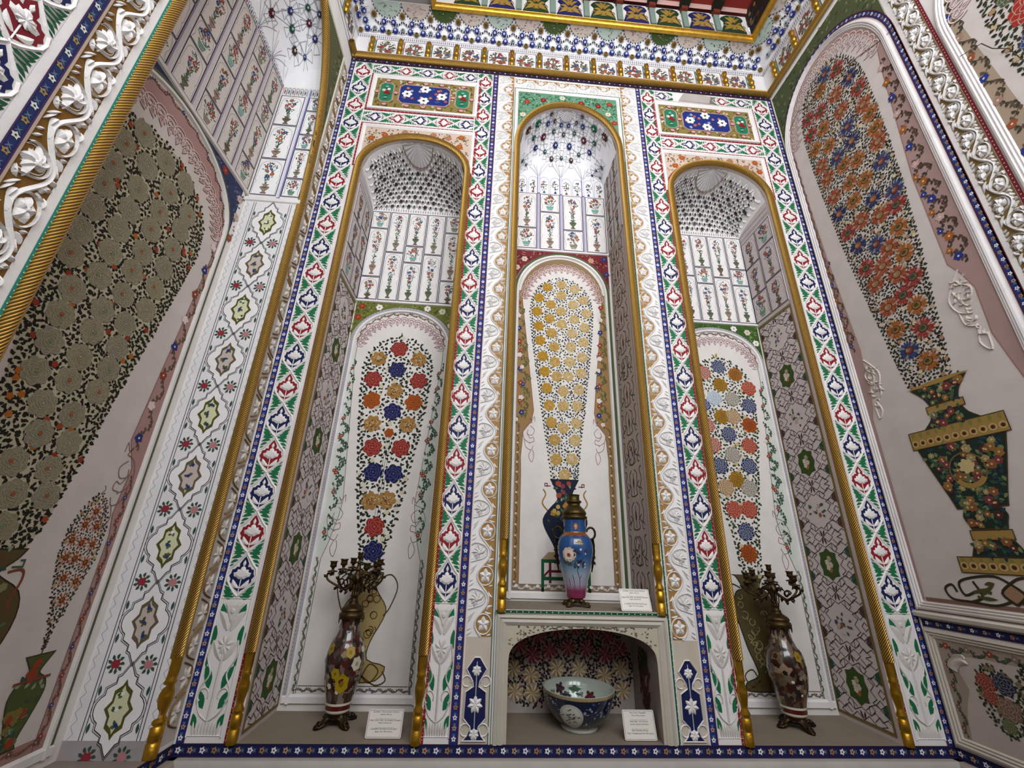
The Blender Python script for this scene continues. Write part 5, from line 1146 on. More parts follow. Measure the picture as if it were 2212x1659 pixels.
# ================================================================== RIGHT WALL  (u = -y)
W = wall_right; rnd = random.Random(41)
PC, PHW, PZS, PRI = .432, .412, 3.60, .50                      # first panel: centre, half width, springing, rise
RWC = hx('#cfc6c0')
def wall_panel(cu, hw, z0, zs, rise, name='panel_moulding'):
    m = MB(); P = arch_path(cu, hw, z0, zs, rise, 28)
    prof = [(0, .0), (-.002, .016), (-.010, .018), (-.013, .010), (-.021, .014), (-.025, .006), (-.032, .009), (-.038, .0)]
    m.sweep(P, prof, [hx('#ddd8d6')]); m.sweep([(cu + hw, z0), (cu - hw, z0)], prof, hx('#d2cbc2')); FR.put(name, m, W, STUCCO)
    m = MB(); m.poly(arch_path(cu, hw - .036, z0 + .036, zs, rise - .036, 26), RWC, .0015); return m
m = wall_panel(PC, PHW, .555, PZS, PRI)
PK = hx('#b0928c')
left_in = [(.60, .072), (1.52, .080), (1.58, .10), (1.76, .128), (1.84, .118), (1.92, .128), (2.63, .090), (3.3, .072), (3.62, .078)]
m.poly([(.056, .60), (.056, 3.62)] + [(u, z) for z, u in left_in[::-1]], PK, .0022); m.stroke([(u, z) for z, u in left_in], .004, hx('#d9c4bd'), .003)
right_in = [(.60, .792), (1.45, .782), (1.60, .755), (1.72, .735), (1.95, .745), (2.05, .715), (2.12, .682), (2.68, .690), (3.44, .756), (3.62, .78)]
m.poly([(.808, .60), (.808, 3.62)] + [(u, z) for z, u in right_in[::-1]], PK, .0022); m.stroke([(u, z) for z, u in right_in], .004, hx('#a87c72'), .003)
m.poly([(PC - .374 * math.cos(PI * i / 26), PZS + .462 * math.sin(PI * i / 26)) for i in range(27)] + [(PC + .345 * math.cos(PI * i / 26), PZS + .42 * math.sin(PI * i / 26)) for i in range(27)], PK, .0022)
lace(m, PC, PZS, .325, .395, 19, hx('#e3d2cd'), .0040, .044); lace(m, PC, PZS - .003, .323, .393, 19, hx('#a5807e'), .0034, .046)
vine(m, [(.070, 2.0), (.066, 3.55)], .007, .08, rnd, hx('#7a5a50'), [hx('#7a6a58'), hx('#8a5a50')], [hx('#8a4a44'), hx('#4a5080')], .003, .016, .008, .002)
vine(m, [(.092, 1.95), (.080, 2.6)], .016, .11, rnd, hx('#5a4a3c'), [hx('#5a4a3c'), hx('#7a5a40')], [hx('#3a4a94'), hx('#b5703a')], .003, .02, .012, .002)
vine(m, [(.765, 2.10), (.752, 2.7), (.785, 3.5)], .028, .12, rnd, hx('#5a4a40'), [hx('#4a4034'), hx('#6a5040')], [hx('#2f3f9a'), hx('#c07028'), hx('#c9a8a0')], .003, .03, .019, .003)
vine(m, [(.732, 2.15), (.722, 2.75)], .02, .12, rnd, hx('#5a4a40'), [hx('#4a4034'), hx('#6a5040')], [hx('#c07028'), hx('#2f3f9a')], .003, .024, .014, .003)
m.stroke([(.075, .605), (.79, .605)], .016, hx('#8a6a5c'), .003)
FR.put('painted_panel', m, W, PAINT)
def relief_scroll(u, z, s, sg):                                # raised leaf scroll beside the panel
    m = MB(); cw = hx('#cfc3ba')
    for pts in ([(0, .2), (-.22, -.1), (-.40, -.45), (-.30, -.8), (-.06, -.95)], [(-.1, -.15), (.1, -.35), (0, -.6), (-.2, -.5)], [(-.3, -.8), (-.26, -1.15), (-.02, -1.3)], [(-.02, -1.3), (-.14, -1.65), (.02, -1.9), (.06, -1.5)], [(-.02, -.2), (-.2, -.45), (-.08, -.75), (.06, -.6)]):
        m.stroke([(u - sg * p[0] * s, z + p[1] * s) for p in smoothp(pts, 4)], .007, cw, .002, h1=.009)
    for k in range(26): a = rnd.uniform(0, 6.3); q = rnd.uniform(.0, 1.6); x0, z0 = u + sg * s * rnd.uniform(-.02, .34) * math.sin(PI * min(1, .2 + q / 2)), z - s * q; m.ridge((x0, z0), (x0 + .032 * math.cos(a), z0 + .032 * math.sin(a)), .007, cw, .002, .011, bend=.25)
    FR.put('relief_scroll', m, W, STUCCO)
relief_scroll(.125, 1.83, .17, 1); relief_scroll(.712, 2.03, .20, -1)
# flask of daisies and the great flowered urn
m = MB(); av = []; AX = .425
ol = [(1.60, .105), (1.80, .13), (2.0, .15), (2.3, .185), (2.65, .215), (3.0, .235), (3.3, .245), (3.55, .245), (3.72, .225), (3.86, .165), (3.93, .08), (3.95, .02)]
zs_ = [o[0] for o in ol]; ws_ = [o[1] for o in ol]
DC = [(hx('#bb6c2a'), hx('#a8743a'), hx('#5f6038')), (hx('#b03a30'), hx('#7a6a4a'), hx('#4a5a4a')), (hx('#2c3a76'), hx('#a8623a'), hx('#c9a684')), (hx('#b5542e'), hx('#b07a4a'), hx('#d0a88a')), (hx('#37487c'), hx('#8f3f38'), hx('#b99a84'))]
row = 0; z = 1.72
while z < 3.90:
    wq = float(np.interp(z, zs_, ws_)); rr = .062; n = max(1, int(2 * wq / .105)); n = n if n > 1 else 1
    for k in range(n):
        x = AX + (k - (n - 1) / 2) * (2 * wq - .10) / max(1, n - 1) + rnd.uniform(-.012, .012) + (.03 if row % 2 else -.03) * (1 if n < 4 else .4); zz = z + rnd.uniform(-.016, .016)
        if abs(x - AX) > float(np.interp(zz, zs_, ws_)) - .04 or any(math.dist((x, zz), (a[0], a[1])) < .088 for a in av): continue
        q = DC[rnd.choice([0, 0, 0, 1, 1, 3, 3, 2, 4])]; av.append((x, zz, rr * .75)); daisy(m, x, zz, rr, *q, rnd, .0042, 19, 1.0, rnd.uniform(0, 1))
    z += .074; row += 1
leaf_fill(m, AX, ol, av, .0175, rnd, [hx('#2c2a1e'), hx('#3a3626'), hx('#24281e'), hx('#3a4a30')], .022, .0030, 30000, [hx('#c9b48c'), hx('#b08a6a'), hx('#d8c9a8')])
FR.put('painted_bouquet', m, W, PAINT)
m = MB(); AXU = .455; gd, gdk = hx('#b5934e'), hx('#5c4424'); bk = hx('#26382f')
def urn_part(prof, col): 
    pr = smoothp(prof, 3); pts = [(AXU + x, z) for x, z in pr] + [(AXU - x, z) for x, z in pr[::-1]]; m.poly(pts, col, .0034); m.stroke(pts, .005, gdk, .0040, closed=True)
    if col is bk:
        zz = [p[1] for p in prof]; ww = [p[0] for p in prof]
        for i in range(int(900 * (zz[-1] - zz[0]) * max(ww) * 5)):
            z = rnd.uniform(zz[0], zz[-1]); x = AXU + rnd.uniform(-.92, .92) * float(np.interp(z, zz, ww))
            if i % 5 == 0: m.poly(lobed(x, z, rnd.uniform(.010, .020), 6, .45, 14, i), [hx('#96603a'), hx('#8a3f44'), hx('#ab9a68'), hx('#747a56'), hx('#5f3234'), hx('#a4763f')][(i // 5) % 6], .0052); m.poly(circ(x, z, .005, 6), hx('#d8c48a'), .0056)
            else: sprig(m, x, z, rnd.uniform(0, 6.3), .026, [hx('#4f6a4a'), hx('#3a5a44'), hx('#7a8a5c'), hx('#2c4a5a')][i % 4], .0046, rnd)
urn_part([(.105, .80), (.085, .845), (.07, .87)], bk); urn_part([(.068, .915), (.075, .94), (.085, .97), (.072, 1.0)], bk)
urn_part([(.10, 1.005), (.115, 1.06), (.16, 1.20), (.19, 1.30)], bk); urn_part([(.125, 1.385), (.085, 1.42), (.068, 1.455)], bk); urn_part([(.066, 1.495), (.085, 1.54), (.13, 1.592)], bk)
for (z0, z1, wq) in ((.735, .80, .17), (.87, .91, .08), (1.30, 1.385, .21), (1.455, 1.49, .085)):
    m.poly([(AXU - wq, z0 + .01), (AXU - wq + .01, z0), (AXU + wq - .01, z0), (AXU + wq, z0 + .01), (AXU + wq, z1 - .01), (AXU + wq - .01, z1), (AXU - wq + .01, z1), (AXU - wq, z1 - .01)], gd, .0044); m.stroke([(AXU - wq, z0), (AXU + wq, z0), (AXU + wq, z1), (AXU - wq, z1)], .004, gdk, .0048, closed=True)
    if wq > .1:
        n = int(2 * wq / .036)
        for k in range(n): x = AXU - wq + 2 * wq * (k + .5) / n; m.stroke(circ(x, z0 + .028, .014, 10), .004, hx('#d8c08a'), .0052, closed=True); m.poly(circ(x, z0 + .028, .008, 8), hx('#5c2f1e'), .0052); m.leaf((x, z1 - .03), (x, z1), .008, hx('#8a8a4a'), .0050)
m.stroke(arc(AXU, 1.16, .062, -2.6, -.5, 14), .022, hx('#b5934e'), .0064); m.stroke(circ(AXU, 1.17, .075, 18), .006, hx('#8a6a3a'), .006, closed=True); m.poly(lobed(AXU, 1.185, .03, 7, .4, 20), hx('#d8c48a'), .0066)
m.leaf((AXU - .15, 1.60), (AXU + .15, 1.60), .012, gd, .005)
for e in (-1, 1):                                              # scrolled stand
    for pts in ([(0, .70), (.05, .725), (.14, .715), (.20, .69), (.19, .64), (.14, .66)], [(.02, .63), (.08, .61), (.17, .615), (.25, .62), (.27, .66), (.235, .68), (.22, .65)], [(.14, .70), (.12, .64), (.17, .615)], [(.0, .62), (.04, .66), (.0, .70)]):
        m.stroke([(AXU + e * x, z) for x, z in smoothp(pts, 4)], .010, hx('#3c3a20'), .0036)
    for k in range(6): m.leaf((AXU + e * rnd.uniform(.05, .2), rnd.uniform(.62, .70)), (AXU + e * rnd.uniform(.05, .22), rnd.uniform(.62, .70)), .008, hx('#5f5c30'), .0040)
m.poly(lobed(AXU, .655, .035, 8, .4, 24), hx('#b08a6a'), .0034)
FR.put('painted_urn', m, W, PAINT)
# blue band round the panel, spandrel, relief pier, red line, second panel
B = arch_path(PC + .008, PHW + .022, .555, PZS, PRI + .022, 28)
dotted_band(FR, [p for p in B if p[0] > .09 and (p[0] > PC or p[1] > 3.8)], .030, hx('#2c3b80'), WTPK, .037, W, 'blue_flower_band', dots='flower', edge=K['maroon'])
m = MB()
for a, b in zip(B, B[1:]):
    if b[0] - a[0] > 1e-5: a2, b2 = (max(.012, a[0]), a[1]), (max(.012, b[0]), b[1]); m.poly([a2, b2, (b2[0], 4.25), (a2[0], 4.25)], hx('#5d6a46'), .001)
for k in range(260):
    u, z = rnd.uniform(.02, .85), rnd.uniform(3.7, 4.24)
    if ((u - PC) / (PHW + .03)) ** 2 + ((z - PZS) / (PRI + .03)) ** 2 > 1.02: sprig(m, u, z, rnd.uniform(0, 6.3), .028, [hx('#7d8a60'), hx('#3f4c30'), hx('#8a7a62'), hx('#4a5a3c')][k % 4], .002, rnd)
FR.put('spandrel', m, W, PAINT)
m = MB(); m.stroke([(.014, .0), (.014, 4.25)], .010, hx('#cfc9b8'), .002, h1=.008); FR.put('white_fillet', m, W, STUCCO)
m = MB(); m.stroke([(.895, .5), (.895, 4.25)], .030, K['white'], .003); FR.put('white_fillet', m, W, STUCCO)
m = MB(); m.rect(.912, 1.002, .5, 4.25, hx('#8e7340'), .001); FR.put('relief_ground', m, W, PAINT)
for k in range(19): FR.put('relief_flower', SCROLL_R, W, u=.957, v=.5 + .198 * k, h=.0012, scale=(-.092 / .65, .15, .198))
dotted_band(FR, [(1.015, .5), (1.015, 4.25)], .016, hx('#8e2a32'), [hx('#d9c0b8')], .022, W, 'red_line', r=.003, h=.004)
P2C = 1.02 + .42
m = wall_panel(P2C, .405, .555, 3.25, .50)
m.poly([(P2C - .369 + .0, .60), (P2C - .369, 3.25), (P2C - .335, 3.25), (P2C - .30, 2.6), (P2C - .26, 1.8), (P2C - .33, 1.6), (P2C - .34, .6)], hx('#ae9a84'), .0022)
m.poly([(P2C - .367 * math.cos(PI * i / 26), 3.25 + .462 * math.sin(PI * i / 26)) for i in range(27)] + [(P2C + .34 * math.cos(PI * i / 26), 3.25 + .42 * math.sin(PI * i / 26)) for i in range(27)], hx('#ae9a84'), .0022)
lace(m, P2C, 3.25, .32, .39, 19, hx('#e3d2cd'), .0040, .044); lace(m, P2C, 3.247, .318, .388, 19, hx('#a5807e'), .0034, .046)
vine(m, [(P2C - .335, 1.9), (P2C - .325, 2.6), (P2C - .352, 3.4)], .024, .15, rnd, hx('#5a4a40'), [hx('#4f4636'), hx('#6a5a48')], [hx('#2f3f9a'), hx('#b0603a'), hx('#b08a7a')], .003, .028, .018, .003)
FR.put('painted_panel', m, W, PAINT)
m = MB(); av = []; ol = [(2.1, .05), (2.4, .20), (2.65, .245), (2.9, .265), (3.2, .255), (3.4, .2), (3.5, .06)]
for (dx, z, q, r) in [(-.13, 2.98, hx('#c0392b'), .075), (-.17, 2.83, hx('#3a4a80'), .05), (-.06, 2.84, hx('#c98a4a'), .06), (-.05, 3.12, hx('#8a7a5a'), .06), (-.16, 3.12, hx('#5a6a4a'), .05), (.05, 2.95, hx('#c0392b'), .07), (-.12, 2.68, hx('#b5542e'), .05), (.0, 2.65, hx('#34468f'), .06), (.1, 2.75, hx('#cf7a2a'), .06), (.08, 3.2, hx('#b03a30'), .06)]:
    av.append((P2C + dx, z, r)); rose(m, P2C + dx, z, r, q, mixc(q, K['cream'], .4), rnd, .0042, (.85, .65, .45, .25), 8, .05)
leaf_fill(m, P2C, ol, av, .024, rnd, [hx('#2c2f1e'), hx('#3f4a2c'), hx('#3a3626')], .028, .0030, 9000, [hx('#b5926a'), hx('#c9b48c')]); FR.put('painted_bouquet', m, W, PAINT)
# below the shelf line: blue band, small panel with bunches of flowers
dotted_band(FR, [(.02, .497), (-YR, .497)], .030, hx('#232a5c'), WTPK, .05, W, 'blue_flower_band', dots='flower', h=.004, edge=K['purple'])
m = MB(); m.sweep([(.0, .533), (-YR, .533)], [(-.016, 0), (-.01, .022), (.006, .026), (.014, .012), (.020, 0)], hx('#cfc8bc')); FR.put('shelf_moulding', m, W, STUCCO)
m = MB(); q = [(.022, .012), (1.0, .012), (1.0, .472), (.022, .472)]
m.sweep(q, [(0, 0), (.002, .016), (.010, .018), (.014, .010), (.022, .014), (.026, .006), (.033, .009), (.040, 0)], hx('#cbc4b8'), closed=True); FR.put('panel_moulding', m, W, STUCCO)
m = MB(); m.rect(.06, .96, .05, .435, hx('#c0b4aa'), .0015)
bd = [(.062, .435), (.96, .435), (.96, .39), (.25, .392), (.18, .385), (.135, .35), (.13, .31), (.15, .25), (.125, .2), (.105, .14), (.095, .055), (.062, .05)]
m.poly(bd, hx('#a59486'), .0022)
vine(m, [(.08, .40), (.95, .412)], .012, .09, rnd, hx('#4a5a44'), [hx('#4a6a50'), hx('#5a5044')], [hx('#b5482c'), hx('#8a7a6a')], .0028, .02, .012, .003); vine(m, [(.085, .07), (.10, .38)], .01, .08, rnd, hx('#4a5a44'), [hx('#4a6a50'), hx('#6a5044')], [hx('#8a5a4a')], .0028, .016, .009, .003)
for (x, z, ol_, fl) in [(.27, .25, [(.12, .02), (.18, .07), (.27, .085), (.34, .06), (.37, .02)], [(-.04, .05, hx('#a8402c'), .035), (.03, .06, hx('#2c3a58'), .038), (-.035, -.0, hx('#a8402c'), .028), (.02, -.03, hx('#8a6a58'), .04), (.0, -.09, hx('#6a7a4a'), .025)]), (.44, .30, [(.16, .02), (.24, .08), (.33, .09), (.40, .05), (.42, .02)], [(-.01, .06, hx('#8a6a58'), .035), (.04, -.03, hx('#b02a24'), .045), (-.04, -.03, hx('#3a5a3a'), .03), (.05, .05, hx('#a8402c'), .03)]), (.72, .25, [(.12, .02), (.2, .09), (.3, .1), (.37, .04)], [(0, 0, hx('#2c3a58'), .04), (.05, .05, hx('#a8402c'), .035), (-.05, .04, hx('#8a6a58'), .035)])]:
    av = []
    for (dx, dz, q, r) in fl: av.append((x + dx, z + dz, r)); rose(m, x + dx, z + dz, r, q, mixc(q, K['cream'], .35), rnd, .0034, (.8, .55, .3), 7, .06)
    leaf_fill(m, x, ol_, av, .018, rnd, [hx('#2f3d28'), hx('#24301f'), hx('#4a5a3a')], .020, .0028, 3000, [hx('#8a7a5a')], .004)
FR.put('painted_panel', m, W, PAINT)
m = MB()
for k in range(10): a = .25 + .9 * k / 9; x, z = .165 + .075 * math.cos(PI - a * 1.2), .335 + .06 * math.sin(PI - a * 1.2) - .02; m.ridge((x, z), (x + .03, z - .02), .009, hx('#c9bdb2'), .003, .014); m.stroke(arc(x + .01, z, .013, 0, 5, 8), .006, hx('#c9bdb2'), .003, h1=.010)
FR.put('relief_scroll', m, W, STUCCO)
dotted_band(FR, [(0, -.021), (-YR, -.021)], .040, hx('#232a63'), WTPK, .05, W, 'blue_flower_band', h=.004, dots='flower', edge=K['purple'])
m = MB(); m.sweep([(0, -.045), (-YR, -.045)], [(0, 0), (0, .03), (-.008, .045), (-.016, .048), (-.026, .046), (-.034, .042), (-.040, .02), (-.040, 0)], hx('#a89c90')); FR.put('ledge_moulding', m, W, STUCCO)
m = MB(); m.rect(.04, 1.6, -.30, -.09, hx('#8a6a2c'), .003); FR.put('dado_band', m, W, PAINT)
m = MB(); crk = hx('#55493f')
for pts in ([(.02, 3.83), (.10, 3.80), (.2, 3.86), (.30, 3.79), (.42, 3.83), (.55, 3.74), (.66, 3.70), (.8, 3.62), (.86, 3.60)], [(1.06, 3.04), (1.14, 3.0), (1.16, 2.93), (1.2, 2.86), (1.22, 2.72), (1.27, 2.6), (1.3, 2.45)], [(1.03, 2.95), (1.06, 3.04)]): m.stroke(pts, .004, crk, .020 if pts[0][0] > 1.05 else .0062)
FR.put('plaster_crack', m, W, PAINT)

# ================================================================== CORNICE AND CEILING
W = wall_back; rnd = random.Random(51)
rope(FB, [(XL + .01, 4.302), (XR - .01, 4.302)], .022, W, h=.028)
dotted_band(FB, [(XL, 4.269), (XR, 4.269)], .026, hx('#3a2148'), [hx('#e0c4d8'), hx('#8a6a7a')], .042, W, 'purple_band', h=.010, r=.007, dots='diamond')
m = MB(); m.sweep([(XL, 4.334), (XR, 4.334)], [(-.010, .03), (.010, .03)], hx('#e3d5d5'))
for k in range(110): x = XL + .0308 * k; m.poly([(x, 4.327), (x + .018, 4.327), (x + .009, 4.341)], hx('#5a4a70'), .0306)
FB.put('bead_strip', m, W, PAINT)
PX0, PP = -1.332, .2222
def bouq_panel_mesh(seed):                                    # one square of the frieze with its bunch of flowers
    rn = random.Random(seed); m = MB(); wq, hq = .170, .200
    m.rect(0, wq, 0, hq, hx('#ece8e6'), .006)
    m.stroke([(.0, 0), (wq, 0), (wq, hq), (0, hq)], .005, hx('#4a4660'), .0066, closed=True)
    m.stroke(smoothp([(.016, .012), (.022, .05), (.012, .10), (.03, .165), (wq / 2, .185), (wq - .03, .165), (wq - .012, .10), (wq - .022, .05), (wq - .016, .012)], 3), .0028, hx('#9a94a0'), .0068)
    base = [hx('#b9674a'), hx('#a8484a'), hx('#8a8a7a'), hx('#9a6a5a'), hx('#5a5a8a')]
    for i in range(84):
        a = rn.uniform(0, 6.3); q = math.sqrt(rn.random()); x, z = wq / 2 + .056 * q * math.cos(a), .10 + .064 * q * math.sin(a)
        if i < 9: m.poly(lobed(x, z, .014, 6, .4, 14, i), base[(seed + i // 3) % 5], .0080)
        else: sprig(m, x, z, a + rn.uniform(-.7, .7), .023, [hx('#5a6a50'), hx('#7a7a5c'), hx('#4a5a4a'), hx('#8a6a5a')][i % 4], .0074, rn)
    return m.mesh('frieze_panel', PAINT)
BQ = [bouq_panel_mesh(s) for s in range(5)]
def baluster_mesh():
    m = MB(); pr = [(.004, 0), (.018, .01), (.021, .03), (.014, .045), (.008, .052), (.019, .062), (.024, .085), (.016, .108), (.008, .118), (.014, .130), (.022, .160), (.020, .172), (.004, .176)]
    m.lathe(pr, 12, hx('#c79a36', True)); return m.mesh('gold_baluster', GILT, raw=True, smooth=True)
BAL = baluster_mesh()
def cornice_run(frame, u_first, n, u0, u1, parent, proj=.18):
    m = MB(); m.rect(u0, u1, 4.30, 4.60, hx('#e9e6e6'), .004); frame.put('frieze_ground', m, parent, PAINT)
    for k in range(-1, n + 1):
        u = u_first + PP * k
        if u0 < u + PP / 2 - .085 and u + PP / 2 + .085 < u1 + .01: frame.put('frieze_panel', BQ[k % 5], parent, u=u + PP / 2 - .085, v=4.343)
        if 0 <= k < n:
            m = MB(); m.rect(u - .024, u + .024, 4.343, 4.535, [hx('#8fb3a4'), hx('#d9b0b0')][k % 2], .0062); frame.put('niche_slip', m, parent, PAINT)
            frame.put('gold_baluster', BAL, parent, u=u, v=4.352, h=.020)
    m = MB(); x = u0                                          # row of fine tongues above the squares
    while x < u1 - .01:
        m.leaf((x + .006, 4.552), (x + .006, 4.592), .0045, [hx('#8a8a9c'), hx('#9c98a8')][int(x * 60) % 2], .006); x += .0165
    frame.put('tongue_strip', m, parent, PAINT)
    # cove: two tiers of scooped cells carrying flowers, dashed scallops between
    def C(u, t, h=0.0): q = t * PI / 2; return (u, -.006 - (proj) * (1 - math.cos(q)) - h * math.cos(q), 4.60 + .115 * math.sin(q) - h * math.sin(q) * .6)
    m = MB(); nseg = max(1, int((u1 - u0) / .2))
    for i in range(nseg):
        for j in range(8): a, b = u0 + (u1 - u0) * i / nseg, u0 + (u1 - u0) * (i + 1) / nseg; m.face3([C(a, j / 8), C(b, j / 8), C(b, (j + 1) / 8), C(a, (j + 1) / 8)], hx('#f0eef0'))
    frame.put('cove', m.mesh('cove', PAINT, raw=True, smooth=True), parent)
    return C
def cell_mesh(C, tA, tB, wq, kind):                           # one scooped cell: ribbed tongue with dashed lip
    m = MB(); n = 6
    for i in range(n):
        a0, a1 = -1 + 2 * i / n, -1 + 2 * (i + 1) / n
        def q(a, t): lip = tA + (tB - tA) * (.42 * a * a) ; tt = lip + (tB - lip) * t; return C(a * wq, tt, .013 * (1 - t) * (1 - .3 * abs(a)) + (.004 if i % 2 else .0))
        for j in range(3): m.face3([q(a0, j / 3), q(a1, j / 3), q(a1, (j + 1) / 3), q(a0, (j + 1) / 3)], hx('#f2f1f3'))
        am = (a0 + a1) / 2; p0, p1 = q(am - .12, 0), q(am + .12, 0); p2, p3 = q(am + .10, .22), q(am - .10, .22)
        sh = lambda p: (p[0], p[1] - .0022, p[2] - .0012)
        m.face3([sh(p0), sh(p1), sh(p2), sh(p3)], hx('#33344c'))
        m.face3([q(a0, 0), q(a1, 0), C(a1 * wq, tA + (tB - tA) * .42 * a1 * a1, 0), C(a0 * wq, tA + (tB - tA) * .42 * a0 * a0, 0)], hx('#dddbe0'))
    return m.mesh('cove_cell', PAINT, raw=True)
def floret_mesh(C, t, r, col, cc):
    m = MB(); c0 = Vector(C(0, t, .013)); e = Vector(C(0, t + .03, .013)) - Vector(C(0, t - .03, .013)); e.normalize(); nrm = Vector((1, 0, 0)).cross(e); nrm = nrm if nrm.y < 0 else -nrm
    def q(x, z, h): return tuple(c0 + Vector((x, 0, 0)) + e * z + nrm * h)
    p = lobed(0, 0, r, 8, .3, 24); i = 0
    m.v += [q(x, z, 0) for x, z in p] + [q(x * .8, z * .8, .010) for x, z in p]; n = len(p)
    for k in range(n): m.f.append((k, (k + 1) % n, n + (k + 1) % n, n + k)); m.c.append(col)
    m.f.append(tuple(range(n, 2 * n))); m.c.append(col); m.face3([q(x, z, .0115) for x, z in circ(0, 0, r * .45, 10)], cc)
    for k in range(10): a = 2 * PI * k / 10; m.face3([q(r * 1.35 * math.cos(a) + .003 * x, r * 1.35 * math.sin(a) + .003 * z, .002) for x, z in circ(0, 0, 1, 5)], col)
    return m.mesh('cove_floret', PAINT, raw=True)
def cove_fill(frame, C, u_first, n, parent, u0, u1):
    c1, c2, c3 = cell_mesh(C, .06, .42, .056, 0), cell_mesh(C, .36, .70, .056, 1), cell_mesh(C, .60, .98, .11, 2)
    fb, fb2, fg, fw = floret_mesh(C, .20, .021, hx('#2b3a8c'), hx('#b9c0e4')), floret_mesh(C, .47, .019, hx('#2b3a8c'), hx('#c3c8e8')), floret_mesh(C, .10, .018, hx('#8a7030'), hx('#5a4420')), floret_mesh(C, .66, .020, hx('#8a6a30'), hx('#6a4a2a'))
    fs = floret_mesh(C, .22, .016, hx('#8f9a9c'), hx('#4a5a5c'))
    def inr(u): return u0 < u < u1
    for k in range(-1, n + 1):
        for d in (0, .5):
            u = u_first + PP * (k + d)
            if inr(u - .05) and inr(u + .05): frame.put('cove_cell', c1, parent, u=u); frame.put('cove_cell', c2, parent, u=u + PP / 4 if inr(u + PP / 4 + .05) else u)
            if inr(u): frame.put('cove_floret', fb, parent, u=u + PP * (.27 if d == 0 else .23))
        for q, (me, off) in enumerate(((fb2, PP / 2 - .038), (fb2, PP / 2 + .038), (fg, PP / 2), (fs, .0), (fw, .0))):
            if inr(u_first + PP * k + off): frame.put('cove_floret', me, parent, u=u_first + PP * k + off)
        u = u_first + PP * (k + .5)
        m = MB(); g = [hx('#b4c6bb'), hx('#cbbdb4'), hx('#4f6a34'), hx('#d0c2b6')][k % 4]
        if inr(u - .1) and inr(u + .1):
            R = lambda a, f: C(.105 * f * math.cos(a), 1.0 - .40 * f * math.sin(a), .012)
            R0 = lambda a, f: C(.105 * f * math.cos(a), 1.0 - .40 * f * math.sin(a), .0105)
            for i in range(14):
                for j in range(4): m.face3([R0(PI * i / 14, j / 4), R0(PI * (i + 1) / 14, j / 4), R0(PI * (i + 1) / 14, (j + 1) / 4), R0(PI * i / 14, (j + 1) / 4)], g)
            rn = random.Random(k)
            for i in range(40): a, f = rn.uniform(.1, 3.0), rn.uniform(.2, .92); p = R(a, f); L = .018; b = rn.uniform(0, 6.3); d = Vector((math.cos(b) * L, 0, 0)) + (Vector(R(a, min(1, f + .06))) - Vector(p)) * math.sin(b); s_ = Vector((.0, -.0016, -.001)); P0 = Vector(p) + s_; m.face3([tuple(P0), tuple(P0 + d + Vector((.006, 0, 0))), tuple(P0 + d * 1.6), tuple(P0 + d - Vector((.006, 0, 0)))], [hx('#2f4a28'), hx('#b9b09a'), hx('#a8564a'), hx('#5a7a6a')][i % 4])
            for i in range(16): a0, a1 = PI * (i + .2) / 16, PI * (i + .7) / 16; m.face3([R(a0, 1.03), R(a1, 1.03), R(a1, 1.10), R(a0, 1.10)], hx('#3a3b50'))
            frame.put('cove_scallop', m.mesh('cove_scallop', PAINT, raw=True), parent, u=u)
C = cornice_run(FB, PX0, 15, XL, XR, W); cove_fill(FB, C, PX0, 15, W, XL, XR)
C2 = cornice_run(FR, .13, 8, 0, 1.9, wall_right); cove_fill(FR, C2, .13, 8, wall_right, .10, 1.9)
rope(FR, [(.01, 4.302), (2.2, 4.302)], .022, wall_right, h=.028)
C3 = cornice_run(FL, -.72, 3, -.6, 0, wall_left); cove_fill(FL, C3, -.72, 3, wall_left, -.6, -.10)
rope(FL, [(-.12, 4.302), (-.01, 4.302)], .022, wall_left, h=.028)
# ceiling: gilt frame, painted frieze of cartouches with bracket posts, red coffers behind dark beams
GX0, GX1, GY, GZ = -.85, XR - .185, -.185, 4.70
mb = MB(); mb.face3([(XL, YR, ZT + .16), (XR, YR, ZT + .16), (XR, 0, ZT + .16), (XL, 0, ZT + .16)], hx('#8a2a24'))
mb.face3([(XL, YR, GZ + .045), (GX0, YR, GZ + .045), (GX0, 0, GZ + .045), (XL, 0, GZ + .045)], hx('#a8a29c'))
ceiling = struct('ceiling', mb.mesh('ceiling', PAINT, raw=True), 'red coffered ceiling with a gilt frame and painted frieze', 'ceiling')
W = ceiling
def FY(y): return Frame(0, y, 0)
m = MB(); path = [(GX0, YR), (GX0, GY), (GX1, GY), (GX1, YR)]      # plan outline, swept with a fluted gilt profile
prof = [(.02, GZ), (-.006, GZ - .004), (-.012, GZ + .006), (-.004, GZ + .012), (-.014, GZ + .018), (-.016, GZ + .030), (-.006, GZ + .034), (-.012, GZ + .044), (.0, GZ + .052), (.02, GZ + .052)]
m.sweep(path, prof, hx('#d8ab44', True)); link('gilt_frame', m.mesh('gilt_frame', GILT, fn=lambda u, v, h: (u, v, h)), W)
Fz = FY(GY + .012)
dotted_band(Fz, [(GX0, GZ + .062), (GX1, GZ + .062)], .020, hx('#2c2340'), [hx('#e3dcd8'), hx('#a85a4a')], .030, W, 'bead_strip', h=.004, r=.006)
m = MB(); m.rect(GX0, GX1, GZ + .05, 5.03, hx('#ded9d6'), .0); Fz.put('frieze_ground', m, W, PAINT)
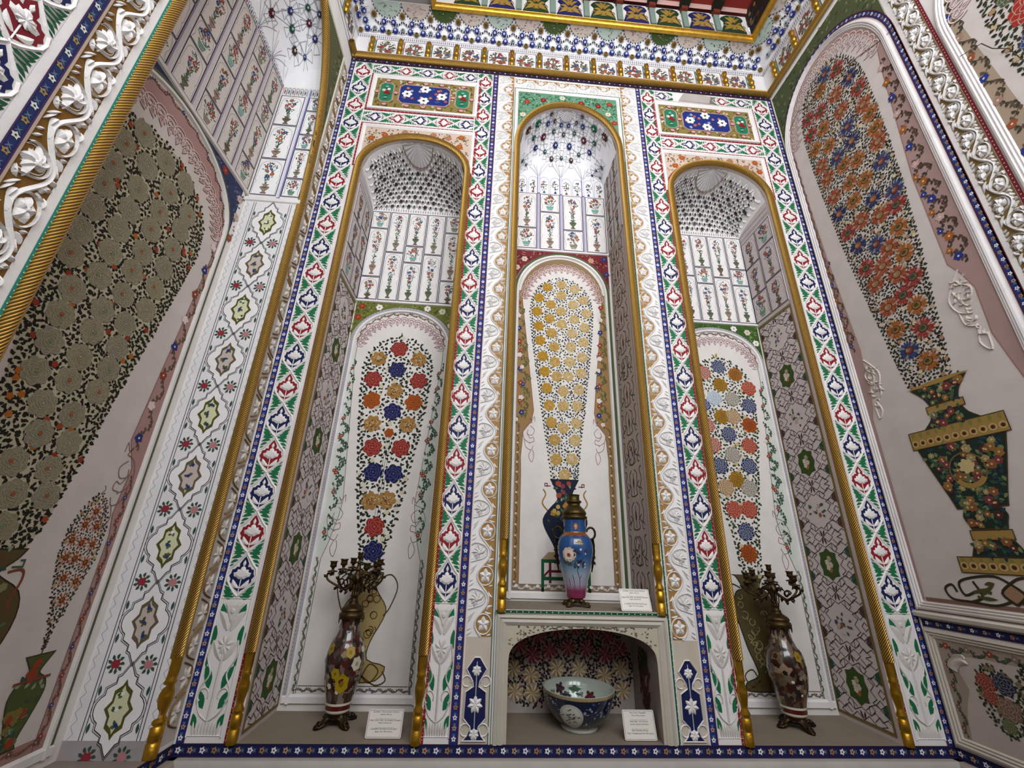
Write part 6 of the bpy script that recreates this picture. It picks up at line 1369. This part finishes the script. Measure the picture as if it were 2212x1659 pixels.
def cartouche_mesh(col, gold):
    m = MB(); h = [(0, .235), (.05, .235), (.085, .215), (.10, .185), (.075, .15), (.08, .10), (.105, .03), (.11, 0), (0, 0)]
    m.dome(mirror(h), col, .0, .012, .9, c=(0, .11))
    for e in (-1, 1):
        for (a, b, wd) in (((.01, .12), (.065, .19), .012), ((.0, .13), (.03, .21), .011), ((.02, .10), (.075, .12), .010), ((.02, .06), (.085, .03), .014), ((.01, .08), (.07, .07), .010)): m.ridge((e * a[0], a[1]), (e * b[0], b[1]), wd, gold, .012, .022, bend=e * .15)
        m.stroke([(e * x, z) for x, z in smoothp([(.09, .02), (.06, .06), (.08, .09), (.095, .06)], 3)], .006, gold, .012, h1=.018)
    m.poly([(-.035, .10), (.035, .10), (.02, .075), (.012, .05), (.03, .035), (-.03, .035), (-.012, .05), (-.02, .075)], gold, .0135)
    for k in range(7): a = 2 * PI * k / 7; m.ridge((0, .155), (.026 * math.cos(a), .155 + .026 * math.sin(a)), .008, gold, .012, .022)
    return m.mesh('frieze_cartouche', PAINT)
CG, CB = cartouche_mesh(hx('#26462f'), hx('#b58f3a')), cartouche_mesh(hx('#2a2a72'), hx('#b58f3a'))
def bracket_mesh():
    m = MB(); g = hx('#7f9488')
    for (x0, x1, y0, y1, z0, z1, c) in ((-.022, .022, -.02, .0, 0, .205, g), (-.026, .026, -.04, 0, .205, .245, hx('#8a3a2c')), (-.040, .040, -.10, 0, .245, .325, hx('#2c2a20'))):
        P = [(x0, y0, z0), (x1, y0, z0), (x1, y1, z0), (x0, y1, z0), (x0, y0, z1), (x1, y0, z1), (x1, y1, z1), (x0, y1, z1)]
        for f in ((0, 1, 5, 4), (1, 2, 6, 5), (2, 3, 7, 6), (3, 0, 4, 7), (0, 1, 2, 3), (4, 5, 6, 7)): m.face3([P[i] for i in f], c)
    return m.mesh('bracket_post', PAINT, raw=True)
BRK = bracket_mesh()
for k in range(10):
    x = -.60 + .2755 * k
    if GX0 + .05 < x < GX1 - .08: Fz.put('frieze_cartouche', CG if k % 2 == 0 else CB, W, u=x, v=GZ + .078)
    xb = x + .138
    if GX0 + .05 < xb < GX1 - .06:
        Fz.put('bracket_post', BRK, W, u=xb, v=GZ + .075)
        m = MB()
        P = [(xb - .035, 5.025, 0), (xb + .035, 5.025, 0), (xb + .035, 5.11, 0), (xb - .035, 5.11, 0)]
        for f in ((0, 1), (1, 2), (2, 3), (3, 0)): a, b = P[f[0]], P[f[1]]; m.face3([(a[0], GY - .02, a[1]), (b[0], GY - .02, b[1]), (b[0], YR, b[1]), (a[0], YR, a[1])], hx('#7a3a2c'))
        link('ceiling_beam', m.mesh('ceiling_beam', PAINT, raw=True), W)
m = MB(); m.face3([(GX0, GY - .012, 5.03), (GX1, GY - .012, 5.03), (GX1, GY - .05, 5.10), (GX0, GY - .05, 5.10)], hx('#d2a8a0')); link('frieze_cove', m.mesh('frieze_cove', PAINT, raw=True), W)
m = MB(); m.face3([(GX0, GY, 5.06), (GX1, GY, 5.06), (GX1, YR, 5.14), (GX0, YR, 5.14)], hx('#a83a30')); 
for k in range(9):
    x = -.60 + .2755 * k; m.face3([(x - .07, GY - .16, 5.061), (x + .07, GY - .16, 5.061), (x + .07, GY - .34, 5.066), (x - .07, GY - .34, 5.066)], hx('#c9a45a'))
link('coffer_panel', m.mesh('coffer_panel', PAINT, raw=True), W)
# side returns of the frieze
FRz = Frame(GX1 + .0, 0, -PI / 2)
m = MB(); m.rect(-GY, 2.6, GZ + .05, 5.03, hx('#2c2420'), .0)
for k in range(170): u, z = rnd.uniform(-GY + .02, 2.0), rnd.uniform(GZ + .07, 5.0); sprig(m, u, z, rnd.uniform(0, 6.3), .05, [hx('#a8843c'), hx('#7a5a28'), hx('#2f3a5c'), hx('#5a2a24')][k % 4], .002, rnd)
FRz.put('frieze_side', m, W, PAINT)
m = MB(); m.rect(-2.6, -.18, GZ + .05, 5.03, hx('#2c2420'), .0); Frame(GX0, 0, PI / 2).put('frieze_side', m, W, PAINT)

# ================================================================== THINGS ON THE LEDGES
def thing(name, label, cat, loc, rotz=0.0, group=None):
    o = bpy.data.objects.new(name, None); COL.objects.link(o); o.location = (loc[0], loc[1], loc[2] + ZO); o.rotation_euler = (0, 0, rotz)
    o['label'] = label; o['category'] = cat
    if group: o['group'] = group
    o.empty_display_size = .1
    return o
def part(name, m, mat, parent, smooth=True, loc=(0, 0, 0), rotz=0.0, raw=True, fn=None, label=None):
    o = link(name, m.mesh(name, mat, raw=raw, smooth=smooth, fn=fn), parent, loc, rotz)
    if label: o['label'] = label
    return o
BRZ, BRD = hx('#6a5330'), hx('#4a3a26')
def foot_base(m, r, h, k=4, ph=PI / 4, col=BRD):           # cast base on scrolled feet
    seg = 72
    def lobe(t): return max(0.0, math.cos(k * (t - ph))) ** 1.5
    P = [(lambda t: r * (.62 + .80 * lobe(t)), lambda t: .022 * (1 - lobe(t)) ** 2 * (h / .05)), (lambda t: r * (.66 + .80 * lobe(t)), lambda t: .026 * (1 - lobe(t)) ** 2 * (h / .05) + .008), (lambda t: r * (.66 + .48 * lobe(t)), lambda t: h * (.48 - .20 * lobe(t))), (lambda t: r * (.64 + .20 * lobe(t) + .03 * math.cos(16 * t)), lambda t: h * .66), (lambda t: r * (.62 + .05 * lobe(t)), lambda t: h * .82), (lambda t: r * .66, lambda t: h * .90), (lambda t: r * .62, lambda t: h), (lambda t: .001, lambda t: h)]
    m.lathe(P, seg, col)
    for q in range(k):
        a = ph + 2 * PI * q / k
        for s_ in (-1, 1):
            pts = [(r * (1.05 + .30 * i / 6) * math.cos(a + s_ * .10 * math.sin(i)), r * (1.05 + .30 * i / 6) * math.sin(a + s_ * .10 * math.sin(i)), h * (.42 - .055 * i)) for i in range(7)]
            m.tube3(pts, [.008, .009, .008, .007, .007, .006, .004], 6, col)
def candelabra_vase(label, x, y, rotz, seed, pal, armphase):
    t = thing('candelabra_vase', label, 'vase', (x, y, .0012), rotz, 'candelabra vases in the side niches'); rn = random.Random(seed)
    m = MB(); foot_base(m, .074, .052); part('base', m, BRONZE, t)
    prof = smoothp([(.050, .050), (.056, .058), (.058, .085), (.060, .10), (.072, .145), (.083, .20), (.088, .25), (.086, .285), (.076, .322), (.060, .35), (.048, .385), (.045, .42), (.048, .432)], 8)
    zs_ = [p[1] for p in prof]; rs_ = [p[0] for p in prof]
    seeds = [(rn.uniform(-PI, PI), rn.uniform(.10, .43), rn.choice(pal)) for _ in range(260)]
    SA = np.array([(q[0], q[1]) for q in seeds]); seg = 128; m = MB()
    def cf(a, q):
        z = (zs_[a] + zs_[a + 1]) / 2; th = 2 * PI * (q + .5) / seg
        if z < .0625: return hx('#d8cfbc')
        if z < .083: return hx('#6a1f1c')
        if z < .092: return hx('#d8cfbc')
        d = (th - SA[:, 0] + PI) % (2 * PI) - PI
        return seeds[int(np.argmin((d * .075) ** 2 + ((z - SA[:, 1]) * .8) ** 2))][2]
    m.lathe(prof, seg, None, colf=cf); b = part('body', m, GLAZE, t)
    def onv(th, z, h=.001): r = float(np.interp(z, zs_, rs_)) + h; return (r * math.cos(th), r * math.sin(th), z)
    m = MB()                                                   # painted figures and sprays on the body
    for i in range(70):
        th, z = rn.uniform(-PI, PI), rn.uniform(.11, .40); s = rn.uniform(.006, .014); c = rn.choice(pal + [hx('#d8b23a'), hx('#e3d8c0'), hx('#7a1f1c')])
        m.face3([onv(th + s * px / .08, z + s * pz, .0012 + .00002 * i) for px, pz in lobed(0, 0, 1, 5, .5, 12, i)], c)
    for (th, z, s, c) in ((-PI / 2 + .25, .175, .030, hx('#c9a41f')), (-PI / 2 - .15, .215, .018, hx('#c9a41f')), (-PI / 2 + .5, .30, .020, hx('#c9a82f')), (-PI / 2 - .7, .31, .018, hx('#b8942a')), (-PI / 2 + .9, .25, .022, hx('#e0d4bc'))):
        mm = MB(); mm.face3([onv(th + s * px / .085, z + 1.2 * s * pz, .003) for px, pz in lobed(0, 0, 1, 6, .4, 18, z * 9)], c)
        mm.face3([onv(th + .3 * s * px / .085, z + .36 * s * pz, .0036) for px, pz in lobed(0, 0, 1, 5, .4, 14, z * 5)], mixc(c, hx('#6a3a14'), .5)); part('painted_blossom', mm, GLAZE, b, smooth=False)
    part('painted_sprays', m, GLAZE, b, smooth=False)['kind'] = 'stuff'
    m = MB(); m.lathe(smoothp([(.048, .425), (.056, .428), (.060, .44), (.058, .452), (.051, .458), (.055, .466), (.048, .478), (.030, .49), (.022, .500), (.024, .505), (.018, .512), (.018, .525), (.022, .53), (.002, .532)], 3), 32, BRZ)
    for k in range(10):
        a = 2 * PI * k / 10; q = [(.059 * math.cos(a + d), .059 * math.sin(a + d), z) for d, z in ((-.2, .436), (.2, .436), (.12, .418), (0, .406), (-.12, .418))]; m.face3(q, BRD)
    part('collar', m, BRONZE, t)
    m = MB()
    for k in range(6):
        a = 2 * PI * k / 6; m.tube3([(.012 * math.cos(a), .012 * math.sin(a), .525), (.010 * math.cos(a), .010 * math.sin(a), .555), (.015 * math.cos(a), .015 * math.sin(a), .59)], [.006, .005, .006], 6, BRZ)
    m.lathe(smoothp([(.002, .585), (.020, .59), (.028, .605), (.020, .625), (.012, .64), (.016, .65), (.010, .662), (.008, .69)], 3), 16, BRZ)
    for k in range(8): a = 2 * PI * k / 8; m.tube3([(.012 * math.cos(a), .012 * math.sin(a), .60), (.045 * math.cos(a), .045 * math.sin(a), .615), (.055 * math.cos(a), .055 * math.sin(a), .60)], [.005, .008, .002], 5, BRD)
    part('stem', m, BRONZE, t)
    def cup(m, cx, cy, z, r=.017):
        P = [(.004, z - .022), (.006, z - .012), (.004, z - .008), (r * 1.5, z - .004), (r * 1.45, z), (.006, z + .004), (.008, z + .014), (r, z + .02), (r * .9, z + .03), (r * .95, z + .04), (r * 1.25, z + .046), (r * .85, z + .046), (r * .8, z + .02), (.001, z + .018)]
        i0 = len(m.v); m.lathe(P, 14, BRZ); m.v[i0:] = [(a + cx, b + cy, c) for a, b, c in m.v[i0:]]
    for k in range(6):
        a = armphase + 2 * PI * k / 6; lo = k % 2; R = .128 if lo else .105; zc = .640 if lo else .655; ca, sa = math.cos(a), math.sin(a)
        pts = smoothp([(.014, 0, .595), (.04, 0, .575), (.068, 0, .560), (.095, 0, .572), (R + .018, 0, .600), (R + .020, 0, .628), (R, 0, zc - .020)], 5)
        m = MB(); m.tube3([(p[0] * ca, p[0] * sa, p[2]) for p in pts], .0052, 7, BRZ)
        sp = [(.075 + .020 * math.cos(u) * (1 - u / 9), 0, .588 + .020 * math.sin(u) * (1 - u / 9)) for u in [i * .45 for i in range(16)]]
        m.tube3([(p[0] * ca, p[0] * sa, p[2]) for p in sp], .0035, 5, BRD)
        for (pr, pz, dr, dz) in ((.06, .562, .012, -.024), (R + .02, .61, .020, .012), (.045, .575, -.005, -.026), (.09, .568, .018, -.016)):
            m.tube3([(pr * ca, pr * sa, pz), ((pr + dr * .6) * ca - .004 * sa, (pr + dr * .6) * sa + .004 * ca, pz + dz * .5), ((pr + dr) * ca, (pr + dr) * sa, pz + dz)], [.003, .008, .001], 5, BRD)
        for sg in (-1, 1): m.tube3([(R * ca, R * sa, zc - .018), ((R) * ca - sg * .018 * sa, R * sa + sg * .018 * ca, zc - .012), (R * ca - sg * .030 * sa, R * sa + sg * .030 * ca, zc - .024)], [.004, .007, .001], 5, BRD)
        arm = part('arm', m, BRONZE, t)
        m = MB(); cup(m, R * ca, R * sa, zc); part('candle_cup', m, BRONZE, arm)
    m = MB(); cup(m, 0, 0, .685, .014); part('candle_cup', m, BRONZE, t)
    return t
PAL1 = [hx(q) for q in ('#4a1c1a', '#54392e', '#7a6a5c', '#33211e', '#8a7666', '#3c2e2a', '#a08a74', '#574a46', '#62302a', '#4a4a4a', '#2c2422', '#6a2a24')]
PAL2 = [hx(q) for q in ('#4a1c1a', '#5f2c22', '#6f6248', '#241c1a', '#8a6c3a', '#3a2e2a', '#9c866c', '#524638', '#6c5430', '#2e2626', '#3c1614', '#7a6a58')]
candelabra_vase('tall bronze-mounted candelabra vase painted with yellow blossoms, standing beside a white card', -.887, .20, 0.0, 3, PAL1, .02)
o = candelabra_vase('tall bronze-mounted candelabra vase in patchy red and gold, alone in its niche without a card', 1.325, .20, .9, 9, PAL2, -1.05)

# blue porcelain vase on the middle shelf
t = thing('porcelain_vase', 'blue porcelain vase with white peony, pink foot and brass collar on the middle shelf', 'vase', (.237, .162, ZSH + .0012))
m = MB(); foot_base(m, .058, .042, 4, PI / 4, hx('#6a5734')); part('base', m, BRONZE, t, label='cast bronze base on scrolled feet')
prof = smoothp([(.046, .040), (.050, .052), (.055, .08), (.064, .12), (.079, .175), (.090, .225), (.0955, .265), (.094, .295), (.086, .322), (.072, .342), (.063, .352), (.061, .362), (.060, .39), (.061, .415), (.064, .425)], 5)
zs_ = [p[1] for p in prof]; rs_ = [p[0] for p in prof]
def ccol(a, q):
    z = (zs_[a] + zs_[a + 1]) / 2
    g = [(.04, hx('#9a2f5c')), (.075, hx('#93345f')), (.105, hx('#a89ab0')), (.15, hx('#9fb0bd')), (.20, hx('#5d86b0')), (.235, hx('#28609f')), (.43, hx('#1d5596'))]
    if .336 < z < .356: return hx('#a8742c') if (q // 3 + a) % 2 else hx('#7a3a1c')
    for (z0, c0), (z1, c1) in zip(g, g[1:]):
        if z0 <= z <= z1: return mixc(c0, c1, (z - z0) / (z1 - z0))
    return g[-1][1]
m = MB(); m.lathe(prof, 64, None, colf=ccol); body = part('body', m, GLAZE, t)
def onc(th, z, h=.001): r = float(np.interp(z, zs_, rs_)) + h; return (r * math.cos(th), r * math.sin(th), z)
m = MB(); TF = -PI / 2 - .20                                    # side of the vase that faces the viewer
def patch(pts, th, z, c, h): m.face3([onc(th + x / .09, z + zz, h) for x, zz in pts], c)
for k in range(9): a = 2 * PI * k / 9; patch(circ(.022 * math.cos(a), .022 * math.sin(a), .014, 10), TF - .35, .245, mixc(hx('#e8d4c0'), hx('#d9b8a4'), (k % 3) / 2), .0015 + .0001 * k)
patch(lobed(0, 0, .022, 6, .3, 18), TF - .35, .245, hx('#ecdcc8'), .003); patch(lobed(0, 0, .008, 5, .3, 12), TF - .35, .243, hx('#9a4a34'), .0036)
part('painted_peony', m, GLAZE, body, smooth=False, label='white peony blossom'); m = MB(); rn = random.Random(4)
def twig(pts, wd, c):
    P = smoothp(pts, 4)
    for a, b in zip(P, P[1:]): m.face3([onc(a[0] - wd, a[1], .0016), onc(a[0] + wd, a[1], .0016), onc(b[0] + wd, b[1], .0016), onc(b[0] - wd, b[1], .0016)], c)
for pts in ([(TF + .35, .09), (TF + .30, .13), (TF + .12, .175), (TF + .28, .21), (TF + .5, .235)], [(TF - .1, .08), (TF - .12, .12), (TF - .22, .15)], [(TF - .45, .10), (TF - .5, .13)], [(TF + .30, .13), (TF + .42, .15)]): twig(pts, .014, hx('#2f2a34'))
for i in range(26):
    th, z = TF + rn.uniform(-.1, .75), rn.uniform(.185, .27); patch(lobed(0, 0, rn.uniform(.004, .008), 5, .5, 10, i), th, z, rn.choice([hx('#3a3448'), hx('#4a4458'), hx('#c8ccd8')]), .0018 + .00003 * i)
for i in range(12): th, z = TF - .35 + rn.uniform(-.35, .35), .20 + rn.uniform(-.008, .012); patch([(-.006, 0), (0, .010), (.006, 0), (0, -.004)], th, z, hx('#4a5a44'), .0018 + .00003 * i)
part('plum_twigs', m, GLAZE, body, smooth=False)['kind'] = 'stuff'; m = MB()
for q in ([(-.022, .0), (-.004, .008), (.018, -.008), (.006, -.012)], [(-.004, .006), (.004, .018), (.010, .0)], [(-.020, -.0), (-.030, .012), (-.010, .004)]): patch(q, TF + .28, .305, hx('#c9a53a'), .002)
part('painted_bird', m, GLAZE, body, smooth=False, label='small yellow bird'); m = MB()
patch(lobed(0, 0, .016, 6, .3, 14), TF + .10, .385, hx('#c97a3a'), .0015); patch(lobed(0, 0, .009, 6, .3, 12), TF + .10, .385, hx('#e3c08a'), .0022)
part('painted_rosette', m, GLAZE, body, smooth=False)
m = MB(); m.lathe(smoothp([(.062, .420), (.069, .424), (.070, .436), (.062, .442), (.066, .450), (.064, .462), (.048, .482), (.036, .494), (.034, .504), (.042, .512), (.040, .520), (.032, .524), (.031, .548), (.034, .552), (.004, .556)], 3), 36, hx('#6f5c2e')); part('collar', m, BRONZE, t, label='turned brass collar and lid')
for e in (-1, 1):
    th = TF + PI / 2 * e * 1.05 + .1; ca, sa = math.cos(th), math.sin(th); m = MB()
    m.tube3([((.088 + .024 * math.cos(u)) * ca, (.088 + .024 * math.cos(u)) * sa, .352 + .030 * math.sin(u)) for u in [2.9 - .35 * i for i in range(16)]], [.006] * 14 + [.005, .003], 7, BRD)
    m.tube3([(.096 * ca, .096 * sa, .325), (.101 * ca, .101 * sa, .29), (.100 * ca, .100 * sa, .25), (.094 * ca, .094 * sa, .20), (.086 * ca, .086 * sa, .16)], [.009, .008, .007, .006, .003], 7, BRD)
    for k in range(4): m.tube3([(.10 * ca, .10 * sa, .30 - .03 * k), (.107 * ca - .012 * sa, .107 * sa + .012 * ca, .295 - .03 * k), (.104 * ca + .01 * sa, .104 * sa - .01 * ca, .285 - .03 * k)], [.004, .006, .002], 5, BRD)
    part('handle', m, BRONZE, t)

# large bowl in the lower niche
t = thing('porcelain_bowl', 'large blue and white porcelain bowl with a round floral medallion in the low niche', 'bowl', (.243, .185, .0012))
prof = smoothp([(.084, .0), (.087, .006), (.086, .014), (.100, .024), (.128, .05), (.150, .085), (.162, .12), (.169, .15), (.171, .158)], 4)
zs_ = [p[1] for p in prof]; rs_ = [p[0] for p in prof]; m = MB()
def bc(a, q):
    z = (zs_[a] + zs_[a + 1]) / 2
    return hx('#c3c6bc') if z < .015 else hx('#b9a474') if z > .147 else hx('#8f7a4c') if z > .141 else hx('#1f2a4a')
m.lathe(prof, 72, None, colf=bc); body = part('outer_wall', m, GLAZE, t)
m = MB(); m.lathe([(.171, .158), (.168, .1595), (.164, .157), (.156, .115), (.143, .083), (.120, .05), (.09, .030), (.05, .024), (.001, .022)], 72, hx('#b9c2b6')); part('inner_wall', m, GLAZE, t, label='pale green inside with painted leaves')
def onb(th, z, h=.0012): r = float(np.interp(z, zs_, rs_)) + h; return (r * math.cos(th), r * math.sin(th), z)
m = MB(); rn = random.Random(6)
TB = -PI / 2 - .45
for i in range(260):
    th, z = rn.uniform(-PI, PI), rn.uniform(.022, .138); s = rn.uniform(.003, .007)
    if abs((th - TB + PI) % (2 * PI) - PI) < .38: continue
    m.face3([onb(th + s * px / .15, z + s * pz, .001 + .00001 * (i % 40)) for px, pz in (lobed(0, 0, 1, 5, .5, 10, i) if i % 2 else [(-1.6, -.3), (0, .5), (1.6, .3), (0, -.5)])], rn.choice([hx('#7f93b8'), hx('#a9b8cc'), hx('#4f658f'), hx('#8fa3bc')]))
for th0 in (TB, TB + 2.1, TB - 2.1):
    for q in range(24):
        for j in range(5):
            w4 = [(r_ * math.cos(t_), .93 * r_ * math.sin(t_)) for r_, t_ in ((.011 * j, 2 * PI * q / 24), (.011 * j + .011, 2 * PI * q / 24), (.011 * j + .011, 2 * PI * (q + 1) / 24), (.011 * j, 2 * PI * (q + 1) / 24))]
            m.face3([onb(th0 + x / .15, .078 + z, .0018) for x, z in w4], hx('#cfcfc2') if j < 4 else hx('#b9bcb4'))
    for i in range(26): a, q = rn.uniform(0, 6.3), rn.uniform(0, .04); x, z = q * math.cos(a), q * .85 * math.sin(a); L = .008; b = rn.uniform(-.6, .6); m.face3([onb(th0 + (x + L * ex * math.cos(b) - ez * .002) / .15, .078 + z + L * ex * math.sin(b) + ez * .002, .0024) for ex, ez in ((-1, 0), (0, 1), (1, 0), (0, -1))], hx('#3f4438'))
for i in range(56): th = 2 * PI * i / 56; m.face3([onb(th + d, z, .0014) for d, z in ((-.02, .143), (.02, .143), (.02, .1465), (-.02, .1465))], hx('#6d5c38'))
part('painted_pattern', m, GLAZE, body, smooth=False)['kind'] = 'stuff'
m = MB()                                                       # leaves and flowers painted on the inside
ip = [(.05, .024), (.09, .030), (.120, .05), (.143, .083), (.156, .115), (.164, .157)]
def oni(th, z, h=.0015): r = float(np.interp(z, [p[1] for p in ip], [p[0] for p in ip])) - h; return (r * math.cos(th), r * math.sin(th), z + .0006)
for (th, z, s, c, el) in ((PI / 2 + .45, .115, .020, hx('#4a2a34'), 1.0), (PI / 2 + .30, .080, .022, hx('#2c3a3c'), .8), (PI / 2 + .18, .082, .016, hx('#24343a'), .8), (PI / 2 - .10, .108, .026, hx('#5a7a5c'), .5), (PI / 2 - .25, .09, .016, hx('#4a6a54'), .6), (PI / 2 - .62, .085, .020, hx('#6a3038'), 1.0), (PI / 2 - .72, .075, .018, hx('#7a4a44'), .9), (PI / 2 + .8, .10, .016, hx('#8a7a5a'), 1)):
    m.face3([oni(th + s * px / .14, z + s * el * pz) for px, pz in lobed(0, 0, 1, 5, .7, 22, th)], c)
part('painted_leaves', m, GLAZE, t, smooth=False)['kind'] = 'stuff'

# museum cards
INK, nt_, p_ = newmat('printing_ink'); p_.inputs['Base Color'].default_value = (.03, .028, .03, 1); p_.inputs['Roughness'].default_value = .6
def card(label, x, y, z, wd, ht, tilt, rz, lines):
    t = thing('museum_card', label, 'card', (x, y, z + .0012), rz)
    T = Matrix.Translation((0, 0, .001)) @ Matrix.Rotation(-tilt, 4, 'X')
    m = MB(); th = .003; b = .004
    o = [(-wd / 2 + b, 0), (wd / 2 - b, 0), (wd / 2, b), (wd / 2, ht - b), (wd / 2 - b, ht), (-wd / 2 + b, ht), (-wd / 2, ht - b), (-wd / 2, b)]
    n = len(o); m.v += [(p[0], -th, p[1]) for p in o] + [(p[0], 0, p[1]) for p in o]
    m.f += [tuple(range(n)), tuple(range(n, 2 * n))] + [(i, (i + 1) % n, n + (i + 1) % n, n + i) for i in range(n)]; m.c += [hx('#e6e0d6')] * (n + 2)
    me = m.mesh('plate', CARDM, raw=True); me.transform(T); link('plate', me, t)
    m = MB(); i_ = .0045; q = [(-wd / 2 + i_, i_), (wd / 2 - i_, i_), (wd / 2 - i_, ht - i_), (-wd / 2 + i_, ht - i_)]
    m.stroke(q, .0012, hx('#6a6462'), th + .0004, closed=True)
    for f in (.36, .66): m.stroke([(-wd * .27, ht * f), (wd * .27, ht * f)], .0007, hx('#6a6462'), th + .0004)
    me = m.mesh('printed_rule', CARDM); me.transform(T); link('printed_rule', me, t)
    m = MB(); q = [(-.02, .0, 0), (.02, .0, 0)]                    # folded foot behind the plate
    top = T @ Vector((0, 0, ht * .8)); m.face3([(-wd * .3, top.y, top.z), (wd * .3, top.y, top.z), (wd * .3, top.y + .045, 0), (-wd * .3, top.y + .045, 0)], hx('#d8d2c8')); m.face3([(-wd * .3, top.y + .001, top.z), (wd * .3, top.y + .001, top.z), (wd * .3, top.y + .044, .0), (-wd * .3, top.y + .044, .0)], hx('#d8d2c8'))
    part('easel_back', m, CARDM, t, smooth=False)
    zz = ht * .88
    for (s, gap) in lines:
        cu = bpy.data.curves.new('lettering', 'FONT'); cu.body = s; cu.size = wd * .050; cu.align_x = 'CENTER'; cu.materials.append(INK)
        tmp = bpy.data.objects.new('tmp', cu); COL.objects.link(tmp); me = bpy.data.meshes.new_from_object(tmp.evaluated_get(bpy.context.evaluated_depsgraph_get())); bpy.data.objects.remove(tmp)
        o_ = bpy.data.objects.new('lettering', me); COL.objects.link(o_); o_.parent = t
        o_.matrix_basis = T @ Matrix.Translation((0, -th - .0006, zz)) @ Matrix.Rotation(PI / 2, 4, 'X'); zz -= ht * gap
    return t
L1 = [('Kandelabr. Chinni, bronza. Yaponiya', .09), ('mahsuli. XIX asr', .20), ('Канделябр. Фарфор, бронза. Япония.', .09), ('Конец XIX века', .20), ('Candelabra. Porcelain, bronze. Japan.', .09), ('Japan. The 19th century', .1)]
L2 = [('Kosa. Chinni. Naqqoshlik.', .09), ('Xitoy. XIX asr boshi', .20), ('Чаша. Фарфор. Роспись.', .09), ('Китай. Начало XIX века', .20), ('Bowl. Porcelain. Painting.', .09), ('China. The beginning of the 19th century', .1)]
card('white card leaning beside the flowery candelabra vase', -.641, .045, 0, .152, .100, .28, 0, L1)
card('white card on the middle shelf right of the blue vase', .499, .010, ZSH, .150, .100, .35, 0, L1)
card('white card in front of the low niche, right of the big bowl', .486, .035, 0, .146, .108, .28, 0, L2)
